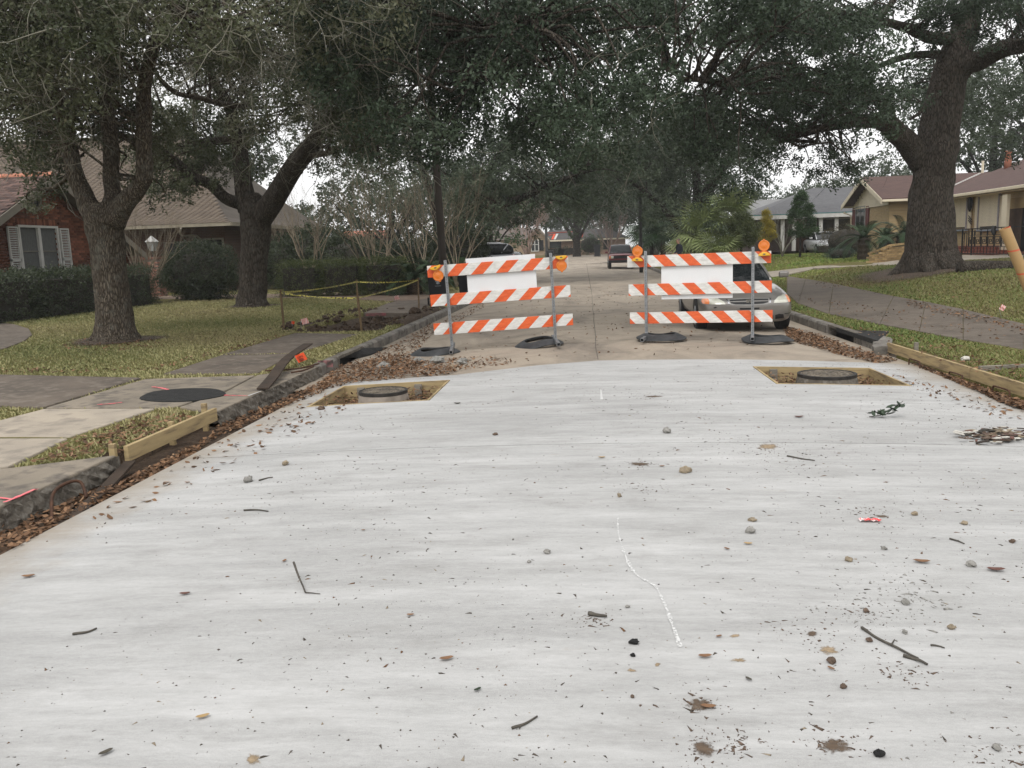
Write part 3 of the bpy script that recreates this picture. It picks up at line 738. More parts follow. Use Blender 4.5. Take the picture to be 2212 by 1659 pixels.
RED = mat('dark_red_paint', (.15, .014, .018), (.12, .011, .015), 2, .35, coat=.6)
suv_red = dict(W=1.70, r=.35, sill=.35, axles=(.80, 3.25), mirror=(1.45, 1.12), roof=(1.9, 4.05, .72),
    body=[(.0, .92, .45, .92, 0), (.04, .97, .42, .96, 0), (.3, 1, .40, 1.0, 0), (1.0, 1, .40, 1.03, 0), (1.4, 1, .40, 1.05, 0), (2.2, 1, .40, 1.07, 0), (3.4, 1, .40, 1.07, 0), (4.1, .98, .42, 1.06, 0), (4.2, .94, .45, 1.0, 0)],
    glass=[(1.3, .86, .82, 1.02, 1.05), (1.5, .90, .82, 1.03, 1.25), (1.8, .92, .80, 1.04, 1.58), (2.1, .92, .79, 1.04, 1.62), (3.6, .92, .79, 1.05, 1.62), (4.0, .9, .78, 1.05, 1.58), (4.12, .88, .78, 1.05, 1.3)],
    pillars=[[(.85, 1.42, 1.08), (.82, 1.65, 1.35), (.8, 1.85, 1.58)]], pillar_mat=RED)
p = hit(1344, 578)
t, body, gl, bb, gb = car('parked_truck', 'dark red boxy utility vehicle parked facing us down the street', (2.35 + shift(56), 56.0, zroad(2.35, 56) ), 0, RED, suv_red)
t['category'] = 'truck'
patch(bb, [(-.80, .70), (-.80, .90), (.80, .90), (.80, .70)], front, (0, 1, 0), .006, M_BLK, 'grille', t)
for s in (-1, 1):
    patch(bb, [(s * .52, .72), (s * .52, .88), (s * .69, .88), (s * .69, .72)], front, (0, 1, 0), .015, M_HEAD, 'headlight', t)
    patch(bb, [(s * .71, .72), (s * .71, .88), (s * .79, .88), (s * .79, .72)], front, (0, 1, 0), .015, M_AMBER, 'indicator', t)
B = MB(); B.box((0, -.07, .52), (1.68, .12, .15)); B.build('bumper', M_BLK, t, world=False, bevel=.02)

GREY = mat('grey_paint', (.42, .43, .46), (.38, .39, .42), 2, .3, metal=.5, coat=.7)
suv_grey = dict(W=2.0, r=.40, sill=.4, axles=(1.0, 4.05), mirror=(1.75, 1.3), roof=(2.2, 4.9, .74),
    body=[(.0, .85, .5, 1.0, 0), (.06, .95, .45, 1.08, 0), (.4, 1, .42, 1.14, 1), (1.2, 1, .4, 1.18, 1), (1.7, 1, .4, 1.22, 0), (3.5, 1, .4, 1.24, 0), (4.8, .98, .42, 1.26, 0), (5.2, .95, .45, 1.22, 0), (5.28, .88, .5, 1.1, 0)],
    glass=[(1.6, .86, .78, 1.18, 1.22), (1.9, .9, .78, 1.2, 1.5), (2.3, .92, .76, 1.22, 1.82), (2.8, .92, .76, 1.22, 1.9), (4.4, .91, .75, 1.24, 1.9), (4.95, .89, .74, 1.25, 1.84), (5.2, .86, .76, 1.26, 1.45)],
    pillars=[[(.86, 1.75, 1.27), (.82, 2.0, 1.6), (.78, 2.3, 1.84), (.77, 3.5, 1.88), (.77, 4.6, 1.86)], [(.9, 4.35, 1.28), (.85, 4.6, 1.6), (.79, 4.8, 1.82)], [(.9, 3.0, 1.25), (.88, 3.0, 1.6), (.78, 3.0, 1.85)]], pillar_mat=GREY)
q = atY(1055, 560, 45)
t, body, gl, bb, gb = car('parked_car', 'large grey family wagon parked in the left driveway beyond the pole', (atY(912, 550, 46).x, 45.8, gz(-7.0, 46) + .02), R(178), GREY, suv_grey)
t.rotation_euler.z = R(-68)
for s in (-1, 1):
    patch(bb, [(s * .74, 1.12), (s * .74, 1.24), (s * .97, 1.25), (s * .97, 1.12)], lambda q: (q[0], 9, q[1]), (0, -1, 0), .01, mat('tail_lamp', (.45, .03, .04), None, 9, .2, coat=.5), 'tail_light', t)
BLACK = mat('black_paint', (.01, .01, .011), None, 2, .2, coat=.8)
blk = dict(civic); blk['pillar_mat'] = BLACK
t, body, gl, bb, gb = car('parked_car', 'black sedan whose roof shows between grey wagon and left barricade', (-4.35 + shift(50) , 51.5, gz(-4.5, 50)), R(180), BLACK, blk)
WHITE_P = mat('white_paint', (.62, .63, .64), None, 2, .3, coat=.6)
wht = dict(civic); wht['pillar_mat'] = WHITE_P
t, body, gl, bb, gb = car('parked_car', 'white car half hidden behind shrubs at the grey-roofed house', (atY(1797, 530, 52.5).x, 52.0, gz(14.2, 53) - .05), 0, WHITE_P, wht)

# ================================================================ wheelie bins
M_BIN = mat('black_bin_plastic', (.012, .013, .016), (.018, .019, .022), 6, .5)
def bin_(label, loc, rz, crest=True, sc=1):
    t = thing('wheelie_bin', label, 'bin', loc, rz, 'black wheelie bins'); t.scale = (sc,) * 3
    B = MB(); lev = [(0.04, .24, .25), (.5, .265, .29), (.92, .29, .335), (.95, .31, .355), (1.0, .31, .355)]
    for z, a, b_ in lev: B.v += [(-a, -b_, z), (a, -b_, z), (a, b_ * .9, z), (-a, b_ * .9, z)]
    B.f = [(i * 4 + k, i * 4 + (k + 1) % 4, (i + 1) * 4 + (k + 1) % 4, (i + 1) * 4 + k) for i in range(4) for k in range(4)] + [(3, 2, 1, 0), (16, 17, 18, 19)]
    bd = B.build('body', M_BIN, t, world=False, bevel=.015, fix=True)
    B = MB(); 
    for z, a, b_ in ((1.0, .325, .375), (1.04, .325, .375), (1.09, .26, .30)): B.v += [(-a, -b_, z), (a, -b_, z), (a, b_ * .95, z), (-a, b_ * .95, z)]
    B.f = [(i * 4 + k, i * 4 + (k + 1) % 4, (i + 1) * 4 + (k + 1) % 4, (i + 1) * 4 + k) for i in range(2) for k in range(4)] + [(3, 2, 1, 0), (8, 9, 10, 11)]
    B.build('lid', M_BIN, t, world=False, bevel=.012, fix=True)
    B = MB(); B.tube([(-.24, .36, .98), (-.24, .42, 1.0), (.24, .42, 1.0), (.24, .36, .98)], .016, 6); B.build('handle', M_BIN, t, world=False)
    for s in (-1, 1):
        B = MB(); B.lathe([(.0, -.025), (.11, -.025), (.12, 0), (.11, .025), (.0, .025)], (s * .29, .24, .12), 16, 'X', cap=False); B.build('wheel', M_TYRE, t, world=False)
    if crest:   # pale flower-de-luce stamp with a line of small print below
        M_ST = mat('stamp_white', (.5, .52, .55), None, 40, .6); B = MB(); yf = lambda z: -.29 - (z - .5) * .107 - .004
        def fl(pts): B.prism([Vector((x * .9, yf(.7 + z * .9), .7 + z * .9)) for x, z in pts], (0, -.002, 0))
        fl([(-.018, -.01), (-.026, .04), (0, .10), (.026, .04), (.018, -.01)])
        for s in (-1, 1): fl([(s * .022, -.01), (s * .03, .03), (s * .055, .055), (s * .08, .03), (s * .07, -.005), (s * .062, .02), (s * .05, .026), (s * .04, .0)])
        fl([(-.05, -.015), (.05, -.015), (.05, -.03), (-.05, -.03)]); fl([(-.02, -.035), (.02, -.035), (.012, -.07), (0, -.085), (-.012, -.07)])
        for s in (-1, 1): fl([(s * .022, -.035), (s * .05, -.05), (s * .06, -.07), (s * .03, -.06)])
        for k in range(9): fl([(-.1 + k * .0225, -.125), (-.1 + k * .0225 + .014, -.125), (-.1 + k * .0225 + .014, -.137), (-.1 + k * .0225, -.137)])
        B.build('stamp', M_ST, bd, world=False, fix=True)
    return t
p = hit(945, 661); bin_('black wheelie bin with pale flower stamp at the kerb, leftmost', (p.x, p.y + .2, p.z), R(12))
p = hit(1012, 648); bin_('black wheelie bin in the street behind the left barricade sign board', (p.x, p.y + .3, p.z), R(-10), False)
p = hit(1036, 645); bin_('black wheelie bin beside another, its edge showing past the sign board', (atY(1118, 640, 27).x, 27, -.05), R(5), False)
q = atY(1291, 549, 88); bin_('small far wheelie bin on the lawn of the brick ranch house', (q.x, 92, gz(q.x, 92)), 0, False, 1.15)
q = atY(1188, 548, 80); bin_('small far wheelie bin beside the distant pole', (q.x, 80, gz(q.x, 80)), 0, False)

# ================================================================ poles
M_POLE = mat('creosoted_timber', (.030, .024, .02), (.045, .037, .03), 3, .9, .006, 14, (1, 1, .1))
M_POLE_G = mat('grey_pole', (.07, .072, .07), None, 4, .7)
def pole(label, base, top, r0, r1, m, extra=True):
    t = thing('utility_pole', label, 'pole', base)
    B = MB(); B.tube([Vector(base).lerp(Vector(top), k / 8) for k in range(9)], np.linspace(r0, r1, 9), 14); B.build('shaft', m, t, smooth=True)
    if extra:
        d = (Vector(top) - Vector(base)); a = Vector(base) + d * .93; B = MB(); B.beam(a + Vector((-1.1, -.12, 0)), a + Vector((1.1, -.12, 0)), .1, .12); B.build('crossarm', m, t)
        for x in (-1.0, -.45, .45, 1.0):
            B = MB(); B.lathe([(.035, 0), (.05, .03), (.03, .06), (.045, .09), (.0, .12)], a + Vector((x, -.12, .06)), 10); B.build('insulator', M_BLK, t, smooth=True)
    return t
Yp = 26.0; b0 = atY(962, 640, Yp); t0 = atY(936, 270, Yp); d = t0 - b0; zb = gz(b0.x, Yp); b0 = b0 + d * ((zb - .1 - b0.z) / d.z); t0 = b0 + d * (9.0 / d.z)
pole('dark leaning timber pole rising beside the left kerb behind the black bin', b0, t0, .125, .10, M_POLE)
Yp = 50.0; b0 = atY(1385, 560, Yp); pole('thin grey pole on the right kerb beyond the right barricade', (b0.x, Yp, gz(b0.x, Yp) - .1), (atY(1381, 400, Yp).x, Yp, 8.5), .11, .08, M_POLE_G)
Yp = 84.0; b0 = atY(1181, 545, Yp); pole('small distant pole in front of the tan stucco house', (b0.x, Yp, gz(b0.x, Yp) - .1), (atY(1179, 480, Yp).x, Yp, 7.5), .15, .11, M_POLE_G, False)

# ================================================================ form boards, manholes
M_PINE = mat('pine_board', (.40, .305, .16), (.31, .235, .125), 3, .75, .003, 30, (1, 1, 9), c3=(.2, .15, .09), s3=3)
M_PINE_G = mat('weathered_board', (.24, .215, .175), (.17, .155, .13), 4, .85, .003, 30, (1, 1, 9))
def manhole(hole, h, label, flabel):
    x0, x1, y0, y1 = hole; cx, cy = (x0 + x1) / 2, (y0 + y1) / 2; zr = lambda x, y: zroad(x, y)
    t = thing('formwork', flabel, 'formwork', (cx, cy, zr(cx, cy) - .3), 0, 'timber formwork round the manholes')
    e = .02
    for a, b_ in (((x0 + e, y0 + .05), (x0 + e, y1 - .05)), ((x1 - e, y0 + .05), (x1 - e, y1 - .05)), ((x0 + .003, y1 - e), (x1 - .003, y1 - e)), ((x0 + .003, y0 + e), (x1 - .003, y0 + e))):
        B = MB(); za, zb_ = zr(*a) + .018, zr(*b_) + .018; wd = .026
        A_, B_ = Vector((*a, za - .10)), Vector((*b_, zb_ - .10)); B.beam(A_, B_, wd, .2); B.build('form_board', M_PINE, t, bevel=.003)
    for (sx, sy) in ((x0 + .25, y1 - .075), (x1 - .4, y1 - .075)):
        B = MB(); B.box((sx, sy, zr(sx, sy) - .12), (.09, .04, .22)); B.build('stake', M_PINE_G, t)
    c = (cx + h[0], cy + h[1], zr(cx, cy) - .30); r = h[2]
    t2 = thing('manhole', label, 'manhole', c)
    B = MB(); B.lathe([(r * 1.28, 0), (r * 1.14, .12), (r * 1.03, h[3] - .03), (r * 1.0, h[3])], c, 40, cap=False); B.build('collar', M_STAIN if h[4] else mat('mortar_collar', (.30, .26, .22), (.20, .17, .14), 8, .9, .004, 30), t2, smooth=True)
    top = c[2] + h[3]
    B = MB(); B.lathe([(r * 1.0, -.05), (r * 1.03, -.02), (r * 1.03, .012), (r * .93, .014), (r * .92, .0)], (c[0], c[1], top), 40, cap=False); fr = B.build('frame', M_IRON, t2, smooth=False)
    B = MB(); B.lathe([(r * .925, -.02), (r * .925, .006), (0.0, .006)], (c[0], c[1], top), 40, cap=False); lid = B.build('lid', mat('rusty_lid', (.10, .085, .068), (.2, .17, .13), 7, .8, .003, 60, c3=(.05, .045, .04), s3=12), t2)
    B = MB()
    for rr, n in ((.82, 26), (.62, 20), (.42, 14), (.22, 7)):
        for k in range(n):
            a = 2 * math.pi * k / n; m = Matrix.Rotation(a, 3, 'Z'); B.box((c[0] + r * rr * math.cos(a), c[1] + r * rr * math.sin(a), top + .008), (.035, .03, .005), m)
    tag(B.build('tread_stud', MATS['rusty_lid'], lid), kind='stuff')
manhole(HOLES[0], (.03, -.1, .275, .345, 0), 'round iron manhole cover on pale mortar collar in the left opening', 'pine formwork lining the left square opening of the slab')
manhole(HOLES[1], (.0, -.02, .325, .33, 1), 'round iron manhole cover on dark collar in the right opening', 'pine formwork lining the right square opening of the slab')
def board(p0, p1, wd, ht, m, label, name='form_board', stakes=(), cat='board', group=None):
    t = thing(name, label, cat, p0, 0, group); B = MB(); B.beam(p0, p1, wd, ht); B.build('plank', m, t, bevel=.004)
    for q in stakes: B = MB(); B.box((q[0], q[1], q[2] - .02), (.05, .04, q[3] * .85)); B.build('stake', q[4] if len(q) > 4 else M_PINE, t, bevel=.002)
    return t
a, b_ = hit(270, 1003), hit(463, 912); a.z = b_.z = 0.0
sk = []
for f_, hh in ((-.03, .30), (.55, .26), (.96, .36)):
    p = a.lerp(b_, f_); sk.append((p.x - .06, p.y, .02, hh, M_PINE))
board(a + Vector((.02, 0, .03)), b_ + Vector((.02, 0, .03)), .04, .13, M_PINE, 'pine form board with three stakes along the near left verge', stakes=sk)
pts = [(XR0 + .02, 12.3), (XR0 + .06, 9.75), (XR0 + .10, 7.2), (XR0 + .12, 4.5)]
for k in range(3):
    a, b_ = Vector((*pts[k], .0)), Vector((*pts[k + 1], .0)); dd = (b_ - a) * .004
    board(a + dd, b_ - dd, .04, .135, M_PINE, ['pine form board meeting the right kerb end below the drain', 'pine form board at the right edge beside a leaf pile', 'pine form board along the right gutter nearest the camera'][k], stakes=[(a.x + .05, a.y - .9, .06, .3, M_PINE_G)] if k == 0 else (), group='form boards along the right gutter')
p = Vector((XR0 + .12, 9.7, .03)); board(p, p + Vector((2.2, .35, 0)), .04, .12, M_PINE_G, 'weathered grey board running back from the right form boards', stakes=())
# bent tie bars sticking out of the slab beside the right boards
M_RUST = mat('rusty_steel', (.085, .04, .022), (.05, .027, .018), 12, .85, .002, 70)
for k, (yy, lab) in enumerate(((11.0, 'rusty bent bar loop beside the right boards, farthest of three'), (9.85, 'rusty bent bar loop beside the right boards, middle of three'), (8.85, 'rusty bent bar loop in leaves beside the right boards, nearest'))):
    x = XR0 - .1 + .05 * k * .6; z = zroad(x, yy) - .02; B = MB(); B.tube(smooth_line([(x, yy + .17, z), (x, yy + .165, z + .10), (x, yy + .1, z + .115), (x + .01, yy - .1, z + .115), (x + .01, yy - .16, z + .10), (x + .01, yy - .17, z)], 4), .009, 6)
    tag(B.build('tie_bar', M_RUST, smooth=True), lab, 'rebar', 'bent bars beside the right boards')

# warped rusty strips and bars on the left kerb
def warped(pxs, wd, th, lift, m, name, label, cat):
    P = [hit(*q) for q in pxs]; L = smooth_line([(p.x, p.y, l) for p, l in zip(P, lift)], 6); B = MB(); n = len(L)
    for i, p in enumerate(L):
        a = Vector(L[min(i + 1, n - 1)]) - Vector(L[max(i - 1, 0)]); s = Vector((-a.y, a.x, 0)).normalized() * wd / 2; c = Vector(p)
        B.v += [c + s, c - s, c - s + Vector((0, 0, th)), c + s + Vector((0, 0, th))]
    B.f = [(i * 4 + k, i * 4 + (k + 1) % 4, (i + 1) * 4 + (k + 1) % 4, (i + 1) * 4 + k) for i in range(n - 1) for k in range(4)] + [(0, 1, 2, 3), (4 * n - 4, 4 * n - 3, 4 * n - 2, 4 * n - 1)]
    return tag(B.build(name, m, bevel=.003, fix=True), label, cat)
M_OLDWOOD = mat('rotten_plank', (.06, .042, .03), (.035, .026, .02), 5, .9, .004, 40, (1, 1, 4))
warped([(568, 847), (590, 828), (610, 808), (630, 795), (668, 778)], .14, .02, [.06, .10, .15, .20, .27], M_OLDWOOD, 'warped_plank', 'warped brown plank lying across the left apron beside an orange flag', 'plank')
warped([(85, 1168), (150, 1122), (220, 1066), (283, 1016)], .09, .025, [-.115, -.11, -.10, -.05], M_OLDWOOD, 'kerb_plank', 'dark old plank lying in the near left gutter among leaves', 'plank')
for pxs, lf, lab in ((([(573, 806), (640, 805), (690, 801)]), (.07, .085, .08), 'thin rusty bar under the warped plank, longer one'), (([(629, 811), (655, 810), (678, 804)]), (.07, .08, .075), 'thin rusty bar under the warped plank, shorter one')):
    P = [hit(*q) for q in pxs]; B = MB(); B.tube(smooth_line([(p.x, p.y, l) for p, l in zip(P, lf)], 5), .012, 6); tag(B.build('steel_bar', M_RUST, smooth=True), lab, 'rebar', 'bars on the left apron')
P = [hit(112, 1128), hit(118, 1100), hit(150, 1080), hit(178, 1072), hit(188, 1080)]
B = MB(); B.tube(smooth_line([(p.x, p.y, z) for p, z in zip(P, (-.12, .0, .02, .0, -.08))], 5), .012, 6); tag(B.build('steel_bar', M_RUST, smooth=True), 'bent rusty bar arching out of the near left gutter', 'rebar')
# pink-marked broken kerb end
kp = kl
B = MB(); p = hit(705, 806); B.box((p.x - .02, p.y + .05, .03), (.22, .02, .10)); B.build('marked_end', mat('pink_stained', (.35, .16, .16), (.05, .04, .035), 12, .9), kl)

# ================================================================ stakes with caution tape
M_STAKE = mat('stake_wood', (.16, .11, .06), (.11, .075, .042), 6, .85, .002, 60)
def tape_mat():
    m, t, bs = nodes('caution_tape'); v = coords(t, (1, 1, 1)); n = tex_noise(t, v, 26, 2, .5)
    col = ramp(t, n, [(.5, (.50, .44, .09)), (.56, (.06, .055, .03))]); t.links.new(col, bs.inputs['Base Color']); bs.inputs['Roughness'].default_value = .4
    return m
M_TAPE = tape_mat()
spots = [((614, 714), (606, 626), 'stake with caution tape at the near left corner of the broken path'), ((782, 716), (772, 637), 'stake with caution tape at the near right corner of the broken path'),
         ((774, 672), (770, 604), 'stake with caution tape at the far left corner of the broken path'), ((905, 667), (903, 600), 'stake with caution tape at the far right corner beside the black bin')]
tops = []
for (bp, tp, lab) in spots:
    p = hit(*bp); q = atY(*tp, p.y); tops.append(q); t = thing('wooden_stake', lab, 'stake', p, 0, 'stakes round the broken path')
    B = MB(); B.beam(p - Vector((0, 0, .1)), q, .038, .038, (0, 1, 0)); B.build('shaft', M_STAKE, t)
for i, j, lab in ((0, 1, 'yellow caution tape strung along the near side of the broken path'), (1, 3, 'yellow caution tape strung along the kerb side of the broken path'), (0, 2, 'yellow caution tape strung along the lawn side of the broken path'), (2, 3, 'yellow caution tape strung along the far side of the broken path')):
    a, b_ = tops[i] - Vector((0, 0, .06)), tops[j] - Vector((0, 0, .06)); B = MB(); n = 24; sag = .04
    for k in range(n + 1):
        f_ = k / n; p = a.lerp(b_, f_) - Vector((0, 0, sag * 4 * f_ * (1 - f_))); tw = .9 * math.sin(f_ * 3.1 + i); u = Vector((0, math.sin(tw) * .02, math.cos(tw) * .02))
        B.v += [p + u, p - u, p - u + Vector((0, .003, 0)), p + u + Vector((0, .003, 0))]
    B.f = [(q * 4 + k, q * 4 + (k + 1) % 4, q * 4 + 4 + (k + 1) % 4, q * 4 + 4 + k) for q in range(n) for k in range(4)]
    tag(B.build('caution_tape', M_TAPE, fix=True), lab, 'tape', 'caution tape round the broken path')
# marker flags
def flag(bp, tp, size, m, label, txt=None, rz=.6):
    p = hit(*bp); q = atY(*tp, p.y); t = thing('marker_flag', label, 'flag', p); B = MB(); B.tube([p, q], .003, 5); B.build('wire', M_GALV, t)
    a = Vector((math.cos(rz), math.sin(rz) * .3, math.sin(rz) * .8)).normalized(); u = Vector((-math.sin(rz), .0, math.cos(rz) * .9)).normalized(); s = size
    n = 6; B = MB()
    for i in range(n + 1):
        for k in (0, 1): B.v.append(q + a * (s * i / n) + u * (s * (k - 1)) * .85 + Vector((0, .008 * math.sin(i * 1.4), 0)))
    B.f = [(2 * i, 2 * i + 2, 2 * i + 3, 2 * i + 1) for i in range(n)]
    fo = B.build('pennant', m, t); fo.modifiers.new('s', 'SOLIDIFY').thickness = .002
    if txt:
        cu = bpy.data.curves.new('print', 'FONT'); cu.body = txt; cu.size = s * .42; cu.extrude = .0006; cu.align_x = 'CENTER'; cu.align_y = 'CENTER'
        to = bpy.data.objects.new('lettering', cu); C.objects.link(to); nrm = a.cross(u).normalized()
        if nrm.y > 0: nrm = -nrm
        mm = Matrix((a, u, a.cross(u).normalized())).transposed().to_4x4()
        to.matrix_world = Matrix.Translation(q + a * s * .5 - u * s * .3 + nrm * .012) @ mm
        cu.materials.append(M_BLK); dg = bpy.context.evaluated_depsgraph_get(); me = bpy.data.meshes.new_from_object(to.evaluated_get(dg)); o2 = bpy.data.objects.new('lettering', me); C.objects.link(o2); o2.matrix_world = to.matrix_world.copy(); bpy.data.objects.remove(to)
        attach(o2, fo)
        B = MB()
        for k in range(3): c_ = q + a * s * .5 - u * s * (.55 + .1 * k) + nrm * .012; B.beam(c_ - a * s * .28, c_ + a * s * .22, .002, .006, u)
        B.build('small_print', M_BLK, fo)
M_FLAG = mat('orange_flag', (.75, .085, .02), None, 5, .6)
def flagstripe():
    m, t, bs = nodes('striped_flag'); w_ = t.nodes.new('ShaderNodeTexWave'); w_.inputs['Scale'].default_value = 12; w_.inputs['Distortion'].default_value = 1; t.links.new(coords(t, (1, 1, 1.2)), w_.inputs[0])
    t.links.new(ramp(t, w_.outputs[0], [(.45, (.62, .58, .55)), (.55, (.55, .06, .035))]), bs.inputs['Base Color']); return m
M_FS = flagstripe()
flag((652, 800), (636, 769), .13, M_FLAG, 'orange marker flag with black lettering beside the warped plank', 'cmc', .45)
flag((651, 715), (649, 690), .14, M_FS, 'red and white striped marker flag at the edge of the broken path', None, .3)
flag((633, 715), (630, 693), .07, M_FLAG, 'small red marker flag in the grass by the near left stake', None, -.3)
flag((854, 652), (851, 640), .15, M_FS, 'striped marker flag beside the far footpath panel', None, .2)
flag((2164, 688), (2158, 667), .1, M_FS, 'striped marker flag in the right lawn below the cardboard tube', None, 1.0)
# cardboard form tube leaning at the right edge
def tube_mat():
    m, t, bs = nodes('cardboard_tube'); v = coords(t)
    sx = t.nodes.new('ShaderNodeSeparateXYZ'); t.links.new(v, sx.inputs[0]); at = t.nodes.new('ShaderNodeMath'); at.operation = 'ARCTAN2'
    t.links.new(sx.outputs[1], at.inputs[0]); t.links.new(sx.outputs[0], at.inputs[1])
    a = t.nodes.new('ShaderNodeMath'); a.operation = 'MULTIPLY_ADD'; t.links.new(at.outputs[0], a.inputs[0]); a.inputs[1].default_value = .085 / 6.2832 * 1.0
    t.links.new(sx.outputs[2], a.inputs[2]); b = t.nodes.new('ShaderNodeMath'); b.operation = 'DIVIDE'; t.links.new(a.outputs[0], b.inputs[0]); b.inputs[1].default_value = .34
    c = t.nodes.new('ShaderNodeMath'); c.operation = 'FRACT'; t.links.new(b.outputs[0], c.inputs[0])
    base = ramp(t, tex_noise(t, v, 4), [(.35, (.42, .27, .12)), (.65, (.36, .23, .10))])
    t.links.new(mixc(t, ramp(t, c.outputs[0], [(.93, (0, 0, 0)), (.935, (1, 1, 1))]), base, (.55, .09, .04)), bs.inputs['Base Color']); bs.inputs['Roughness'].default_value = .6
    return m
p = hit(2268, 735); topq = atY(2170, 493, p.y); t = thing('cardboard_tube', 'leaning tan cardboard tube with red spiral lines at the right edge', 'tube', p)
ax = (topq - p); L = ax.length; m = ax.to_track_quat('Z', 'Y').to_euler(); t.rotation_euler = m
rr = 10.5 / 1791 * p.y
B = MB(); B.lathe([(rr * .94, 0), (rr, 0), (rr, L), (rr * .94, L), (rr * .94, 0)], (0, 0, 0), 32, cap=False); B.build('shell', tube_mat(), t, world=False, smooth=False)
B = MB(); B.lathe([(rr * 1.012, L * .37), (rr * 1.012, L * .37 + .075)], (0, 0, 0), 32, cap=False); B.build('yellow_tape', mat('plain_yellow_tape', (.62, .50, .06), None, 5, .5), t, world=False)
cu = bpy.data.curves.new('print', 'FONT'); cu.body = 'D P'; cu.size = .07; cu.extrude = .001; to = bpy.data.objects.new('lettering', cu); C.objects.link(to)
dg = bpy.context.evaluated_depsgraph_get(); me = bpy.data.meshes.new_from_object(to.evaluated_get(dg)); bpy.data.objects.remove(to); me.materials.append(M_BLK)
o2 = bpy.data.objects.new('lettering', me); C.objects.link(o2); o2.parent = t
vd = (t.rotation_euler.to_matrix().inverted() @ (CAM - p)); ang = math.atan2(vd.y, vd.x)
me.transform(Matrix.Translation((-.06, .012, 0)))
for v in me.vertices:
    a = ang - .25 + v.co.x / rr; r2 = rr * 1.02 + v.co.z; v.co = (r2 * math.cos(a), r2 * math.sin(a), L * .37 + v.co.y)
# ================================================================ trees and planting
def bark(name, c, c2, sc=1.0, lichen=(.16, .16, .135)):
    m, t, bs = nodes(name); v = coords(t, (1, 1, .22))
    vo = t.nodes.new('ShaderNodeTexVoronoi'); vo.feature = 'DISTANCE_TO_EDGE'; vo.inputs['Scale'].default_value = 22 * sc
    nz = t.nodes.new('ShaderNodeMix'); nz.data_type = 'VECTOR'; nz.inputs[0].default_value = .06
    tn = t.nodes.new('ShaderNodeTexNoise'); tn.inputs['Scale'].default_value = 9 * sc; t.links.new(v, tn.inputs[0]); t.links.new(v, nz.inputs[4]); t.links.new(tn.outputs['Color'], nz.inputs[5])
    t.links.new(nz.outputs[1], vo.inputs['Vector'])
    ridge = ramp(t, vo.outputs['Distance'], [(.0, (0, 0, 0)), (.22, (1, 1, 1))])
    col = mixc(t, ridge, tuple(q * .38 for q in c), ramp(t, tex_noise(t, v, 14 * sc, 5), [(.35, c), (.65, c2)]))
    li = tex_noise(t, coords(t), 5, 6, .7); col = mixc(t, ramp(t, li, [(.52, (0, 0, 0)), (.68, (.55, .55, .55))]), col, lichen)
    t.links.new(col, bs.inputs['Base Color']); bs.inputs['Roughness'].default_value = .95; bs.inputs['Specular IOR Level'].default_value = .1
    bumped(t, bs, ridge, .03, .9); return m
M_BARK_A = bark('oak_bark_grey', (.13, .105, .08), (.19, .16, .125), 1.6, (.2, .195, .165))
M_BARK_B = bark('oak_bark_dark', (.075, .062, .050), (.11, .093, .075), 1.0, (.12, .115, .098))
M_BARK_C = bark('oak_bark_far', (.045, .038, .032), (.065, .056, .047), .6)
M_TWIG = mat('lichen_twig', (.26, .25, .20), (.17, .16, .125), 6, .95)
M_TWIG_D = mat('dark_twig', (.05, .045, .037), None, 6, .95)
L_OAK_D = leafmat('oak_leaf_dark', [(.015, .025, .015), (.029, .045, .026), (.046, .069, .040), (.070, .098, .062), (.115, .145, .10)], .5, .22, .25)
L_OAK_O = leafmat('oak_leaf_olive', [(.032, .040, .020), (.056, .068, .034), (.088, .10, .052), (.13, .14, .085), (.22, .21, .14)], .5, .22, .25)
L_OAK_F = leafmat('oak_leaf_far', [(.031, .045, .026), (.052, .073, .042), (.080, .105, .064), (.118, .147, .095)], .6, .2)
L_HEDGE = leafmat('hedge_leaf', [(.014, .022, .011), (.03, .044, .02), (.055, .074, .032), (.095, .11, .062)], .45, .15, .4)
L_BOX = leafmat('clipped_hedge_leaf', [(.035, .05, .016), (.065, .085, .026), (.10, .12, .04), (.14, .155, .06)], .5, .15)
L_YEL = leafmat('golden_leaf', [(.26, .21, .025), (.40, .33, .045), (.52, .42, .07), (.34, .33, .06)], .5, .25)
L_GRN = leafmat('green_leaf', [(.02, .045, .014), (.035, .07, .022), (.055, .10, .034), (.08, .13, .05)], .45, .2)
L_BLUE = leafmat('juniper_leaf', [(.03, .055, .035), (.05, .08, .055), (.08, .11, .08)], .6, .15)
L_BROWNBUSH = leafmat('brown_bush_leaf', [(.05, .043, .026), (.08, .068, .042), (.11, .10, .06)], .7, .15)

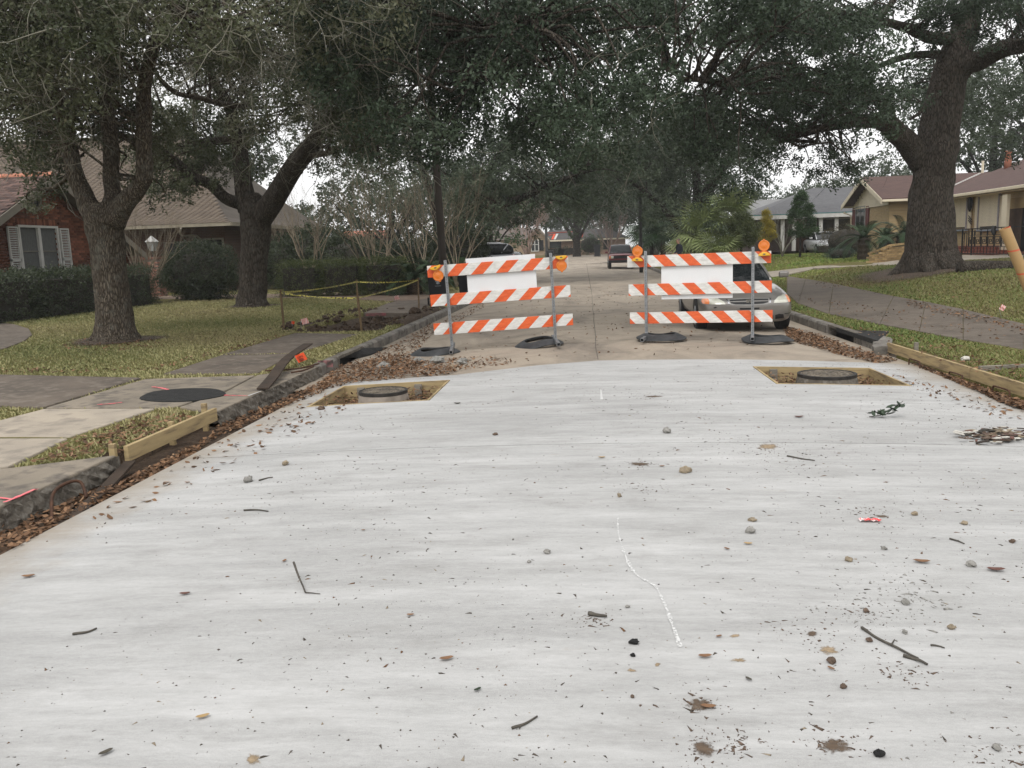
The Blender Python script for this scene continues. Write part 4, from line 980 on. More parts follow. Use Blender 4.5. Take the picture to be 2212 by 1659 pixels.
def leaf_quads(C_, D_, ln, wd, rng, bend=.15):
    """C_ centres, D_ leaf directions: one kinked quad for each leaf"""
    n = len(C_); D_ = D_ / (np.linalg.norm(D_, axis=1)[:, None] + 1e-9)
    r = rng.normal(size=(n, 3)); s = np.cross(D_, r); s /= np.linalg.norm(s, axis=1)[:, None] + 1e-9; nn = np.cross(D_, s)
    l = ln * rng.uniform(.7, 1.25, (n, 1)); w_ = wd * rng.uniform(.75, 1.25, (n, 1))
    V = np.empty((n, 4, 3)); V[:, 0] = C_ - D_ * l * .5; V[:, 1] = C_ + s * w_ * .5 + nn * w_ * bend; V[:, 2] = C_ + D_ * l * .5; V[:, 3] = C_ - s * w_ * .5 + nn * w_ * bend
    F = np.arange(4 * n).reshape(n, 4)
    return V.reshape(-1, 3), F
def sprays(clumps, dens, per, ln, wd, rng, flat=.75, shell=.55, slen=.26, out=.6):
    """leafy sprays filling round clumps: rows x, y, z, r"""
    Cs, Ds, At = [], [], []
    for x, y, z, r in clumps:
        n = max(3, int(dens * r * r)); u = rng.normal(size=(n, 3)); u /= np.linalg.norm(u, axis=1)[:, None]
        rad = r * rng.uniform(shell ** 3, 1, n) ** (1 / 3); P = np.array((x, y, z)) + u * rad[:, None] * np.array((1, 1, flat))
        d = u * out + rng.normal(size=(n, 3)) * .7 + np.array((0, 0, -.15)); d /= np.linalg.norm(d, axis=1)[:, None]
        t = rng.uniform(-.5, .5, (n, per)); tone = rng.uniform(.05, .62) + rng.uniform(0, .18, n)
        c = P[:, None, :] + d[:, None, :] * (t * slen)[:, :, None] + rng.normal(size=(n, per, 3)) * slen * .2
        ld = d[:, None, :] + rng.normal(size=(n, per, 3)) * .75
        Cs.append(c.reshape(-1, 3)); Ds.append(ld.reshape(-1, 3)); At.append(np.clip((tone[:, None] + rng.uniform(0, .16, (n, per))).reshape(-1), 0, 1))
    Cc, Dd, A = np.concatenate(Cs), np.concatenate(Ds), np.concatenate(At)
    A = np.where(rng.uniform(size=len(A)) < .015, 1.0, A)
    V, F = leaf_quads(Cc, Dd, ln, wd, rng); return V, F, np.repeat(A, 4)
def in_poly(P, poly):
    x, y = P[:, 0], P[:, 1]; q = np.array(poly, float); inside = np.zeros(len(P), bool); j = len(q) - 1
    for i in range(len(q)):
        c = ((q[i, 1] > y) != (q[j, 1] > y)) & (x < (q[j, 0] - q[i, 0]) * (y - q[i, 1]) / (q[j, 1] - q[i, 1] + 1e-12) + q[i, 0]); inside ^= c; j = i
    return inside
def mass(poly, y0, y1, r0, r1, n, rng):
    """clump centres inside a body of foliage seen as poly and reaching from depth y0 to y1"""
    q = np.array(poly, float); lo_, hi_ = q.min(0), q.max(0); out = []
    while len(out) < n:
        P = rng.uniform(lo_, hi_, (n * 2, 2)); P = P[in_poly(P, poly)]
        for a, b_ in P:
            Y = rng.uniform(y0, y1); p = atY(a, b_, Y); s = .5 * (r0 + r1) * 1.05
            for _ in range(4):                       # boughs of four clumps leave gaps between them
                d = rng.normal(size=3) * s * np.array((1, .9, .6)); out.append((p.x + d[0], p.y + d[1], p.z + d[2], rng.uniform(r0, r1) * .82))
            if len(out) >= n: break
    return out[:n]
def blob(c, rad, r0, r1, n, rng, zmin=None):
    out = []
    while len(out) < n:
        u = rng.normal(size=3); u /= np.linalg.norm(u); p = np.array(c) + u * np.array(rad) * rng.uniform(.25, 1) ** .5
        if zmin is not None and p[2] < zmin: continue
        out.append((*p, rng.uniform(r0, r1)))
    return out
def limb_line(rows, Y0=None):
    """rows px, py, Y, r_px -> world x, y, z, r"""
    out = []
    for px_, py_, Y, r in rows:
        p = atY(px_, py_, Y); out.append((p.x, p.y, p.z, r / FPX * (p - CAM).dot(_fw) * .97))
    return out
def add_limb(t, rows, m, name, sides=14, wob=.05):
    L = smooth_line(rows, 5); B = MB(); B.tube(L[:, :3], np.maximum(L[:, 3], .008), sides, True, wob); B.build(name, m, t, smooth=True); return L
def connect(t, limbs, clumps, m, rng, r0=.03, every=1, maxd=5.0, name='branch'):
    """branches from the limbs to the clumps, kept as one part"""
    P = np.vstack([l[:, :3] for l in limbs]); B = MB()
    for c in clumps[::every]:
        c = np.array(c); d = np.linalg.norm(P - c[:3], axis=1); d2 = d + np.where(P[:, 2] > c[2] + .6, 1.5, 0); i = int(np.argmin(d2))
        if d[i] > maxd or d[i] < .15: continue
        a, e = P[i], c[:3]; mid = (a + e) / 2 + rng.normal(size=3) * d[i] * .12 + np.array((0, 0, .1 * d[i])); k = min(1.6, .5 + d[i] * .3)
        L = smooth_line([a, a * .65 + mid * .35 + rng.normal(size=3) * .05 * d[i], mid, mid * .4 + e * .6 + rng.normal(size=3) * .06 * d[i], e], 2); B.tube(L, np.linspace(r0 * k, .007, len(L)), 5, False)
    if B.v: o = B.build(name, m, t, smooth=True); tag(o, kind='stuff')
def twigs(t, clumps, per, ln, r, m, rng, droop=.3, name='twigs'):
    V = []; F = []; k0 = 0
    for x, y, z, cr in clumps:
        for _ in range(per):
            u = rng.normal(size=3); u /= np.linalg.norm(u); p = np.array((x, y, z)) + u * cr * rng.uniform(.2, .9); d = u * .7 + rng.normal(size=3) * .6; d[2] -= droop; d /= np.linalg.norm(d)
            todo = [(p, d, ln * rng.uniform(.5, 1.3), r)]
            for p, d, l, rr in todo:
                n = 4; pts = [p]
                for s in range(n): d = d + rng.normal(size=3) * .28; d /= np.linalg.norm(d); pts.append(pts[-1] + d * l / n)
                if rr > r * .8 :
                    for s in (1, 2, 3): 
                        if rng.uniform() < .8: e = d + rng.normal(size=3) * .9; todo.append((pts[s], e / np.linalg.norm(e), l * .5, rr * .6))
                sd = np.cross(d, rng.normal(size=3)); sd /= np.linalg.norm(sd); s2 = np.cross(d, sd)
                for s, q in enumerate(pts):
                    w_ = rr * (1 - .7 * s / n); V += [q + sd * w_, q - sd * w_ * .5 + s2 * w_ * .87, q - sd * w_ * .5 - s2 * w_ * .87]
                for s in range(n):
                    for e in range(3): F.append((k0 + s * 3 + e, k0 + s * 3 + (e + 1) % 3, k0 + s * 3 + 3 + (e + 1) % 3, k0 + s * 3 + 3 + e))
                k0 += 3 * (n + 1)
    o = np_obj(name, np.array(V), np.array(F), m, None, t); tag(o, kind='stuff'); return o
def crown(t, clumps, dens, per, ln, wd, m, rng, **kw):
    V, F, A = sprays(clumps, dens, per, ln, wd, rng, **kw); return np_obj('crown', V, F, m, A, t)
def roots(t, base, r, n, m, rng, reach=1.2):
    for k in range(n):
        a = 2 * math.pi * k / n + rng.uniform(-.3, .3); L = []
        for s in range(6):
            f_ = s / 5; d = r * .55 + reach * r * f_; x, y = base.x + math.cos(a + .2 * f_) * d, base.y + math.sin(a + .2 * f_) * d
            L.append((x, y, gz(x, y) + (.42 * (1 - f_) ** 2.2 - .05) * r, r * (.34 * (1 - f_) + .05)))
        L = smooth_line(L, 3); B = MB(); B.tube(L[:, :3], L[:, 3], 10, True, .06); B.build('root', m, t, smooth=True)

# ---- left oak nearest the street (three stems)
rng = np.random.default_rng(11)
p = hit(250, 737); Y = p.y; t = thing('oak_tree', 'grey-barked oak dividing into three stems in front of the brick gable house', 'tree', p, 0, 'street oaks')
tr = add_limb(t, limb_line([(254, 752, Y, 66), (252, 735, Y, 52), (250, 715, Y, 44), (247, 680, Y, 39), (241, 620, Y, 36), (233, 550, Y, 36), (228, 500, Y, 40), (224, 462, Y, 42), (220, 440, Y, 34)]), M_BARK_A, 'trunk', 28, .035)
l1 = add_limb(t, limb_line([(206, 470, Y, 26), (185, 430, Y, 21), (166, 386, Y, 18), (152, 330, Y, 17), (139, 250, Y, 16), (106, 174, Y - .5, 14), (88, 87, Y - 1, 12), (83, 0, Y - 1.3, 10), (80, -90, Y - 1.5, 8)]), M_BARK_A, 'stem')
l2 = add_limb(t, limb_line([(236, 470, Y + .1, 26), (243, 430, Y + .2, 19), (241, 386, Y + .3, 17), (239, 319, Y + .4, 17), (232, 220, Y + .6, 15), (243, 104, Y + .8, 13), (250, 20, Y + 1, 10), (255, -90, Y + 1.2, 8)]), M_BARK_A, 'stem')
l3 = add_limb(t, limb_line([(246, 478, Y - .1, 27), (268, 440, Y - .2, 22), (294, 412, Y - .2, 19), (311, 380, Y - .3, 18), (311, 319, Y - .3, 17), (310, 250, Y - .4, 17), (314, 174, Y - .5, 15), (332, 104, Y - .6, 13), (365, 40, Y - .8, 10), (400, -60, Y - 1, 8)]), M_BARK_A, 'stem')
l4 = add_limb(t, limb_line([(90, 100, Y - 1, 8), (121, 87, Y - 1.2, 8), (52, 59, Y - 1.8, 8), (0, 30, Y - 2.2, 8), (-90, -10, Y - 2.6, 7)]), M_BARK_A, 'limb', 8)
roots(t, p, .42, 7, M_BARK_A, rng, .9)
A_ = mass([(-120, -60), (900, -60), (860, 60), (700, 130), (560, 110), (470, 60), (400, 40), (330, 110), (330, 180), (285, 215), (270, 200), (210, 180), (150, 215), (60, 250), (-120, 240)], Y - 3.5, Y + 2, .45, .85, 165, rng)
A2 = mass([(40, 230), (180, 215), (170, 300), (160, 400), (175, 450), (150, 445), (90, 370), (70, 300)], Y + .6, Y + 2.5, .32, .55, 40, rng)
A3 = mass([(200, 190), (300, 180), (300, 300), (280, 400), (252, 330), (200, 300)], Y + .8, Y + 2.5, .34, .55, 44, rng)
top = blob((p.x + .5, Y - .5, 9.0), (5.5, 5.5, 2.6), 1.0, 1.5, 22, rng, 6.2)
crown(t, A_ + A2 + A3, 110, 14, .082, .036, L_OAK_O, rng); crown(t, top, 16, 12, .17, .08, L_OAK_O, rng, slen=.5)
connect(t, [l1, l2, l3, l4], A_ + A2 + A3 + top, M_BARK_A, rng, .028)
twigs(t, A_, 6, 1.0, .0095, M_TWIG, rng)

# ---- second left oak
rng = np.random.default_rng(12)
p = hit(545, 662); Y = p.y; t = thing('oak_tree', 'oak with a low limb reaching left and a thick limb leaning right', 'tree', p, 0, 'street oaks')
tr = add_limb(t, limb_line([(545, 676, Y, 46), (545, 660, Y, 38), (545, 640, Y, 32), (547, 600, Y, 30), (550, 540, Y, 30), (553, 490, Y, 33), (548, 450, Y, 31), (538, 425, Y, 24)]), M_BARK_B, 'trunk', 26, .035)
m1 = add_limb(t, limb_line([(540, 450, Y, 26), (528, 420, Y, 21), (521, 347, Y, 18), (514, 295, Y, 16), (500, 243, Y - .4, 13), (482, 208, Y - .8, 11), (462, 174, Y - 1.2, 9), (451, 121, Y - 1.5, 8), (458, 52, Y - 2, 7), (470, -60, Y - 2.3, 6)]), M_BARK_B, 'limb')
m2 = add_limb(t, limb_line([(556, 480, Y, 28), (590, 434, Y - .4, 24), (625, 375, Y - 1, 22), (660, 330, Y - 1.6, 21), (687, 295, Y - 2.2, 18), (720, 262, Y - 3, 14), (760, 205, Y - 4.5, 11), (820, 150, Y - 6, 10), (885, 105, Y - 7.5, 9), (956, 80, Y - 8.5, 8), (1050, 58, Y - 9.5, 6), (1150, 42, Y - 10, 4)]), M_BARK_B, 'limb')
m3 = add_limb(t, limb_line([(520, 440, Y, 15), (486, 427, Y - .3, 13), (451, 396, Y - .6, 12), (417, 382, Y - .9, 11), (382, 351, Y - 1.3, 10), (340, 323, Y - 1.8, 9), (312, 302, Y - 2.2, 8), (271, 295, Y - 2.6, 7), (225, 280, Y - 3, 6)]), M_BARK_B, 'limb', 10)
m4 = add_limb(t, limb_line([(514, 300, Y, 10), (469, 305, Y + .3, 9), (417, 309, Y + .6, 8), (365, 323, Y + 1, 5)]), M_BARK_B, 'limb', 8)
m5 = add_limb(t, limb_line([(531, 229, Y - 2, 6), (486, 226, Y - 3, 6.5), (434, 212, Y - 4, 6), (382, 201, Y - 5, 5.5), (347, 172, Y - 5.6, 5), (330, 140, Y - 6, 3)]), M_BARK_A, 'limb', 8)
m6 = add_limb(t, limb_line([(770, 200, Y - 5, 8), (840, 160, Y - 6.5, 7), (894, 125, Y - 7.5, 6.5), (939, 121, Y - 8, 6), (991, 118, Y - 8.5, 5), (1060, 149, Y - 9, 3.5)]), M_BARK_B, 'limb', 8)
m7 = add_limb(t, limb_line([(665, 335, Y - 1.7, 8), (700, 332, Y - 2.2, 6.5), (735, 318, Y - 2.8, 5), (775, 325, Y - 3.2, 3.5), (820, 345, Y - 3.5, 2)]), M_BARK_A, 'limb', 8)
roots(t, p, .45, 7, M_BARK_B, rng, .9)
B1 = mass([(340, 100), (470, 70), (560, 120), (700, 140), (820, 180), (880, 260), (830, 330), (740, 290), (660, 250), (600, 260), (560, 300), (540, 210), (470, 190), (420, 240), (400, 150)], Y - 5, Y + 1.5, .5, .95, 95, rng)
B2 = mass([(345, 260), (420, 235), (500, 260), (500, 310), (440, 360), (400, 345), (360, 350), (335, 300)], Y - 1, Y + 1.5, .45, .8, 44, rng)
B3 = mass([(700, -50), (1340, -50), (1350, 40), (1330, 110), (1370, 180), (1340, 260), (1230, 300), (1080, 290), (960, 270), (860, 260), (760, 200), (700, 120)], Y - 11.5, Y - 5, .45, .85, 152, rng)
B4 = mass([(335, 360), (375, 370), (420, 400), (410, 440), (370, 430), (345, 400)], Y - 1.5, Y - .5, .3, .45, 8, rng)
B5 = mass([(270, 300), (330, 330), (480, 330), (505, 400), (440, 430), (380, 400), (300, 400), (260, 350)], Y - 2, Y + 1, .3, .5, 44, rng)
top = blob((p.x + 1.5, Y - 1.5, 10.5), (6.5, 6.5, 2.5), 1.1, 1.7, 24, rng, 7.8)
crown(t, B1 + B2 + B4 + B5, 85, 14, .096, .042, L_OAK_O, rng); crown(t, B3, 112, 14, .090, .040, L_OAK_D, rng); crown(t, top, 14, 12, .19, .09, L_OAK_D, rng, slen=.5)
connect(t, [m1, m2, m3, m4, m5, m6, m7], B1 + B2 + B3 + B4 + B5 + top, M_BARK_B, rng, .032, maxd=6)
twigs(t, B1, 7, 1.3, .0125, M_TWIG, rng); twigs(t, B3[::3], 2, .9, .008, M_TWIG, rng)

# ---- great oak at the right
rng = np.random.default_rng(13)
p = hit(2012, 582); Y = p.y; t = thing('oak_tree', 'massive dark oak with buttressed roots in front of the tan brick house', 'tree', p, 0, 'street oaks')
tr = add_limb(t, limb_line([(2016, 604, Y, 84), (2014, 586, Y, 70), (2012, 568, Y, 60), (2011, 540, Y, 54), (2010, 480, Y, 49), (2012, 420, Y, 45), (2016, 380, Y, 43), (2022, 330, Y, 45), (2028, 290, Y, 42), (2041, 208, Y, 39), (2058, 139, Y, 35), (2076, 87, Y, 31), (2093, 35, Y, 27), (2104, -30, Y, 22), (2110, -120, Y, 16)]), M_BARK_B, 'trunk', 32, .035)
r1 = add_limb(t, limb_line([(1992, 350, Y, 30), (1965, 312, Y - .2, 25), (1937, 288, Y - .4, 23), (1913, 264, Y - .7, 21), (1878, 260, Y - 1.2, 16), (1843, 264, Y - 1.8, 13), (1791, 274, Y - 2.6, 9), (1739, 288, Y - 3.4, 6), (1690, 300, Y - 4, 4)]), M_BARK_B, 'limb')
r2 = add_limb(t, limb_line([(1925, 272, Y - .5, 18), (1908, 226, Y - 1, 15), (1878, 208, Y - 1.6, 12), (1826, 194, Y - 2.6, 9), (1756, 187, Y - 4, 8), (1687, 167, Y - 5.5, 7.5), (1617, 174, Y - 7, 7), (1576, 187, Y - 7.6, 6.5), (1531, 174, Y - 8.4, 5.5), (1479, 170, Y - 9, 4.5), (1440, 150, Y - 9.5, 3.5), (1415, 148, Y - 9.8, 2)]), M_BARK_B, 'limb')
r3 = add_limb(t, limb_line([(2066, 85, Y, 15), (2006, 80, Y - .8, 12.5), (1965, 62, Y - 1.5, 11), (1930, 52, Y - 2.2, 9), (1895, 45, Y - 3, 8), (1843, 38, Y - 4, 7.5), (1808, 24, Y - 4.8, 6.5), (1756, 38, Y - 5.8, 5), (1700, 50, Y - 6.8, 3)]), M_BARK_B, 'limb', 10)
r4 = add_limb(t, limb_line([(2048, 118, Y, 9), (1982, 118, Y - .8, 8), (1937, 128, Y - 1.4, 7), (1890, 145, Y - 2, 5), (1840, 150, Y - 2.8, 3)]), M_BARK_B, 'limb', 10)
r5 = add_limb(t, limb_line([(2062, 160, Y, 28), (2090, 140, Y - .3, 24), (2121, 128, Y - .6, 21), (2173, 104, Y - 1.2, 19), (2212, 97, Y - 1.8, 17), (2290, 70, Y - 2.6, 14), (2400, 30, Y - 3.4, 9)]), M_BARK_B, 'limb')
r6 = add_limb(t, limb_line([(1900, 40, Y - 3, 7), (1930, 0, Y - 3, 7), (1960, -60, Y - 3.2, 6)]), M_BARK_B, 'limb', 8)
r7 = add_limb(t, limb_line([(1965, 258, Y - .5, 3), (1985, 245, Y - .6, 4), (1998, 228, Y - .5, 5)]), M_BARK_B, 'limb', 8)
roots(t, p, .95, 8, M_BARK_B, rng, .9)
q0 = hit(2075, 588)
for k, (dx, dy) in enumerate(((1, -.35), (.9, .2))):
    L = []
    for s in range(8):
        f_ = s / 7; x, y = q0.x + dx * f_ * (2.6 - k), q0.y + dy * f_ * 2; L.append((x, y, gz(x, y) + .10 * (1 - f_), .18 * (1 - f_) + .05))
    L = smooth_line(L, 3); B = MB(); B.tube(L[:, :3], L[:, 3], 8, True, .1); B.build('root', M_BARK_B, t, smooth=True)
C1 = mass([(1400, 70), (1450, 30), (1560, 25), (1680, 40), (1760, 45), (1850, 60), (1920, 70), (1920, 180), (1930, 240), (1875, 320), (1850, 330), (1810, 370), (1790, 365), (1795, 310), (1750, 310), (1700, 325), (1640, 340), (1560, 320), (1500, 280), (1450, 240), (1470, 190), (1420, 140)], Y - 9, Y - 1, .42, .78, 148, rng)
C2 = mass([(1700, 30), (1760, 40), (1850, 10), (1960, 45), (2050, 45), (2060, 75), (1990, 60), (1930, 35), (1850, 70), (1760, 70)], Y - 5, Y - 1, .35, .6, 26, rng)
C3 = mass([(1960, -30), (2090, -30), (2065, 60), (1990, 40)], Y - 4, Y - 1, .4, .7, 16, rng)
C4 = mass([(2110, -30), (2330, -30), (2330, 110), (2212, 85), (2150, 60), (2120, 80)], Y - 4, Y + 1, .4, .8, 30, rng)
C5 = mass([(2085, 190), (2130, 150), (2330, 130), (2330, 290), (2212, 250), (2150, 300), (2110, 330), (2080, 280)], Y + 1, Y + 5, .5, .9, 44, rng)
C6 = mass([(1925, 180), (1990, 130), (2010, 170), (1985, 215), (1960, 260), (1935, 240)], Y - .5, Y + 2, .3, .5, 12, rng)
C7 = mass([(1350, -40), (1420, -40), (1430, 10), (1690, 10), (1690, -40), (1760, -40), (1700, 40), (1500, 60), (1400, 50)], Y - 10, Y - 6, .4, .7, 34, rng)
C8 = mass([(1780, 330), (1870, 320), (1885, 335), (1800, 405), (1780, 395)], Y - 3, Y - 2, .25, .42, 14, rng)
top = blob((p.x - 1, Y - 1.5, 12.5), (8, 7.5, 3), 1.2, 1.9, 26, rng, 9.6)
crown(t, C1 + C2 + C3 + C4 + C6 + C7 + C8, 112, 14, .096, .043, L_OAK_D, rng); crown(t, C5, 36, 14, .11, .048, L_OAK_F, rng); crown(t, top, 13, 12, .2, .1, L_OAK_D, rng, slen=.5)
connect(t, [r1, r2, r3, r4, r5, r6, r7], C1 + C2 + C3 + C4 + C6 + C7 + C8, M_BARK_B, rng, .035, maxd=5)
twigs(t, (C1 + C8)[::2], 2, 1.0, .008, M_TWIG_D, rng, .6)

# ---- oak arching over the street beyond the pole
rng = np.random.default_rng(14)
Y = 41; b0 = atY(962, 590, Y); p = Vector((b0.x, Y, gz(b0.x, Y))); t = thing('oak_tree', 'oak behind the leaning pole with a limb arching right over the street', 'tree', p, 0, 'street oaks')
n1 = add_limb(t, limb_line([(960, 580, Y, 20), (962, 560, Y, 16), (968, 535, Y, 14), (976, 505, Y - .2, 13.5), (996, 474, Y - .5, 12), (1022, 458, Y - .9, 11), (1060, 450, Y - 1.4, 9.5), (1120, 430, Y - 2.2, 8), (1190, 400, Y - 3, 6), (1260, 370, Y - 3.5, 3)]), M_BARK_C, 'trunk', 14)
n2 = add_limb(t, limb_line([(966, 545, Y, 11), (950, 480, Y + .3, 10), (930, 410, Y + .5, 9), (905, 340, Y + .4, 7), (880, 280, Y, 5)]), M_BARK_C, 'limb', 10)
n3 = add_limb(t, limb_line([(1000, 472, Y - .5, 8), (1040, 400, Y - .8, 7), (1080, 330, Y - 1.5, 6), (1120, 260, Y - 2, 4)]), M_BARK_C, 'limb', 10)
D1 = mass([(770, 250), (900, 230), (1100, 250), (1300, 270), (1360, 330), (1330, 420), (1290, 455), (1180, 440), (1080, 435), (1020, 430), (960, 380), (900, 400), (840, 380), (780, 330)], Y - 5, Y + 4, .9, 1.6, 150, rng)
D2 = mass([(1000, 420), (1290, 430), (1260, 462), (1160, 455), (1090, 470), (1040, 480), (1010, 460)], Y - 4, Y + 1, .6, 1.0, 36, rng)
crown(t, D1 + D2, 24, 14, .15, .065, L_OAK_F, rng, slen=.4)
crown(t, blob((p.x + 3, Y, 13), (8, 7, 3), 1.6, 2.2, 30, rng, 10.5), 9, 12, .25, .12, L_OAK_F, rng, slen=.6)
connect(t, [n1, n2, n3], D1 + D2, M_BARK_C, rng, .05, 2, maxd=8); twigs(t, D1[::2], 2, 1.6, .014, M_TWIG, rng, .5)

# ---- oak on the right beyond the great one
rng = np.random.default_rng(15)
Y = 47; b0 = atY(1487, 570, Y); p = Vector((b0.x, Y, gz(b0.x, Y))); t = thing('oak_tree', 'dark leaning oak behind the fan palms on the right', 'tree', p, 0, 'street oaks')
n1 = add_limb(t, limb_line([(1484, 580, Y, 19), (1488, 540, Y, 16), (1496, 500, Y, 15), (1510, 460, Y, 14), (1532, 410, Y - .5, 12), (1562, 360, Y - 1, 9), (1610, 315, Y - 1.5, 6)]), M_BARK_C, 'trunk', 14)
n2 = add_limb(t, limb_line([(1496, 500, Y, 12), (1505, 430, Y, 10), (1500, 360, Y, 8), (1470, 290, Y, 5)]), M_BARK_C, 'limb', 10)
n3 = add_limb(t, limb_line([(1490, 520, Y, 8), (1450, 470, Y, 7), (1400, 420, Y - .5, 5), (1360, 390, Y - 1, 3)]), M_BARK_C, 'limb', 10)
D1 = mass([(1320, 300), (1400, 240), (1480, 260), (1540, 300), (1590, 330), (1610, 355), (1580, 390), (1550, 400), (1530, 440), (1440, 460), (1380, 480), (1330, 440)], Y - 4, Y + 5, .9, 1.5, 130, rng)
D2 = mass([(1550, 395), (1600, 385), (1595, 425), (1560, 425)], Y + 2, Y + 5, .5, .8, 10, rng)
crown(t, D1 + D2, 24, 14, .155, .068, L_OAK_F, rng, slen=.4); connect(t, [n1, n2, n3], D1, M_BARK_C, rng, .05, 2, maxd=8)
crown(t, blob((p.x, Y, 13.5), (8, 7, 3), 1.6, 2.2, 26, rng, 11), 9, 12, .25, .12, L_OAK_F, rng, slen=.6)

# ---- distant trees
def far_tree(label, px_, Y, base_py, h, rad, m, seed, trunk_r=.3, dens=9, ln=.3, n=34, lean=0, low=.35, name='oak_tree'):
    rng = np.random.default_rng(seed); b0 = atY(px_, base_py, Y); p = Vector((b0.x, Y, gz(b0.x, Y))); t = thing(name, label, 'tree', p, 0, 'background trees')
    L = smooth_line([(p.x, Y, p.z - .1, trunk_r * 1.3), (p.x + lean * .1, Y, p.z + h * .12, trunk_r), (p.x + lean * .3, Y, p.z + h * .3, trunk_r * .85), (p.x + lean, Y, p.z + h * .7, trunk_r * .3)], 4)
    B = MB(); B.tube(L[:, :3], L[:, 3], 10, True, .05); B.build('trunk', M_BARK_C, t, smooth=True); limbs = [L]
    for k in range(5):
        a = 2 * math.pi * k / 5 + rng.uniform(-.4, .4); s = L[len(L) // 3 + k % 3]; e = (s[0] + math.cos(a) * rad * .7, s[1] + math.sin(a) * rad * .7, p.z + h * rng.uniform(.5, .75))
        q = smooth_line([(*s[:3], trunk_r * .5), ((s[0] * .6 + e[0] * .4), (s[1] * .6 + e[1] * .4), s[2] + (e[2] - s[2]) * .55, trunk_r * .33), (*e, .05)], 4); B = MB(); B.tube(q[:, :3], q[:, 3], 7, True); B.build('limb', M_BARK_C, t, smooth=True); limbs.append(q)
    cl = blob((p.x + lean, Y, p.z + h * (1 + low) / 2), (rad, rad, h * (1 - low) / 2), rad * .22, rad * .38, int(n * .8), rng)
    crown(t, cl, dens * .9, 12, ln * 1.1, ln * .5, m, rng, slen=ln * 2.4); connect(t, limbs, cl, M_BARK_C, rng, .05, 2, maxd=rad)
    return t
far_tree('spreading far oak in front of the brick ranch house', 1246, 96, 547, 12, 7.5, L_OAK_F, 21, .4, 8, .3, 46, 0, .42)
far_tree('green bushy tree left of the pinkish bare tree', 1062, 62, 545, 6.5, 3.0, L_GRN, 22, .2, 11, .2, 32, 0, .1, 'broadleaf_tree')
far_tree('hazy oak rising behind the grey-roofed house, left one', 1655, 95, 470, 7.4, 5, L_OAK_F, 23)
far_tree('hazy oak rising behind the grey-roofed house, right one', 1790, 105, 470, 7.8, 5.5, L_OAK_F, 24)
far_tree('hazy tall oak behind the gable of the tan house', 1900, 85, 470, 7.6, 5.5, L_OAK_F, 25)
far_tree('large oak behind the tan house, right of the great oak trunk', 2140, 66, 450, 13.5, 7, L_OAK_F, 26, .4, 9, .26, 54)
far_tree('large oak behind the tan house at the right edge', 2330, 60, 450, 13, 7, L_OAK_F, 27, .4, 9, .26, 50)
far_tree('distant oak at the end of the street, left of the tan stucco house', 1020, 125, 545, 13, 8, L_OAK_F, 28, .4, 7, .4, 40)
far_tree('distant oak behind the brick ranch house', 1330, 140, 540, 14, 9, L_OAK_F, 29, .4, 7, .42, 44)
far_tree('distant oak on the right behind the fan palms', 1420, 120, 545, 13, 9, L_OAK_F, 30, .4, 7, .4, 44)
far_tree('oak behind the crape myrtles at the left', 850, 58, 560, 8.0, 5.0, L_OAK_F, 31, .3, 10, .24, 44, 0, .22)
far_tree('leafy oak behind the leaning pole and shrubs', 945, 60, 560, 7.5, 4.5, L_OAK_F, 36, .3, 10, .24, 40, 0, .15)
far_tree('leafy tree beyond the right end of the shingle roof', 700, 66, 560, 6.2, 4.2, L_OAK_F, 37, .3, 10, .24, 34, 0, .12)
far_tree('oak crown showing behind the big shingle roof', 470, 62, 500, 13.5, 6, L_OAK_F, 32, .35, 8, .28, 40)
far_tree('faraway oak behind the stucco house', 1120, 150, 540, 12, 8, L_OAK_F, 34, .4, 6, .45, 34)
far_tree('faraway oak between stucco house and ranch house', 1205, 160, 540, 12.5, 8, L_OAK_F, 35, .4, 6, .45, 34)
far_tree('distant oak at the street end, right of the ranch house', 1480, 90, 545, 12, 7, L_OAK_F, 33, .35, 8, .3, 44)

# ---- bare crape myrtles
def bare_tree(label, base, h, n, spread, seed, m, tips=4, fuzz=None, name='crape_myrtle', r0=.06):
    rng = np.random.default_rng(seed); t = thing(name, label, 'tree', base, 0, 'bare crape myrtles')
    for k in range(n):
        a = 2 * math.pi * k / n + rng.uniform(-.4, .4); B = MB(); todo = [(np.array(base), np.array((math.cos(a) * .25, math.sin(a) * .25, 1.0)), h * rng.uniform(.3, .42), r0, 0)]; i = 0
        while i < len(todo):
            q, d, l, r, lv = todo[i]; i += 1; d = d / np.linalg.norm(d); pts = [q]
            for s in range(4):
                d = d + rng.normal(size=3) * .09 + np.array((math.cos(a), math.sin(a), 0)) * .05 * spread + (np.array((0, 0, .08)) if lv else 0); d /= np.linalg.norm(d); pts.append(pts[-1] + d * l / 4)
            B.tube(pts if lv < 3 else pts[::2], np.linspace(r, r * .62, 5 if lv < 3 else 3), 5 if lv < 2 else 3, False)
            if lv < 4:
                for c in range(int(rng.integers(2, tips)) if lv else 3):
                    e = d + rng.normal(size=3) * (.22 + .08 * spread); e[2] = abs(e[2]) + .25; todo.append((pts[-1 if c < 2 or lv == 0 else 3], e, l * rng.uniform(.55, .85), r * .52, lv + 1))
        B.build('stem', m, t, smooth=True)
    return t
M_MYRT = mat('crape_myrtle_bark', (.25, .205, .145), (.17, .14, .10), 5, .85)
M_MYRT_P = mat('pinkish_twig', (.27, .19, .15), (.2, .15, .13), 5, .9)
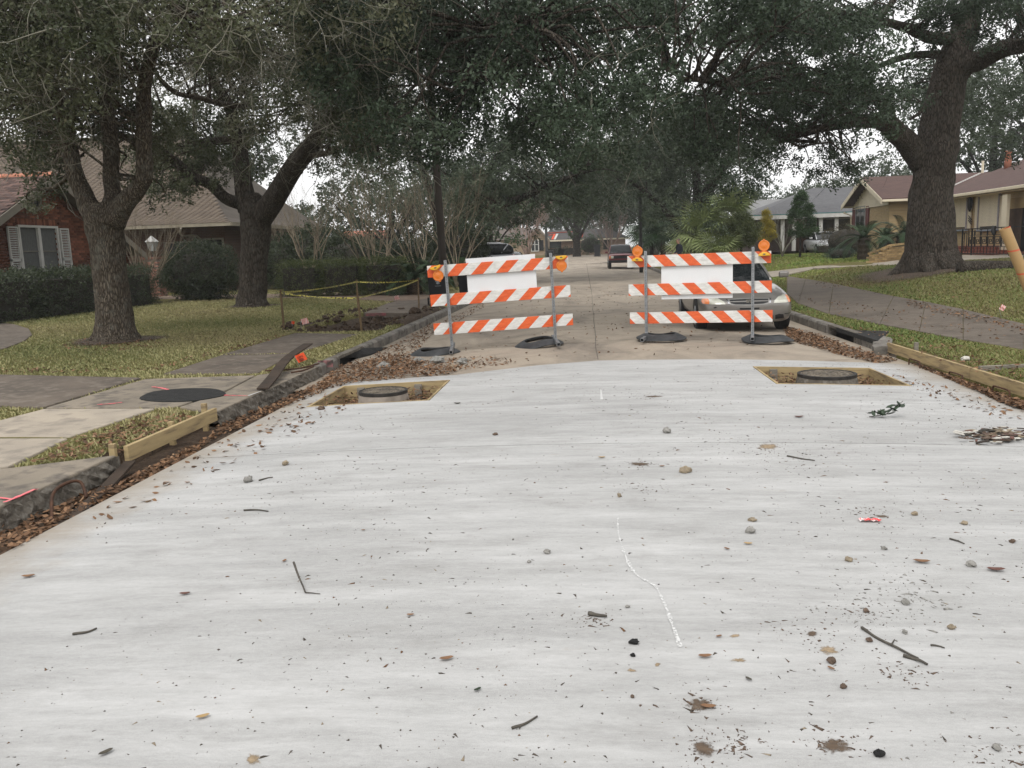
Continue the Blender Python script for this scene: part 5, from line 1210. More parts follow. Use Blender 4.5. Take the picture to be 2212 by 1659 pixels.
for px_, py_, Yoff, h, n, sp, sd, lab in ((308, 598, 27.5, 3.0, 6, 1.0, 41, 'bare tan crape myrtle by the lantern pillar'), (612, 622, None, 3.6, 6, 1.1, 42, 'bare crape myrtle with peeling trunk in front of the clipped hedge'),
        (812, 605, 31.5, 4.2, 7, 1.1, 43, 'bare crape myrtle behind the clipped hedge, left of the cycads'), (905, 590, 33, 4.0, 6, 1.2, 44, 'bare crape myrtle just left of the leaning pole'),
        (668, 600, 33, 3.8, 5, 1.0, 45, 'bare crape myrtle among dark shrubs behind the hedge'), (985, 580, 36, 4.4, 6, 1.6, 46, 'bare crape myrtle right of the leaning pole')):
    if Yoff is None: p = hit(px_, py_)
    else: q = atY(px_, py_, Yoff); p = Vector((q.x, Yoff, gz(q.x, Yoff)))
    bare_tree(lab, p, h * 1.12, n + 2, sp, sd, M_MYRT, 4, r0=.036)
q = atY(1140, 548, 80); bare_tree('pinkish leafless tree before the tan stucco house', Vector((q.x, 80, gz(q.x, 80))), 6.2, 7, 1.3, 47, M_MYRT_P, 5, r0=.1)
q = atY(1320, 548, 100); bare_tree('pale leafless tree at the end of the brick ranch house', Vector((q.x, 100, gz(q.x, 100))), 5.0, 6, 1.3, 48, M_MYRT_P, 4, r0=.1)
q = atY(1690, 545, 50); bare_tree('small bare shrub between the golden and dark topiaries', Vector((q.x, 50, gz(q.x, 50))), 2.6, 6, 1.2, 49, M_TWIG, 4, r0=.04)

# ---- hedges and shrubs
def shrub(label, c, rad, seed, m, dens, ln, name='shrub', box=False, zbase=None, cat='shrub', group=None, per=12, bumps=.12):
    """leaf shell round a darker woody core"""
    rng = np.random.default_rng(seed); c = np.array(c, float); rad = np.array(rad, float); t = thing(name, label, cat, (c[0], c[1], (zbase if zbase is not None else c[2] - rad[2])), 0, group)
    n = int(dens * (rad[0] * rad[1] + rad[1] * rad[2] + rad[0] * rad[2])); u = rng.normal(size=(n, 3))
    if box:
        u = rng.uniform(-1, 1, (n, 3)); k = rng.integers(0, 3, n); u[np.arange(n), k] = np.sign(u[np.arange(n), k]) ; 
    else: u /= np.linalg.norm(u, axis=1)[:, None]
    f_ = 1 + bumps * (np.sin(u[:, 0] * 5 + seed) * np.sin(u[:, 1] * 6 + 1) + .6 * np.sin(u[:, 2] * 9 + u[:, 0] * 4)); dep = rng.uniform(.78, 1.03, n)
    P = c + u * rad * (f_ * dep)[:, None]; d = u + rng.normal(size=(n, 3)) * .6
    t_ = rng.uniform(-.5, .5, (n, per)); cc = P[:, None, :] + d[:, None, :] * (t_ * ln * 2)[:, :, None] + rng.normal(size=(n, per, 3)) * ln * .8
    ld = d[:, None, :] + rng.normal(size=(n, per, 3)) * .8; tone = rng.uniform(0, .6, n)[:, None] + rng.uniform(0, .4, (n, per))
    V, F = leaf_quads(cc.reshape(-1, 3), ld.reshape(-1, 3), ln, ln * .5, rng); V[:, 2] = np.maximum(V[:, 2], t.location.z)
    np_obj('foliage', V, F, m, np.repeat(np.clip(tone.reshape(-1), 0, 1), 4), t)
    B = MB()
    if box: B.box(c - np.array((0, 0, rad[2] * .1)), rad * 2 * .7)
    else: B.lathe([(.01, -.75), (.45, -.62), (.64, -.3), (.7, 0), (.6, .4), (.4, .58), (.01, .7)], (0, 0, 0), 14); B.v = [(c[0] + v[0] * rad[0], c[1] + v[1] * rad[1], c[2] + v[2] * rad[2]) for v in B.v]
    B.build('woody_core', M_TWIG_D, t, smooth=not box); return t
# long hedge under the brick gable window, in three joined lengths
for k, (ya, yb) in enumerate(((18.6, 21.6), (21.4, 24.6), (24.4, 27.6))):
    shrub(['dark hedge under the brick gable house, leftmost length', 'dark hedge under the brick gable window, middle length', 'dark hedge under the brick gable house, length behind the oak trunk'][k], (-15.55 + .1 * k, (ya + yb) / 2, .75), (.75, (yb - ya) / 2, .72), 51 + k, L_HEDGE, 430, .06, 'hedge', True, .1, 'hedge', 'hedge lengths before the brick house', bumps=.07)
q = atY(430, 560, 29.5); shrub('big rounded dark green bush in front of the porch', (q.x, 29.5, 1.12), (1.45, 1.2, 1.15), 55, L_HEDGE, 430, .065, 'round_bush', False, .15)
for k in range(3):
    x0 = atY(650 + 90 * k, 580, 30.5).x; shrub(['clipped low hedge behind the second oak, left length', 'clipped low hedge beyond the caution tape, middle length', 'clipped low hedge beside the cycads, right length'][k], (x0, 30.6, .78), (.85, .6, .66), 57 + k, L_BOX, 480, .056, 'hedge', True, .1, 'hedge', 'clipped hedge lengths', bumps=.05)
for k, (px_, Y, h, rx, lab) in enumerate(((690, 38, 2.9, 1.9, 'tall dark shrub behind the clipped hedge, left one'), (745, 37, 2.4, 1.7, 'tall dark shrub behind the clipped hedge, right one'), (988, 39, 2.6, 1.6, 'rounded dark shrub right of the leaning pole'), (880, 40, 2.2, 1.8, 'dark shrub mass behind the cycads'), (620, 38, 2.4, 1.6, 'dark shrub behind the second oak trunk'), (800, 39, 2.1, 1.7, 'dark shrub behind the bare crape myrtles'))):
    x0 = atY(px_, 540, Y).x; shrub(lab, (x0, Y, h / 2 + .1), (rx, 1.2, h / 2), 61 + k, L_HEDGE, 190, .1, 'tall_shrub', False, .15, 'shrub', 'dark shrubs behind the hedge')
for k, (px_, Y, h, rx, m, lab) in enumerate(((1690, 43, 1.9, 1.1, L_BROWNBUSH, 'x'),)): pass
q = atY(1850, 520, 44); shrub('loose olive shrub in front of the grey-roofed house columns', (atY(1826, 520, 44).x, 44, 1.45), (1.25, .9, .85), 71, L_BROWNBUSH, 110, .06, 'shrub')
for k, px_ in enumerate((1785, 1825)): q = atY(px_, 540, 45.5); shrub(['low trimmed hedge on the bank behind the green lawn, left length', 'low trimmed hedge on the bank behind the green lawn, right length'][k], (q.x, 45.5, q.z + .08), (.62, .3, .22), 73 + k, L_GRN, 260, .04, 'low_hedge', True, q.z - .25, 'hedge', 'low hedge lengths')
q = hit(1812, 560); shrub('blue-green juniper at the driveway edge below the cycads', (q.x + .3, q.y + .8, q.z + .25), (.75, .6, .34), 76, L_BLUE, 260, .05, 'juniper', False, q.z)
q = atY(1390, 548, 70); shrub('rounded shrub below the far palms', (atY(1400, 548, 70).x, 70, .9), (1.3, 1, .8), 77, L_HEDGE, 60, .1, 'shrub')
for k, px_ in enumerate((1200, 1225)): q = atY(px_, 545, 104); shrub(['long far hedge before the brick ranch house, left length', 'long far hedge before the brick ranch house, right length'][k], (q.x, 104, 1.25), (1.5, .5, .55), 78 + k, L_HEDGE, 40, .12, 'hedge', True, .6, 'hedge', 'far hedge lengths')
q = atY(1272, 540, 103); shrub('round far shrub beside the distant oak trunk', (q.x + .2, 103, 1.9), (1.7, 1, 1.3), 81, L_GRN, 40, .13)
# topiaries
def topiary(label, px_, Y, z0, z1, rx, m, seed, ln=.06, shape='cone'):
    x = atY(px_, 500, Y).x; zg = gz(x, Y); rng = np.random.default_rng(seed); t = thing('topiary_tree', label, 'tree', (x, Y, zg)); B = MB(); B.tube([(x, Y, zg - .05), (x + .02, Y, zg + .6), (x, Y, z0 + .5)], (.07, .06, .05), 8); B.build('trunk', M_BARK_C, t, smooth=True)
    cl = []
    for k in range(60):
        f_ = rng.uniform(0, 1); r = rx * ((1 - f_) ** .6 * (min(1, f_ * 5 + .35)) if shape == 'cone' else math.sqrt(max(.03, 1 - (2 * f_ - 1) ** 2))); a = rng.uniform(0, 6.28); rr = r * math.sqrt(rng.uniform(.2, 1)); cl.append((x + math.cos(a) * rr, Y + math.sin(a) * rr, z0 + (z1 - z0) * f_, rx * .26))
    V, F, A = sprays(cl, 380 / rx, 14, ln, ln * .45, rng, slen=ln * 3); np_obj('crown', V, F, m, A, t)
zt = lambda px_, py_, Y: atY(px_, py_, Y).z
topiary('golden clipped cone topiary behind the right flasher', 1655, 50, zt(1655, 520, 50), zt(1655, 455, 50), .58, L_YEL, 91)
topiary('dark green cone-shaped small tree before the grey roof', 1729, 47, zt(1729, 510, 47), zt(1729, 420, 47), .92, L_GRN, 92, .07)
topiary('rounded green clipped tree beside the fan palms', 1601, 43.5, zt(1601, 530, 43.5), zt(1601, 466, 43.5), .95, L_BOX, 93, .07, 'ball')

# ---- cycads and palms: every frond is a part
def frond_mesh(name, L, n, lw, m, droop, vshape=.5):
    B = MB(); rach = []
    for i in range(n + 1):
        f_ = i / n; rach.append(Vector((L * (f_ - .12 * f_ * f_), 0, L * (.55 * f_ - droop * f_ * f_))))
    B.tube([tuple(q) for q in rach], np.linspace(.012, .004, n + 1), 3, False)
    for i in range(2, n + 1):
        f_ = i / n; l = lw * math.sin(math.pi * min(1, .12 + .84 * f_)) ** .6; p = rach[i]; tg = (rach[min(i + 1, n)] - rach[i - 1]).normalized(); up = Vector((-tg.z, 0, tg.x))
        for s in (-1, 1):
            d = (tg * .55 + Vector((0, s, 0)) + up * vshape * .4).normalized(); e = p + d * l - Vector((0, 0, .12 * l)); w_ = tg * .012
            B.quad(p - w_, p + w_, (p + e) / 2 + w_ * 1.1 + Vector((0, 0, .02 * l)), e, (p + e) / 2 - w_ * 1.1)
    return B.mesh(name, m)
M_FROND = mat('cycad_frond', (.02, .042, .016), (.035, .065, .025), 3, .55, spec=.2, rand=.4)
M_FRONDB = mat('dead_frond', (.13, .09, .05), (.09, .06, .035), 3, .9)
M_FAN = mat('fan_palm_leaf', (.22, .28, .11), (.33, .38, .17), 2, .5, spec=.3, rand=.35)
M_PTR = mat('palm_trunk', (.055, .042, .03), (.09, .07, .05), 9, .95, .03, 14, c3=(.03, .024, .018), s3=24)
FR = frond_mesh('frond', 1.25, 26, .2, M_FROND, .62); FRD = frond_mesh('frond', 1.0, 18, .16, M_FRONDB, 1.35)
def cycad(label, base, th, tr_, n, sc, seed, dead=0):
    rng = np.random.default_rng(seed); t = thing('cycad', label, 'cycad', base, 0, 'cycads'); B = MB(); prof = [(tr_ * .9, -.1)]
    for k in range(8): z = th * k / 8; prof += [(tr_ * (1.06 if k % 2 else .92), z + th / 16)]
    prof += [(tr_ * .7, th), (.02, th + .06)]; B.lathe(prof, base, 16); B.build('trunk', M_PTR, t)
    for k in range(n + dead):
        isd = k >= n; o = bpy.data.objects.new('frond', FRD if isd else FR); C.objects.link(o); o.parent = t
        el = rng.uniform(-.55, .95) if not isd else rng.uniform(-1.0, -.6); o.location = (0, 0, th); o.rotation_euler = (rng.uniform(-.2, .2), -el + .25, k * 2.399 + rng.uniform(-.2, .2)); s = sc * rng.uniform(.8, 1.15); o.scale = (s, s, s)
    return t
for px_, Y, ht, n, sc, sd, lab, dd in ((1865, 38.5, .95, 30, 1.15, 101, 'cycad with stout trunk nearest the juniper at the driveway', 0), (1911, 41, .85, 26, 1.1, 102, 'cycad between two others before the tan house gable', 0), (1948, 40, 1.0, 30, 1.25, 103, 'cycad just left of the great oak trunk', 0)):
    x = atY(px_, 540, Y).x; cycad(lab, (x, Y, gz(x, Y)), ht, .26, n, sc, sd, dd)
for px_, Y, ht, n, sc, sd, lab in ((893, 30.5, .55, 34, 1.3, 105, 'large dark cycad with brown skirt beside the black bin'), (930, 32.5, .6, 26, 1.15, 106, 'cycad behind the larger one at the left pole'), (1000, 37, .7, 28, 1.25, 107, 'cycad under the arching oak right of the left pole')):
    x = atY(px_, 600, Y).x; cycad(lab, (x, Y, gz(x, Y)), ht, .28, n, sc, sd, 12)
def fan_mesh(name, r, n, m):
    B = MB(); B.tube([(0, 0, 0), (r * .5, 0, r * .12), (r * .9, 0, r * .16)], (.014, .011, .008), 4, False); c = Vector((r * .9, 0, r * .16))
    for i in range(n):
        a = -2.1 + 4.2 * i / (n - 1); l = r * (1.0 + .15 * math.cos(a)); d = Vector((math.cos(a), math.sin(a), -.06 * abs(a))); s = Vector((-math.sin(a), math.cos(a), 0)) * .034; mid = c + d * l * .55 + Vector((0, 0, .05)); e = c + d * l - Vector((0, 0, .22 * r))
        B.quad(c, mid - s, e, mid + s)
    return B.mesh(name, m)
FAN = fan_mesh('frond', .85, 20, M_FAN); FANd = fan_mesh('frond', .85, 26, M_FROND)
def fan_palm(label, px_, Y, h, n, sc, seed, me=FAN):
    rng = np.random.default_rng(seed); x = atY(px_, 540, Y).x; z = gz(x, Y); t = thing('fan_palm', label, 'palm', (x, Y, z), 0, 'fan palms'); B = MB(); B.lathe([(.2, -.1), (.17, h * .2), (.16, h * .5), (.19, h * .8), (.17, h), (.03, h + .1)], (x, Y, z), 14); B.build('trunk', M_PTR, t)
    for k in range(n):
        o = bpy.data.objects.new('frond', me); C.objects.link(o); o.parent = t; el = rng.uniform(-.75, 1.2); o.location = (0, 0, h); o.rotation_euler = (rng.uniform(-.5, .5), -el, k * 2.399); s = sc * rng.uniform(.85, 1.2); o.scale = (s, s, s)
fan_palm('tall fan palm with the fullest head, right of the standing person', 1568, 46, 2.6, 40, 1.2, 111)
fan_palm('fan palm with drooping fronds to the left of the tallest', 1512, 45, 1.7, 38, 1.2, 112)
fan_palm('young fan palm low in front of the others with orange leaf bases', 1552, 43, .75, 26, .95, 113)
fan_palm('dark fan palm behind the thin grey pole', 1432, 58, 2.4, 34, 1.25, 114, FANd)
fan_palm('dark fan palm in shade left of the standing person', 1408, 62, 1.8, 30, 1.25, 115, FANd)
# ================================================================ houses
def project(p):
    d = Vector(p) - CAM; a, b_, f_ = d.dot(_rt), d.dot(_up), d.dot(_fw)
    a, b_ = a / f_, b_ / f_; u, v = a * _cr - b_ * _sr, a * _sr + b_ * _cr
    return CX + u * FPX, CY - v * FPX
def brick_tex(name, c1, c2, mort, plane='X', bl=.21, bh=.075, rough=.9):
    m, t, bs = nodes(name); v = coords(t); sx = t.nodes.new('ShaderNodeSeparateXYZ'); t.links.new(v, sx.inputs[0]); cb = t.nodes.new('ShaderNodeCombineXYZ')
    t.links.new(sx.outputs[1 if plane == 'X' else 0], cb.inputs[0]); t.links.new(sx.outputs[2], cb.inputs[1])
    b = t.nodes.new('ShaderNodeTexBrick'); t.links.new(cb.outputs[0], b.inputs['Vector']); b.inputs['Scale'].default_value = 1; b.inputs['Brick Width'].default_value = bl; b.inputs['Row Height'].default_value = bh; b.inputs['Mortar Size'].default_value = .007
    b.inputs['Color1'].default_value = (*c1, 1); b.inputs['Color2'].default_value = (*c2, 1); b.inputs['Mortar'].default_value = (*mort, 1)
    col = mixc(t, .25, b.outputs['Color'], ramp(t, tex_noise(t, v, 3, 6), [(.3, tuple(q * .6 for q in c1)), (.7, c2)])); t.links.new(col, bs.inputs['Base Color']); bs.inputs['Roughness'].default_value = rough; bumped(t, bs, b.outputs['Fac'], -.006); return m
def shingle_tex(name, c1, c2, axis='Y', row=.14):
    m, t, bs = nodes(name); v = coords(t); sx = t.nodes.new('ShaderNodeSeparateXYZ'); t.links.new(v, sx.inputs[0]); cb = t.nodes.new('ShaderNodeCombineXYZ')
    t.links.new(sx.outputs[0 if axis == 'Y' else 1], cb.inputs[0]); t.links.new(sx.outputs[2], cb.inputs[1])
    b = t.nodes.new('ShaderNodeTexBrick'); t.links.new(cb.outputs[0], b.inputs['Vector']); b.inputs['Scale'].default_value = 1; b.inputs['Brick Width'].default_value = .3; b.inputs['Row Height'].default_value = row * .5; b.inputs['Mortar Size'].default_value = .004
    b.inputs['Color1'].default_value = (*c1, 1); b.inputs['Color2'].default_value = (*c2, 1); b.inputs['Mortar'].default_value = (*[q * .6 for q in c1], 1)
    col = mixc(t, .35, b.outputs['Color'], ramp(t, tex_noise(t, v, .8, 7, .65), [(.32, c1), (.68, c2)])); t.links.new(col, bs.inputs['Base Color']); bs.inputs['Roughness'].default_value = .9; return m
def pieces(parent, name, me, placed, stuffname, limit=300, near=None):
    """alike pieces: the ones that show largest as objects sharing a mesh, the rest joined into one part; placed: list of 4x4"""
    if near is not None:
        def key(m):
            x, y = project(m.translation); return (x - near[0]) ** 2 + (y - near[1]) ** 2
        placed = sorted(placed, key=key)
    for m in placed[:limit]:
        o = bpy.data.objects.new(name, me); C.objects.link(o); o.parent = parent; inv = Matrix.LocRotScale(parent.location, parent.rotation_euler, parent.scale)
        if parent.parent is not None: inv = Matrix.LocRotScale(parent.parent.location, parent.parent.rotation_euler, parent.parent.scale) @ parent.matrix_parent_inverse @ inv
        o.matrix_parent_inverse = inv.inverted(); o.matrix_basis = m
    rest = placed[limit:]
    if rest:
        n = len(me.vertices); V0 = np.array([v.co[:] for v in me.vertices]); F0 = np.array([list(p.vertices) for p in me.polygons]); Vs = []; Fs = []
        for i, m in enumerate(rest): M_ = np.array(m); Vs.append(V0 @ M_[:3, :3].T + M_[:3, 3]); Fs.append(F0 + i * n)
        o = np_obj(stuffname, np.vstack(Vs), np.vstack(Fs), me.materials[0], None, parent); tag(o, kind='stuff')
def unit_box(name, size, m, off=(0, 0, 0)):
    B = MB(); B.box(off, size); return B.mesh(name, m)
def rows_of_bricks(o, u, n, W, H, keep, bl, bh, gap):
    """matrices of bricks on a wall: o lower corner, u along the wall, n outwards"""
    u, n = Vector(u).normalized(), Vector(n).normalized(); out = []; z = Vector((0, 0, 1)); r = 0; h = bh / 2
    while h < H:
        x = (bl + gap) * (.5 if r % 2 else 0) - bl / 2
        while x < W + bl:
            if keep(x, h):
                c = Vector(o) + u * x + z * h + n * random.uniform(-.003, .004); m = Matrix((u, n, z)).transposed().to_4x4(); m.translation = c; out.append(m)
            x += bl + gap
        h += bh + gap; r += 1
    return out
def rect_frame(B, c0, c1, axis, wd, dp, X):
    """window frame bars round a rectangle lying in a plane of constant X or Y"""
    (a0, z0), (a1, z1) = c0, c1
    for (p, q) in (((a0 - wd, z0), (a0, z1)), ((a1, z0), (a1 + wd, z1)), ((a0 - wd, z0 - wd), (a1 + wd, z0)), ((a0 - wd, z1), (a1 + wd, z1 + wd))):
        c = ((p[0] + q[0]) / 2, (p[1] + q[1]) / 2); s = (abs(q[0] - p[0]), abs(q[1] - p[1]))
        B.box((X, c[0], c[1]) if axis == 'X' else (c[0], X, c[1]), (dp, s[0], s[1]) if axis == 'X' else (s[0], dp, s[1]))
M_WIN = mat('window_glass', (.03, .034, .036), (.06, .065, .066), 2, .08, spec=.6)
M_CURT = mat('net_curtain', (.14, .145, .14), (.09, .093, .09), 8, .6, stretch=(1, 6, 1))
M_WPAINT = mat('white_paint_wood', (.62, .61, .58), (.55, .54, .51), 4, .6)
M_CREAM = mat('cream_paint', (.74, .66, .50), (.67, .59, .45), 3, .6)
M_TRIM_T = mat('taupe_trim', (.25, .225, .185), (.21, .19, .155), 3, .7)
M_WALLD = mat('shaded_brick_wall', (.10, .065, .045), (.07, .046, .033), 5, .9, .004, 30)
M_TERRA = mat('terracotta', (.38, .13, .075), (.45, .2, .13), 5, .8, .003, 40, rand=.25)

# ---- left: red brick gable house facing the street
XW = -17.0; house = thing('brick_house', 'red brick house with gable, oval window and white shutters at the left', 'house', (XW, 24.5, .15))
r6 = lambda x, y: (x * .4069 / 1.8228, (500 + y * .4069) / 1.8228)
pk = atX(*r6(405, 500), XW); Yp_, zp = pk.y, pk.z; half = 4.6; sl = .50; zg = .18
Ya, Yb = Yp_ - half, Yp_ + half
win = dict(y0=atX(*r6(178, 1000), XW).y, y1=atX(*r6(535, 1000), XW).y, z1=atX(*r6(330, 975), XW).z, z0=1.05)
sh_w = .46
def gable_z(y): return zp - sl * abs(y - Yp_)
ov = (atX(*r6(305, 690), XW).y, atX(*r6(305, 690), XW).z)
B = MB(); B.prism([Vector((XW - .06, Ya, zg - .2)), Vector((XW - .06, Yb, zg - .2)), Vector((XW - .06, Yb, gable_z(Yb))), Vector((XW - .06, Yp_, zp)), Vector((XW - .06, Ya, gable_z(Ya)))], (-9.0, 0, 0))
wall = B.build('wall', mat('red_mortar', (.20, .105, .065), (.15, .08, .05), 6, .95, .003, 60), house, fix=True)
def keep_l(x, h):
    y, z = Ya + x, zg + h
    if y > Yb - .05 or z > gable_z(y) - .10: return False
    if win['y0'] - .08 < y < win['y1'] + .08 and win['z0'] - .05 < z < win['z1'] + .05: return False
    if win['y0'] - .1 < y < win['y1'] + .1 and win['z1'] + .05 < z < win['z1'] + .27: return False
    if ((y - ov[0]) / .42) ** 2 + ((z - ov[1]) / .42) ** 2 < 1: return False
    return True
M_RBRICK = mat('red_brick', (.25, .095, .052), (.175, .066, .04), 9, .9, .004, 60, rand=.45)
bm_ = unit_box('brick', (.215, .07, .068), M_RBRICK)
pieces(wall, 'brick', bm_, rows_of_bricks((XW - .03, Ya, zg), (0, 1, 0), (1, 0, 0), 2 * half, zp, keep_l, .215, .068, .014), 'brickwork', 280, (120, 470))
bs_ = unit_box('brick', (.068, .07, .21), M_RBRICK); sol = []; y = win['y0'] - .05
while y < win['y1'] + .08: m = Matrix(((0, 1, 0), (1, 0, 0), (0, 0, 1))).to_4x4(); m.translation = Vector((XW - .028, y, win['z1'] + .165)); sol.append(m); y += .082
pieces(wall, 'soldier_brick', bs_, sol, 'soldier_course')
wn = thing('window', None, None, (XW, (win['y0'] + win['y1']) / 2, win['z0'])); attach(wn, house)
wn.name = 'window'
B = MB(); rect_frame(B, (win['y0'], win['z0']), (win['y1'], win['z1']), 'X', .07, .10, XW + .01); ymid = (win['y0'] + win['y1']) / 2; B.box((XW + .012, ymid, (win['z0'] + win['z1']) / 2), (.1, .12, win['z1'] - win['z0'])); B.build('frame', M_WPAINT, wn)
for a, b_ in ((win['y0'], ymid - .06), (ymid + .06, win['y1'])):
    B = MB(); B.box((XW - .025, (a + b_) / 2, (win['z0'] + win['z1']) / 2), (.01, b_ - a, win['z1'] - win['z0'])); B.build('pane', M_CURT, wn)
    B = MB(); B.box((XW - .005, (a + b_) / 2, win['z0'] + .58 * (win['z1'] - win['z0'])), (.02, b_ - a, .025)); B.build('glazing_bar', M_TRIM_T, wn)
def shutter(y0, y1):
    s = thing('shutter', None, None, (XW + .05, y0, win['z0'])); attach(s, house); z0, z1 = win['z0'] - .03, win['z1'] + .02
    B = MB(); rect_frame(B, (y0 + .05, z0 + .06), (y1 - .05, z1 - .06), 'X', .05, .05, XW + .06); B.box((XW + .06, (y0 + y1) / 2, (z0 + z1) / 2 - .12), (.05, y1 - y0, .07)); B.build('frame', M_WPAINT, s)
    me = unit_box('slat', (.035, y1 - y0 - .1, .012), M_WPAINT); pl = []; z = z0 + .09
    while z < z1 - .08:
        m = Matrix.Rotation(R(35), 4, 'Y'); m.translation = Vector((XW + .06, (y0 + y1) / 2, z)); pl.append(m); z += .052
    for m in pl: o = bpy.data.objects.new('slat', me); C.objects.link(o); attach(o, s); o.matrix_basis = m
shutter(win['y0'] - .12 - sh_w, win['y0'] - .12); shutter(win['y1'] + .12, win['y1'] + .12 + sh_w)
B = MB(); n = 28
for rr, xo in ((.30, .02), (.31, .06), (.41, .06), (.42, -.02)):
    B.v += [(XW + xo, ov[0] + rr * math.cos(2 * math.pi * k / n), ov[1] + rr * math.sin(2 * math.pi * k / n)) for k in range(n)]
B.f = [(i * n + k, i * n + (k + 1) % n, (i + 1) * n + (k + 1) % n, (i + 1) * n + k) for i in range(3) for k in range(n)]; rw = B.build('round_window', M_TRIM_T, house, fix=True)
B = MB(); B.lathe([(.31, 0), (.31, .005)], (XW + .0, ov[0], ov[1]), n, 'X'); B.build('pane', M_WIN, rw); B = MB(); B.box((XW + .025, ov[0], ov[1]), (.03, .03, .62)); B.box((XW + .025, ov[0], ov[1]), (.03, .62, .03)); B.build('glazing_bar', M_TRIM_T, rw)
# roof with barge boards, shingles, terracotta ridge tiles
M_SH_R = mat('red_grey_shingle', (.12, .07, .055), (.085, .06, .055), 3, .9, rand=.5)
ROOF = thing('roof', None, None, (XW, Yp_, zp)); attach(ROOF, house)
for s in (-1, 1):
    e = half + .35; B = MB(); x0, x1 = XW + .45, XW - 9.2; P = [Vector((x0, Yp_, zp + .12)), Vector((x0, Yp_ + s * e, zp + .12 - sl * e)), Vector((x0, Yp_ + s * e, zp + .04 - sl * e)), Vector((x0, Yp_, zp + .04))]; B.prism(P, (x1 - x0, 0, 0)); B.build('deck', M_SH_R, ROOF, fix=True)
    B = MB(); P = [Vector((x0 + .0, Yp_, zp + .10)), Vector((x0, Yp_ + s * e, zp + .10 - sl * e)), Vector((x0, Yp_ + s * e, zp - .14 - sl * e)), Vector((x0, Yp_, zp - .14))]; B.prism(P, (.035, 0, 0)); B.build('barge_board', M_TRIM_T, ROOF, fix=True)
    B = MB(); P = [Vector((x0 - .02, Yp_, zp + .035)), Vector((x0 - .02, Yp_ + s * e, zp + .035 - sl * e)), Vector((x0 - .02, Yp_ + s * e, zp + .02 - sl * e)), Vector((x0 - .02, Yp_, zp + .02))]; B.prism(P, (-.48, 0, 0)); B.build('soffit', M_TRIM_T, ROOF, fix=True)
    ang = math.atan(sl); row = .14; pl = []; me = unit_box('shingle', (.29, .155, .012), M_SH_R); k = 0; d = .05
    while d < e / math.cos(ang):
        x = x0 - .15 - (.15 if k % 2 else 0)
        while x > x0 - 5.5:
            y, z = Yp_ + s * d * math.cos(ang), zp + .135 - d * math.sin(ang); m = Matrix.Rotation(-s * (ang - .05), 4, 'X'); m.translation = Vector((x, y, z)); pl.append(m); x -= .3
        d += row; k += 1
    pieces(ROOF, 'shingle', me, pl, 'shingles', 150 if s < 0 else 0, (40, 390))
x = XW + .42; B = MB(); B.lathe([(.13, 0), (.14, .42)], (0, 0, 0), 12, 'X', cap=False); tm = B.mesh('ridge_tile', M_TERRA)
while x > XW - 6: o = bpy.data.objects.new('ridge_tile', tm); C.objects.link(o); attach(o, ROOF); o.location = (x - .42, Yp_, zp + .06); x -= .4

# ---- left: house with the big brown hipped roof
hb = thing('shingle_roof_house', 'house with big brown hipped shingle roof behind the oaks', 'house', (-24, 36, .25))
ex, ey0, ey1, ze, zr_, yr_ = -15.4, 35.4, 50.6, 3.2, 8.1, 43.0; rx = -20.5; lx = -44
M_SH_B = mat('brown_shingle', (.135, .106, .08), (.10, .078, .06), 2.5, .9, rand=.35)
RF = thing('roof', None, None, (-24, 43, 3.2)); attach(RF, hb)
prof = [(0, 0), (.10, .045), (.22, .135), (.4, .32), (.7, .66), (1, 1)]       # bell-cast eaves
def roof_pt(side, f_, a):
    """f_ 0 eave .. 1 ridge; a position along"""
    k, h = f_, float(np.interp(f_, [q[0] for q in prof], [q[1] for q in prof])); z = ze + (zr_ - ze) * h
    return k, z
B = MB()
lev = []
for k, h in prof:
    z = ze + (zr_ - ze) * h; yf, yb, xr = ey0 + (yr_ - ey0) * k, ey1 + (yr_ - ey1) * k, ex + (rx - ex) * k; lev.append([(lx, yf, z), (xr, yf, z), (xr, yb, z), (lx, yb, z)])
for L in lev: B.v += L
B.f = [(i * 4 + k, i * 4 + k + 1, i * 4 + 5 + k, i * 4 + 4 + k) for i in range(len(lev) - 1) for k in range(3)]; B.build('deck', mat('brown_shingle_deck', (.10, .085, .07), (.075, .063, .052), 2, .95), RF, smooth=False)
me = unit_box('shingle', (.285, .19, .014), M_SH_B); pl = []; L_ = 0; seg = []
for i in range(len(lev) - 1):
    a, b_ = Vector(lev[i][1]), Vector(lev[i + 1][1]); dy, dz = b_.y - a.y, b_.z - a.z; ln_ = math.hypot(dy, dz); seg.append((L_, L_ + ln_, a, b_, ln_)); L_ += ln_
d = .02; k = 0
while d < L_:
    for (s0, s1, a, b_, ln_) in seg:
        if s0 <= d < s1: break
    f_ = (d - s0) / ln_; y, z, xr = a.y + (b_.y - a.y) * f_, a.z + (b_.z - a.z) * f_, a.x + (b_.x - a.x) * f_; ang = math.atan2(b_.z - a.z, b_.y - a.y); x = xr - .16 - (.15 if k % 2 else 0)
    while x > -36:
        if project((x, y, z))[0] > -40:
            m = Matrix.Rotation(ang - .06, 4, 'X'); m.translation = Vector((x, y, z + .012)); pl.append(m)
        x -= .3
    d += .165; k += 1
pieces(RF, 'shingle', me, pl, 'shingles', 240, (60, 350))
B = MB(); B.box(((lx + ex) / 2, ey0 - .03, ze - .08), (ex - lx, .06, .16)); B.box((ex + .03, (ey0 + ey1) / 2, ze - .082), (.06, ey1 - ey0, .16)); B.build('fascia', mat('tan_fascia', (.30, .265, .20), None, 4, .7), RF)
B = MB(); B.box(((lx + ex) / 2 - .02, ey0 + .5, ze - .10), (ex - lx - .1, 1.1, .03)); B.build('soffit', M_TRIM_T, RF)
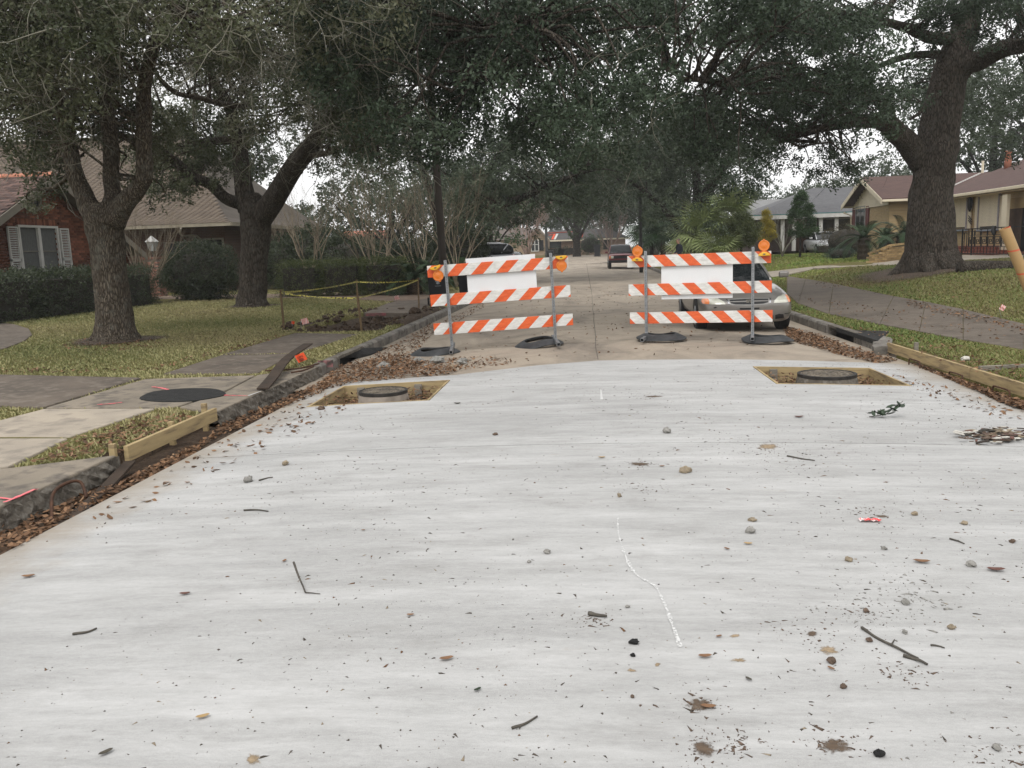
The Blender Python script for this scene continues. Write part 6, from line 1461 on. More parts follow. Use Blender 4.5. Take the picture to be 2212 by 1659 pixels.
B = MB(); B.box(((lx - 16.4) / 2, (36.9 + 49.5) / 2, 1.6), (-16.4 - lx, 12.6, 3.0)); B.build('wall', brick_tex('brown_brick_wall', (.14, .075, .05), (.10, .055, .04), (.16, .13, .10), 'Y'), hb)
for px_, w_, h0, h1, m, nm in ((455, 1.1, .3, 2.5, M_DARK, 'door'), (385, 1.2, 1.0, 2.4, M_WIN, 'window')):
    x = atY(px_, 520, 36.9).x; B = MB(); B.box((x, 36.88, (h0 + h1) / 2), (w_, .06, h1 - h0)); o = B.build(nm, m, hb); B = MB(); rect_frame(B, (x - w_ / 2, h0), (x + w_ / 2, h1), 'Y', .08, .09, 36.87); B.build('frame', M_TRIM_T, o)
B = MB(); B.tube(smooth_line([(atY(392, 480, 35.4).x, 35.3, 3.0), (atY(396, 495, 35.8).x, 35.6, 2.7), (atY(432, 520, 36.5).x, 36.6, 2.5), (atY(433, 560, 36.5).x, 36.7, .4)], 4), .045, 8); B.build('downspout', M_TRIM_T, hb, smooth=True)
rl = thing('railing', None, None, (-34, 43, zr_)); attach(rl, hb)
B = MB(); B.box((-35, yr_ - .2, zr_ + .95), (14, .05, .05)); B.build('top_rail', M_TRIM_T, rl); B = MB(); B.box((-35, yr_ - .2, zr_ + .12), (14, .05, .05)); B.build('bottom_rail', M_TRIM_T, rl)
x = -28.1; k = 0
while x > -36:
    B = MB(); B.box((x, yr_ - .2, zr_ + .5), (.08 if k % 6 == 0 else .025, .05, .9 if k % 6 else 1.0)); B.build('baluster', M_TRIM_T, rl); x -= .2; k += 1
B = MB(); B.box((-32, yr_ + .3, zr_ + .02), (24, 1.2, .06)); B.build('ridge_cap', M_TRIM_T, RF)

# ---- brick gate pillar with lantern, and the iron gate
p = hit(338, 640); Yg = p.y; xg = atY(336, 600, Yg).x; zt_ = atY(336, 560, Yg).z; zg = gz(xg, Yg)
gp_ = thing('gate_pillar', 'brick gate pillar beside the round bush', 'pillar', (xg, Yg, zg)); M_PBR = mat('rose_brick', (.30, .16, .115), (.20, .10, .075), 8, .9, .003, 60, rand=.4)
wd = .62; B = MB(); B.box((xg, Yg, (zg + zt_) / 2), (wd - .03, wd - .03, zt_ - zg)); co_ = B.build('core', mat('pillar_mortar', (.27, .22, .18), None, 8, .95), gp_)
me = unit_box('brick', (.195, .06, .062), M_PBR); pl = []
for (o_, u_, n_) in (((xg - wd / 2, Yg - wd / 2 + .02, zg), (1, 0, 0), (0, -1, 0)), ((xg + wd / 2 - .02, Yg - wd / 2, zg), (0, 1, 0), (1, 0, 0))):
    pl += rows_of_bricks(o_, u_, n_, wd, zt_ - zg - .08, lambda x, h: .02 < x < wd - .02, .195, .062, .012)
pieces(gp_, 'brick', me, pl, 'brickwork', 300); B = MB(); B.box((xg, Yg, zt_ + .04), (wd + .1, wd + .1, .09)); B.build('cap', M_PBR, gp_, bevel=.01)
ln = thing('post_lantern', 'white-topped glass lantern standing on the brick gate pillar', 'lantern', (xg, Yg, zt_ + .08)); M_LB = mat('lantern_black', (.02, .02, .02), None, 5, .5); z0 = zt_ + .085
B = MB(); B.lathe([(.06, 0), (.035, .03), (.03, .22), (.07, .25)], (xg, Yg, z0), 12); B.build('stem', M_LB, ln); B = MB()
for z, r in ((.25, .10), (.62, .17)): B.v += [(xg - r, Yg - r, z0 + z), (xg + r, Yg - r, z0 + z), (xg + r, Yg + r, z0 + z), (xg - r, Yg + r, z0 + z)]
B.f = [(k, (k + 1) % 4, 4 + (k + 1) % 4, 4 + k) for k in range(4)]; B.build('glass', mat('frosted_glass', (.36, .38, .37), (.28, .3, .29), 4, .3), ln)
B = MB()
for k in range(4): sx_, sy_ = ((-1, -1), (1, -1), (1, 1), (-1, 1))[k]; B.tube([(xg + sx_ * .105, Yg + sy_ * .105, z0 + .25), (xg + sx_ * .175, Yg + sy_ * .175, z0 + .62)], .012, 4)
B.build('frame', M_LB, ln); B = MB()
for z, r in ((.62, .2), (.70, .14), (.80, .06), (.86, .02)): B.v += [(xg - r, Yg - r, z0 + z), (xg + r, Yg - r, z0 + z), (xg + r, Yg + r, z0 + z), (xg - r, Yg + r, z0 + z)]
B.f = [(i * 4 + k, i * 4 + (k + 1) % 4, i * 4 + 4 + (k + 1) % 4, i * 4 + 4 + k) for i in range(3) for k in range(4)] + [(3, 2, 1, 0)]; B.build('cap', mat('pale_metal_cap', (.5, .5, .48), None, 4, .4), ln)
gt = thing('iron_gate', 'black iron gate between the hedge and the brick pillar', 'gate', (xg - 1.2, Yg, zg)); B = MB(); x0, x1 = xg - 1.6, xg - wd / 2 - .04; h = zt_ - zg - .15
B.box(((x0 + x1) / 2, Yg, zg + h), (x1 - x0, .04, .04)); B.build('top_bar', M_LB, gt); B = MB(); B.box(((x0 + x1) / 2, Yg, zg + .12), (x1 - x0, .04, .04)); B.build('bottom_bar', M_LB, gt)
x = x0
while x < x1: B = MB(); B.box((x, Yg, zg + h / 2 + .06), (.022, .022, h - .1)); B.build('bar', M_LB, gt); x += .125
gw = thing('garden_wall', 'low rose brick wall behind the bare crape myrtle and gate', 'wall', (xg - 3, Yg + .4, zg)); B = MB(); B.box((xg - 3.2, Yg + .6, zg + .55), (3.2, .22, 1.1)); B.build('core', brick_tex('rose_brick_wall', (.27, .145, .105), (.18, .095, .07), (.26, .22, .18), 'Y'), gw); B = MB(); B.box((xg - 3.2, Yg + .6, zg + 1.13), (3.3, .32, .06)); B.build('coping', M_PBR, gw)

# ---- right: tan brick house, gabled wing and long wing
XT = 17.5; zt0 = .62; hr = thing('tan_brick_house', 'tan brick house with brown roof and cream roller shutters at the right', 'house', (17.5, 38, zt0))
M_TAN = brick_tex('tan_brick_x', (.54, .39, .20), (.42, .30, .155), (.46, .40, .31), 'X'); M_TANY = brick_tex('tan_brick_y', (.54, .39, .20), (.42, .30, .155), (.36, .31, .24), 'Y')
M_ROOFB = shingle_tex('brown_roof_shingles', (.075, .042, .036), (.105, .06, .05), 'X', .1); M_ROOFBY = shingle_tex('brown_roof_shingles_b', (.075, .042, .036), (.105, .06, .05), 'Y', .1)
r5 = lambda x, y: ((3250 + x * .3617) / 1.8228, (550 + y * .3617) / 1.8228)
G1Y0, G1Y1, GX, zE = 44.9, 50.7, 15.4, 3.42; G1M = (G1Y0 + G1Y1) / 2; zP = 4.72
B = MB(); B.box(((GX + 27) / 2, G1M, (zt0 + zE) / 2 - .1), (27 - GX, G1Y1 - G1Y0, zE - zt0 + .2)); B.build('wall', M_TAN, hr)
B = MB(); B.box(((XT + 27) / 2, 36, (zt0 + 3.35) / 2 - .1), (27 - XT, 17.6, 3.35 - zt0 + .2)); w2 = B.build('wall', M_TAN, hr)
# gable siding boards
B = MB(); k = (zP - zE) / ((G1Y1 - G1Y0) / 2 + .45); B.prism([Vector((GX - .02, G1Y0, zE)), Vector((GX - .02, G1Y1, zE)), Vector((GX - .02, G1M, zP - .12))], (.3, 0, 0)); gs = B.build('gable', M_CREAM, hr, fix=True)
z = zE - .22
while z < zP - .25:
    hw = (G1Y1 - G1Y0) / 2 * min(1, max(0, (zP - .15 - z) / (zP - zE))); B = MB(); m = Matrix.Rotation(R(8), 3, 'Y'); B.box((GX - .05, G1M, z + .07), (.018, 2 * hw, .155), m); B.build('siding_board', M_CREAM, gs); z += .14
R1 = thing('roof', None, None, (GX, G1M, zP)); attach(R1, hr); ov_ = .5; xo = GX - .55
for s in (-1, 1):
    e = (G1Y1 - G1Y0) / 2 + ov_; B = MB(); B.prism([Vector((xo, G1M, zP + .1)), Vector((xo, G1M + s * e, zP + .1 - k * e)), Vector((xo, G1M + s * e, zP - k * e)), Vector((xo, G1M, zP))], (13, 0, 0)); B.build('slope', M_ROOFBY, R1, fix=True)
    B = MB(); B.prism([Vector((xo - .03, G1M, zP + .08)), Vector((xo - .03, G1M + s * e, zP + .08 - k * e)), Vector((xo - .03, G1M + s * e, zP - .17 - k * e)), Vector((xo - .03, G1M, zP - .17))], (.04, 0, 0)); B.build('barge_board', M_CREAM, R1, fix=True)
    B = MB(); B.box((xo + 4.0, G1M + s * (e + .05), zP - k * e - .02), (8.0, .12, .12)); B.build('gutter', M_CREAM, R1, bevel=.02)
B = MB(); B.tube([(xo + .1, G1Y1 + .4, zE - .35), (GX - .1, G1Y1 + .15, zE - .55), (GX - .1, G1Y1 + .1, zt0)], .05, 8); B.build('downspout', M_CREAM, R1, smooth=True)
yw0, yw1 = atX(*r5(440, 780), GX).y, atX(*r5(345, 780), GX).y; zw1 = atX(*r5(390, 735), GX).z; zw0 = zw1 - 1.25
B = MB(); B.box((GX - .03, (yw0 + yw1) / 2, (zw0 + zw1) / 2), (.05, abs(yw1 - yw0), zw1 - zw0)); wo_ = B.build('window', M_WIN, hr); B = MB(); rect_frame(B, (min(yw0, yw1), zw0), (max(yw0, yw1), zw1), 'X', .05, .08, GX - .04); B.box((GX - .04, (yw0 + yw1) / 2, (zw0 + zw1) / 2), (.07, .05, zw1 - zw0)); B.build('frame', mat('grey_frame', (.3, .3, .3), None, 4, .5), wo_)
M_SHUT = mat('maroon_shutter', (.13, .025, .02), None, 4, .6)
for yy in (min(yw0, yw1) - .42, max(yw0, yw1) + .42): B = MB(); B.box((GX - .04, yy, (zw0 + zw1) / 2), (.05, .5, zw1 - zw0)); B.build('shutter', M_SHUT, hr, bevel=.01)
# long wing roof with hip towards the gabled wing
R2 = thing('roof', None, None, (18, 36, 3.4)); attach(R2, hr); xe, xr2, zr2, ze2 = 16.9, 21.8, 5.55, 3.36
B = MB(); y0, y1 = 26.5, 45.5; B.v = [(xe, y0, ze2), (xe, y1, ze2), (xr2, y1 - 4.6, zr2), (xr2, y0, zr2), (27, y0, ze2), (27, y1, ze2), (xe, y0, ze2 - .1), (xe, y1, ze2 - .1), (27, y0, ze2 - .1), (27, y1, ze2 - .1)]
B.f = [(0, 1, 2, 3), (3, 2, 5, 4), (1, 5, 2), (0, 6, 7, 1), (6, 8, 9, 7), (0, 3, 4, 8, 6)]; B.build('slope', M_ROOFB, R2, fix=True)
B = MB(); B.box((xe - .06, (y0 + y1 - .6) / 2 - .2, ze2 - .03), (.13, y1 - y0 - .8, .13)); B.build('gutter', M_CREAM, R2, bevel=.02); B = MB(); B.box((xe + .32, (y0 + y1 - .6) / 2, ze2 - .12), (.6, y1 - y0 - .6, .02)); B.build('soffit', M_CREAM, R2)
a = atX(*r5(1375, 520), 17.2); b_ = atX(*r5(1690, 375), 19.6); 
def on_slope(px_, py_):
    d = ray(px_, py_); sl_ = (zr2 - ze2) / (xr2 - xe); t_ = (ze2 - CAMZ - sl_ * xe) / (d.z - sl_ * d.x); return CAM + d * t_ + Vector((-.02, 0, .05))
B = MB(); B.beam(on_slope(*r5(1378, 518)), on_slope(*r5(1690, 375)), .12, .05); B.build('flashing', M_WPAINT, R2)
pq = on_slope(*r5(1990, 300)); B = MB(); B.lathe([(.16, -.2), (.15, .25), (.09, .55), (.14, .62), (.14, .7)], pq, 14); B.build('chimney_pot', M_TERRA, R2, smooth=True)
pq = on_slope(*r5(1715, 330)); B = MB(); B.lathe([(.06, -.2), (.06, .4)], pq, 10); B.build('vent_pipe', M_CREAM, R2)
XF = XT - .04
def rect5(x0, y0, x1, y1, X=XF):
    a, b_ = atX(*r5(x0, y0), X), atX(*r5(x1, y1), X); return min(a.y, b_.y), max(a.y, b_.y), min(a.z, b_.z), max(a.z, b_.z)
def slab5(r, m, name, parent, X=XF, th=.05, bevel=0):
    B = MB(); B.box((X, (r[0] + r[1]) / 2, (r[2] + r[3]) / 2), (th, r[1] - r[0], r[3] - r[2])); return B.build(name, m, parent, bevel=bevel)
for (x0, x1, yt, yb, yg) in ((1392, 1540, 635, 938, 975), (1692, 1885, 615, 922, 972)):
    r = rect5(x0, yt, x1, yg); w_ = slab5(r, M_WIN, 'window', hr, XF + .02, .06); r2 = rect5(x0, yt, x1, yb); z = r2[3]
    me = unit_box('shutter_slat', (.02, r[1] - r[0], .052), M_CREAM); 
    while z > r2[2]: o = bpy.data.objects.new('shutter_slat', me); C.objects.link(o); attach(o, w_); o.location = (XF - .03, (r[0] + r[1]) / 2, z - .03); o.rotation_euler = (0, R(8), 0); z -= .058
    B = MB(); B.box((XF - .05, (r[0] + r[1]) / 2, r[3] + .04), (.16, r[1] - r[0] + .12, .14)); B.build('shutter_box', M_CREAM, w_); B = MB(); B.box((XF - .04, (r[0] + r[1]) / 2, r[2] - .04), (.14, r[1] - r[0] + .1, .07)); B.build('sill', mat('pale_blue_sill', (.32, .36, .42), None, 4, .6), w_)
    for yy in (r[0] - .03, r[1] + .03): B = MB(); B.box((XF - .05, yy, (r[2] + r[3]) / 2), (.08, .07, r[3] - r[2])); B.build('guide_rail', mat('lilac_grey_rail', (.33, .31, .33), None, 4, .5), w_)
for x0, x1 in ((1549, 1580), (1646, 1684), (1897, 1948)): slab5(rect5(x0, 612, x1, 978), M_CREAM, 'panel', hr, XF - .01)
sc_ = atX(*r5(1608, 690), XF); t = thing('wall_ornament', 'dark iron ornament hanging between the cream roller shutters', 'ornament', (XF - .12, sc_.y, sc_.z)); B = MB(); B.lathe([(.03, -.38), (.1, -.2), (.12, .1), (.05, .3), (.02, .42)], (XF - .14, sc_.y, sc_.z), 10); B.build('lantern', M_LB, t, smooth=True)
for k in range(3): B = MB(); B.beam((XF - .1, sc_.y - .16, sc_.z - .75 - k * .1), (XF - .1, sc_.y + .16, sc_.z - .55 - k * .1), .03, .03); B.build('scroll', M_LB, t)
slab5(rect5(1960, 715, 2400, 1215), M_DARK, 'porch_shade_sheet', hr, XF - .005, .06); slab5(rect5(2005, 640, 2420, 718), mat('tan_band', (.38, .28, .15), (.3, .22, .11), 9, .9, stretch=(1, 14, 1)), 'lintel', hr, XF - .02, .06)  # flat near-black sheet on the wall paints the shade of the porch opening
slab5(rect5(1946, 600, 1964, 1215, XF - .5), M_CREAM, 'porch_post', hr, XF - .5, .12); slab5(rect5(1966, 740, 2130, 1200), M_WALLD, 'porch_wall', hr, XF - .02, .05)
# red brick steps and platform
st = thing('brick_steps', 'red brick steps and platform before the tan house', 'steps', (16.6, 38, zt0)); M_RED = mat('red_paver', (.20, .05, .032), (.15, .036, .026), 7, .85, .003, 40, c3=(.3, .16, .12), s3=16)
ya, yb = atX(*r5(1925, 1250), 16.6).y, atX(*r5(1330, 1250), 16.6).y
for k in range(3): B = MB(); B.box(((16.2 + .36 * k + XT) / 2, (ya + yb) / 2 + .25 * k, zt0 + .08 + .16 * k - .05), (XT - 16.2 - .36 * k, yb - ya - .0, .15 if k else .26)); B.build('step', M_RED, st, bevel=.01)
# iron fence with square spirals
fe = thing('iron_railing', 'black wrought iron railing with square spirals before the red steps', 'railing', (16.0, 36, zt0)); XI = 16.05; yl, yr3 = atX(*r5(1490, 1100), XI).y, atX(*r5(2010, 1100), XI).y; zl, zh = zt0 + .04, atX(*r5(1700, 965), XI).z
def bar(y0, z0, y1, z1, w_=.028, nm='bar'): B = MB(); B.beam((XI, y0, z0), (XI, y1, z1), w_, w_, (1, 0, 0)); B.build(nm, M_LB, fe)
bar(yl, zh, yr3 - 2, zh, .04, 'top_rail'); bar(yl, zl + .1, yr3 - 2, zl + .1, .035, 'bottom_rail'); H_ = zh - zl
for yy in (yl, yl - .9, yr3, yr3 - 1.9): bar(yy, zl - .1, yy, zh + .02, .05, 'post')
y = yl - .3; k = 0
while y > yr3:
    zc = zl + H_ * .52; s = .2
    sp = [(-s, -s), (s, -s), (s, s), (-s, s), (-s, -s * .4), (s * .45, -s * .4), (s * .45, s * .45), (-s * .4, s * .45), (-s * .4, 0), (0, 0)] if k else [(-.12, -.38), (.12, -.38), (.12, .38), (-.12, .38), (-.12, -.38)]
    B = MB()
    for i in range(len(sp) - 1): B.beam((XI, y + sp[i][0], zc + sp[i][1]), (XI, y + sp[i + 1][0], zc + sp[i + 1][1]), .026, .026, (1, 0, 0))
    B.build('scroll', M_LB, fe)
    if k:
        B = MB(); q = [(-.24, .27), (.24, .27), (.24, .42), (-.24, .42), (-.24, .27)]
        for i in range(4): B.beam((XI, y + q[i][0], zc + q[i][1]), (XI, y + q[i + 1][0], zc + q[i + 1][1]), .022, .022, (1, 0, 0))
        B.build('scroll', M_LB, fe)
    for dz in (-.33, .0): bar(y + .28, zc + dz, y + .2, zc + dz, .022); 
    bar(y + .28, zl + .1, y + .28, zh, .022); bar(y - .02, zl + .1, y - .02, zc - .2, .022); y -= .56; k += 1
bd = atX(*r5(1825, 1000), XI - .1); t = thing('iron_bird', 'dark bird-shaped ornament fixed on the iron railing', 'ornament', (XI - .1, bd.y, bd.z - .15)); B = MB(); B.lathe([(.01, -.2), (.07, -.1), (.1, .02), (.06, .14), (.045, .2), (.01, .24)], (XI - .08, bd.y, bd.z), 10); B.v = [(v[0], v[1] + (v[2] - bd.z) * .35, v[2]) for v in B.v]; B.build('body', M_LB, t, smooth=True)
# curved tan brick retaining wall: every brick a piece
pts = [hit(1878, 568), hit(1905, 567), hit(1930, 565), hit(1965, 563), hit(1990, 562)]; rw_ = thing('retaining_wall', 'low curved tan brick wall along the driveway beside the oak', 'wall', pts[0]); L = smooth_line([tuple(q) for q in pts], 8); hts = np.interp(np.arange(len(L)), [0, 6, 14, len(L)], [.34, .46, .62, .7])
M_TB = mat('tan_brick', (.42, .30, .15), (.33, .23, .115), 8, .9, .003, 50, rand=.35); me = unit_box('brick', (.22, .1, .07), M_TB); me2 = unit_box('brick', (.1, .14, .08), M_TB); B = MB(); pl = []; cap = []
cum = np.concatenate([[0], np.cumsum(np.linalg.norm(np.diff(L[:, :2], axis=0), axis=1))])
for i in range(len(L) - 1): a, b_ = Vector(L[i]), Vector(L[i + 1]); a.z = b_.z = max(gz(a.x, a.y), 0) ; h = float(hts[i]); nv = Vector((-(b_ - a).y, (b_ - a).x, 0)).normalized() * .09; B.beam(a + nv + Vector((0, 0, h / 2 - .1)), b_ + nv + Vector((0, 0, h / 2 - .1)), .12, h + .1)
B.build('core', mat('tan_mortar', (.33, .28, .21), None, 6, .95), rw_)
for r_ in range(9):
    s = .11 * (r_ % 2)
    while s < cum[-1] - .1:
        x, y = float(np.interp(s, cum, L[:, 0])), float(np.interp(s, cum, L[:, 1])); h = float(np.interp(s, cum, hts)); z = gz(x, y) + .04 + r_ * .083
        if z - gz(x, y) < h - .06:
            x2, y2 = float(np.interp(s + .1, cum, L[:, 0])), float(np.interp(s + .1, cum, L[:, 1])); m = Matrix.Rotation(math.atan2(y2 - y, x2 - x), 4, 'Z'); m.translation = Vector((x, y, z)); pl.append(m)
        s += .232
s = .0
while s < cum[-1]: x, y = float(np.interp(s, cum, L[:, 0])), float(np.interp(s, cum, L[:, 1])); m = Matrix.Rotation(math.atan2(float(np.interp(s + .1, cum, L[:, 1])) - y, float(np.interp(s + .1, cum, L[:, 0])) - x + 1e-6), 4, 'Z'); m.translation = Vector((x, y, gz(x, y) + float(np.interp(s, cum, hts)) + .03)); cap.append(m); s += .112
pieces(rw_, 'brick', me, pl, 'brickwork', 220, (1900, 560)); pieces(rw_, 'coping_brick', me2, cap, 'coping', 60, (1900, 560))

# ---- grey-roofed house beyond
hg = thing('grey_roof_house', 'brick house with grey hipped roof and white fascia beyond the topiaries', 'house', (16, 60, 1.0)); M_GR = shingle_tex('grey_shingles', (.085, .085, .09), (.125, .125, .13), 'Y', .12)
x0, x1, y0, y1, ze3, zr3 = 10.3, 24, 55, 68, 3.15, 5.15; B = MB(); B.v = [(x0, y0, ze3), (x1, y0, ze3), (x1, y1, ze3), (x0, y1, ze3), (x0 + 5.5, y0 + 6.5, zr3), (x1 - 5, y0 + 6.5, zr3)]; B.v += [(v[0], v[1], v[2] - .1) for v in B.v[:4]]
B.f = [(0, 1, 5, 4), (1, 2, 5), (2, 3, 4, 5), (3, 0, 4), (0, 6, 7, 1), (1, 7, 8, 2), (3, 9, 6, 0), (6, 9, 8, 7)]; rg = B.build('roof', M_GR, hg, fix=True)
B = MB(); B.box(((x0 + x1) / 2, y0 - .04, ze3 - .09), (x1 - x0, .08, .26)); B.box((x0 - .04, (y0 + y1) / 2, ze3 - .092), (.08, y1 - y0, .26)); B.build('fascia', M_WPAINT, rg); B = MB(); B.box(((x0 + x1) / 2, y0 - .06, ze3 + .06), (x1 - x0, .06, .05)); B.build('trim', mat('teal_trim', (.05, .2, .2), None, 4, .6), rg)
B = MB(); B.box(((x0 + x1) / 2 + .5, (y0 + y1) / 2 + .6, 2.0), (x1 - x0 - 1.6, y1 - y0 - 2.4, 2.3)); B.build('wall', brick_tex('plum_brick', (.13, .085, .075), (.10, .065, .058), (.17, .15, .14), 'Y'), hg)
for px_ in (1690, 1772, 1806, 1715): x = atY(px_, 500, 55.3).x; B = MB(); B.box((x, 55.3, 2.0), (.22, .22, 2.2)); B.build('column', M_WPAINT, hg)
for px_, w_ in ((1745, 1.0), (1790, 1.1), (1822, .9)): x = atY(px_, 500, 56.7).x; B = MB(); B.box((x, 56.75, 2.2), (w_, .06, 1.3)); o = B.build('window', M_WIN, hg); B = MB(); rect_frame(B, (x - w_ / 2, 1.55), (x + w_ / 2, 2.85), 'Y', .06, .08, 56.73); B.build('frame', M_WPAINT, o)
x = atY(1735, 520, 56.7).x; B = MB(); B.box((x, 56.72, 1.9), (.9, .08, 2.0)); B.build('door', mat('brown_door', (.12, .06, .035), None, 4, .6), hg)
hg2 = thing('far_grey_house', 'farther house whose pale grey roof shows left of the grey-roofed house', 'house', (13, 84, 1.0)); xc_ = atY(1650, 480, 84).x
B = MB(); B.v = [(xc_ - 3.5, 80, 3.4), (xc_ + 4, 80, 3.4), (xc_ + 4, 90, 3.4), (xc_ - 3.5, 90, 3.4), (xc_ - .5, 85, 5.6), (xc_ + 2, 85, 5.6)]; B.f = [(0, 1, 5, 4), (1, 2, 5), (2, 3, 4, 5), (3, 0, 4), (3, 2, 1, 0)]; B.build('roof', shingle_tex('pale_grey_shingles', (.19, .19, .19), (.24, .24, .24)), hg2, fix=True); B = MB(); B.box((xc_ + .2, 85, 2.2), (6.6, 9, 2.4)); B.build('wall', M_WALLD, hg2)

# ---- end of the street: tan stucco gable and brick ranch
Yh = 110; zgf = gz(-6, Yh); hs = thing('stucco_house', 'distant tan stucco house with a gable and dark-shuttered window', 'house', (-6.5, Yh, zgf)); M_STU = mat('tan_stucco', (.36, .27, .19), (.32, .24, .17), 2, .9)
r3 = lambda x, y: ((1750 + x * .3617) / 1.8228, (700 + y * .3617) / 1.8228); pk = atY(*r3(1005, 545), Yh); el = atY(*r3(1112, 660), Yh); hwid = (el.x - pk.x); zl_ = el.z
B = MB(); B.prism([Vector((pk.x - hwid, Yh, zgf - .3)), Vector((pk.x + hwid, Yh, zgf - .3)), Vector((pk.x + hwid, Yh, zl_)), Vector((pk.x, Yh, pk.z)), Vector((pk.x - hwid, Yh, zl_))], (0, 9, 0)); B.build('wall', M_STU, hs, fix=True)
B = MB(); B.box((pk.x - hwid - 4.5, Yh + 4.5, (zgf + zl_) / 2), (9, 7, zl_ - zgf)); B.build('wall', M_STU, hs); B = MB(); B.prism([Vector((pk.x - hwid - 9.3, Yh + .5, zl_)), Vector((pk.x - hwid - 9.3, Yh + 8.5, zl_)), Vector((pk.x - hwid - 9.3, Yh + 4.5, pk.z + .2))], (9.5, 0, 0)); B.build('roof', mat('stucco_roof', (.14, .115, .1), (.11, .09, .08), 2, .9), hs, fix=True)
for s in (-1, 1): B = MB(); B.beam(Vector((pk.x, Yh - .25, pk.z + .08)), Vector((pk.x + s * (hwid + .35), Yh - .25, zl_ - .25)), .35, .16); B.build('barge_board', mat('taupe_barge', (.3, .26, .22), None, 3, .8), hs)
c0, c1 = atY(*r3(950, 795), Yh - .1), atY(*r3(1018, 680), Yh - .1); B = MB(); B.box(((c0.x + c1.x) / 2, Yh - .04, (c0.z + c1.z) / 2), (c1.x - c0.x, .08, c1.z - c0.z)); o = B.build('window', M_WIN, hs); B = MB(); rect_frame(B, (c0.x, c0.z), (c1.x, c1.z), 'Y', .1, .1, Yh - .06)
B.box(((c0.x + c1.x) / 2, Yh - .1, (c0.z + c1.z) / 2), (.1, .05, c1.z - c0.z)); B.box(((c0.x + c1.x) / 2, Yh - .1, c0.z + (c1.z - c0.z) * .6), (c1.x - c0.x, .05, .08)); B.build('frame', M_WPAINT, o)
for xx in (c0.x - .42, c1.x + .42): B = MB(); B.box((xx, Yh - .06, (c0.z + c1.z) / 2), (.55, .1, c1.z - c0.z)); B.build('shutter', M_BLK, hs)
Yr = 122; hq = thing('brick_ranch_house', 'distant low brick ranch house with taped dark roof at the street end', 'house', (2, Yr, gz(2, Yr))); a, b_ = atY(*r3(1060, 688), Yr), atY(*r3(1900, 652), Yr); zre = (a.z + b_.z) / 2; zrr = atY(*r3(1450, 555), Yr).z
B = MB(); x0, x1 = a.x - 1, b_.x + 1.5; B.v = [(x0, Yr - .6, zre), (x1, Yr - .6, zre), (x1, Yr + 9, zre), (x0, Yr + 9, zre), (x0 + 2, Yr + 4.5, zrr), (x1 - 3, Yr + 4.5, zrr)]; B.f = [(0, 1, 5, 4), (1, 2, 5), (2, 3, 4, 5), (3, 0, 4), (3, 2, 1, 0)]; rq = B.build('roof', shingle_tex('charcoal_shingles', (.06, .056, .055), (.09, .085, .082)), hq, fix=True)
B = MB(); B.box(((x0 + x1) / 2, Yr - .62, zre - .08), (x1 - x0, .06, .2)); B.build('fascia', M_CREAM, rq)
def roof_at(px_, py_):
    d = ray(px_, py_); s = (zrr - zre) / 5.1; t_ = (zre - CAMZ - s * (Yr - .6)) / (d.z - s * d.y); return CAM + d * t_ + Vector((0, -.03, .06))
for (p0, p1, m) in (((1175, 675), (1200, 615), M_FLAG), ((1200, 675), (1230, 615), M_WPAINT), ((1140, 630), (1200, 615), M_FLAG), ((1490, 650), (1525, 540), M_FLAG), ((1125, 605), (1430, 590), M_FLAG)): B = MB(); B.beam(roof_at(*r3(*p0)), roof_at(*r3(*p1)), .3, .05); B.build('roof_tape', m, rq)
B = MB(); B.box(((x0 + x1) / 2, Yr + 4.4, (zre + gz(2, Yr)) / 2 - .2), (x1 - x0 - 1.2, 9, zre - gz(2, Yr) + .3)); B.build('wall', brick_tex('ranch_brick', (.33, .21, .14), (.26, .16, .11), (.33, .28, .23), 'Y', .4, .14), hq)
for xz0, xz1, y0z, y1z, m, nm in ((1130, 1160, 695, 770, M_BLK, 'shutter'), (1235, 1270, 690, 770, M_BLK, 'shutter'), (1650, 1690, 668, 745, M_BLK, 'shutter'), (1730, 1790, 665, 780, M_DARK, 'door'), (1160, 1235, 695, 765, M_WIN, 'window'), (1560, 1590, 680, 745, M_WIN, 'window')):
    a, b_ = atY(*r3(xz0, y1z), Yr - .12), atY(*r3(xz1, y0z), Yr - .12); B = MB(); B.box(((a.x + b_.x) / 2, Yr - .14, (a.z + b_.z) / 2), (b_.x - a.x, .1, b_.z - a.z)); B.build(nm, m, hq)
# low tile-roofed house glimpsed at the left behind the shrubs
ht = thing('tile_roof_house', 'low house whose terracotta roof edge shows above dark shrubs', 'house', (-14, 62, .8)); x0, x1 = atY(735, 470, 62).x, atY(840, 470, 62).x; zz = atY(790, 478, 62).z - 1.0
B = MB(); B.prism([Vector((x0, 60, zz - .3)), Vector((x0, 66, zz - .3)), Vector((x0, 63, zz + .35))], (x1 - x0, 0, 0)); B.build('roof', M_TERRA, ht, fix=True); B = MB(); B.box(((x0 + x1) / 2, 63, zz / 2 + .1), (x1 - x0 - .6, 5, zz - .8)); B.build('wall', M_STU, ht)
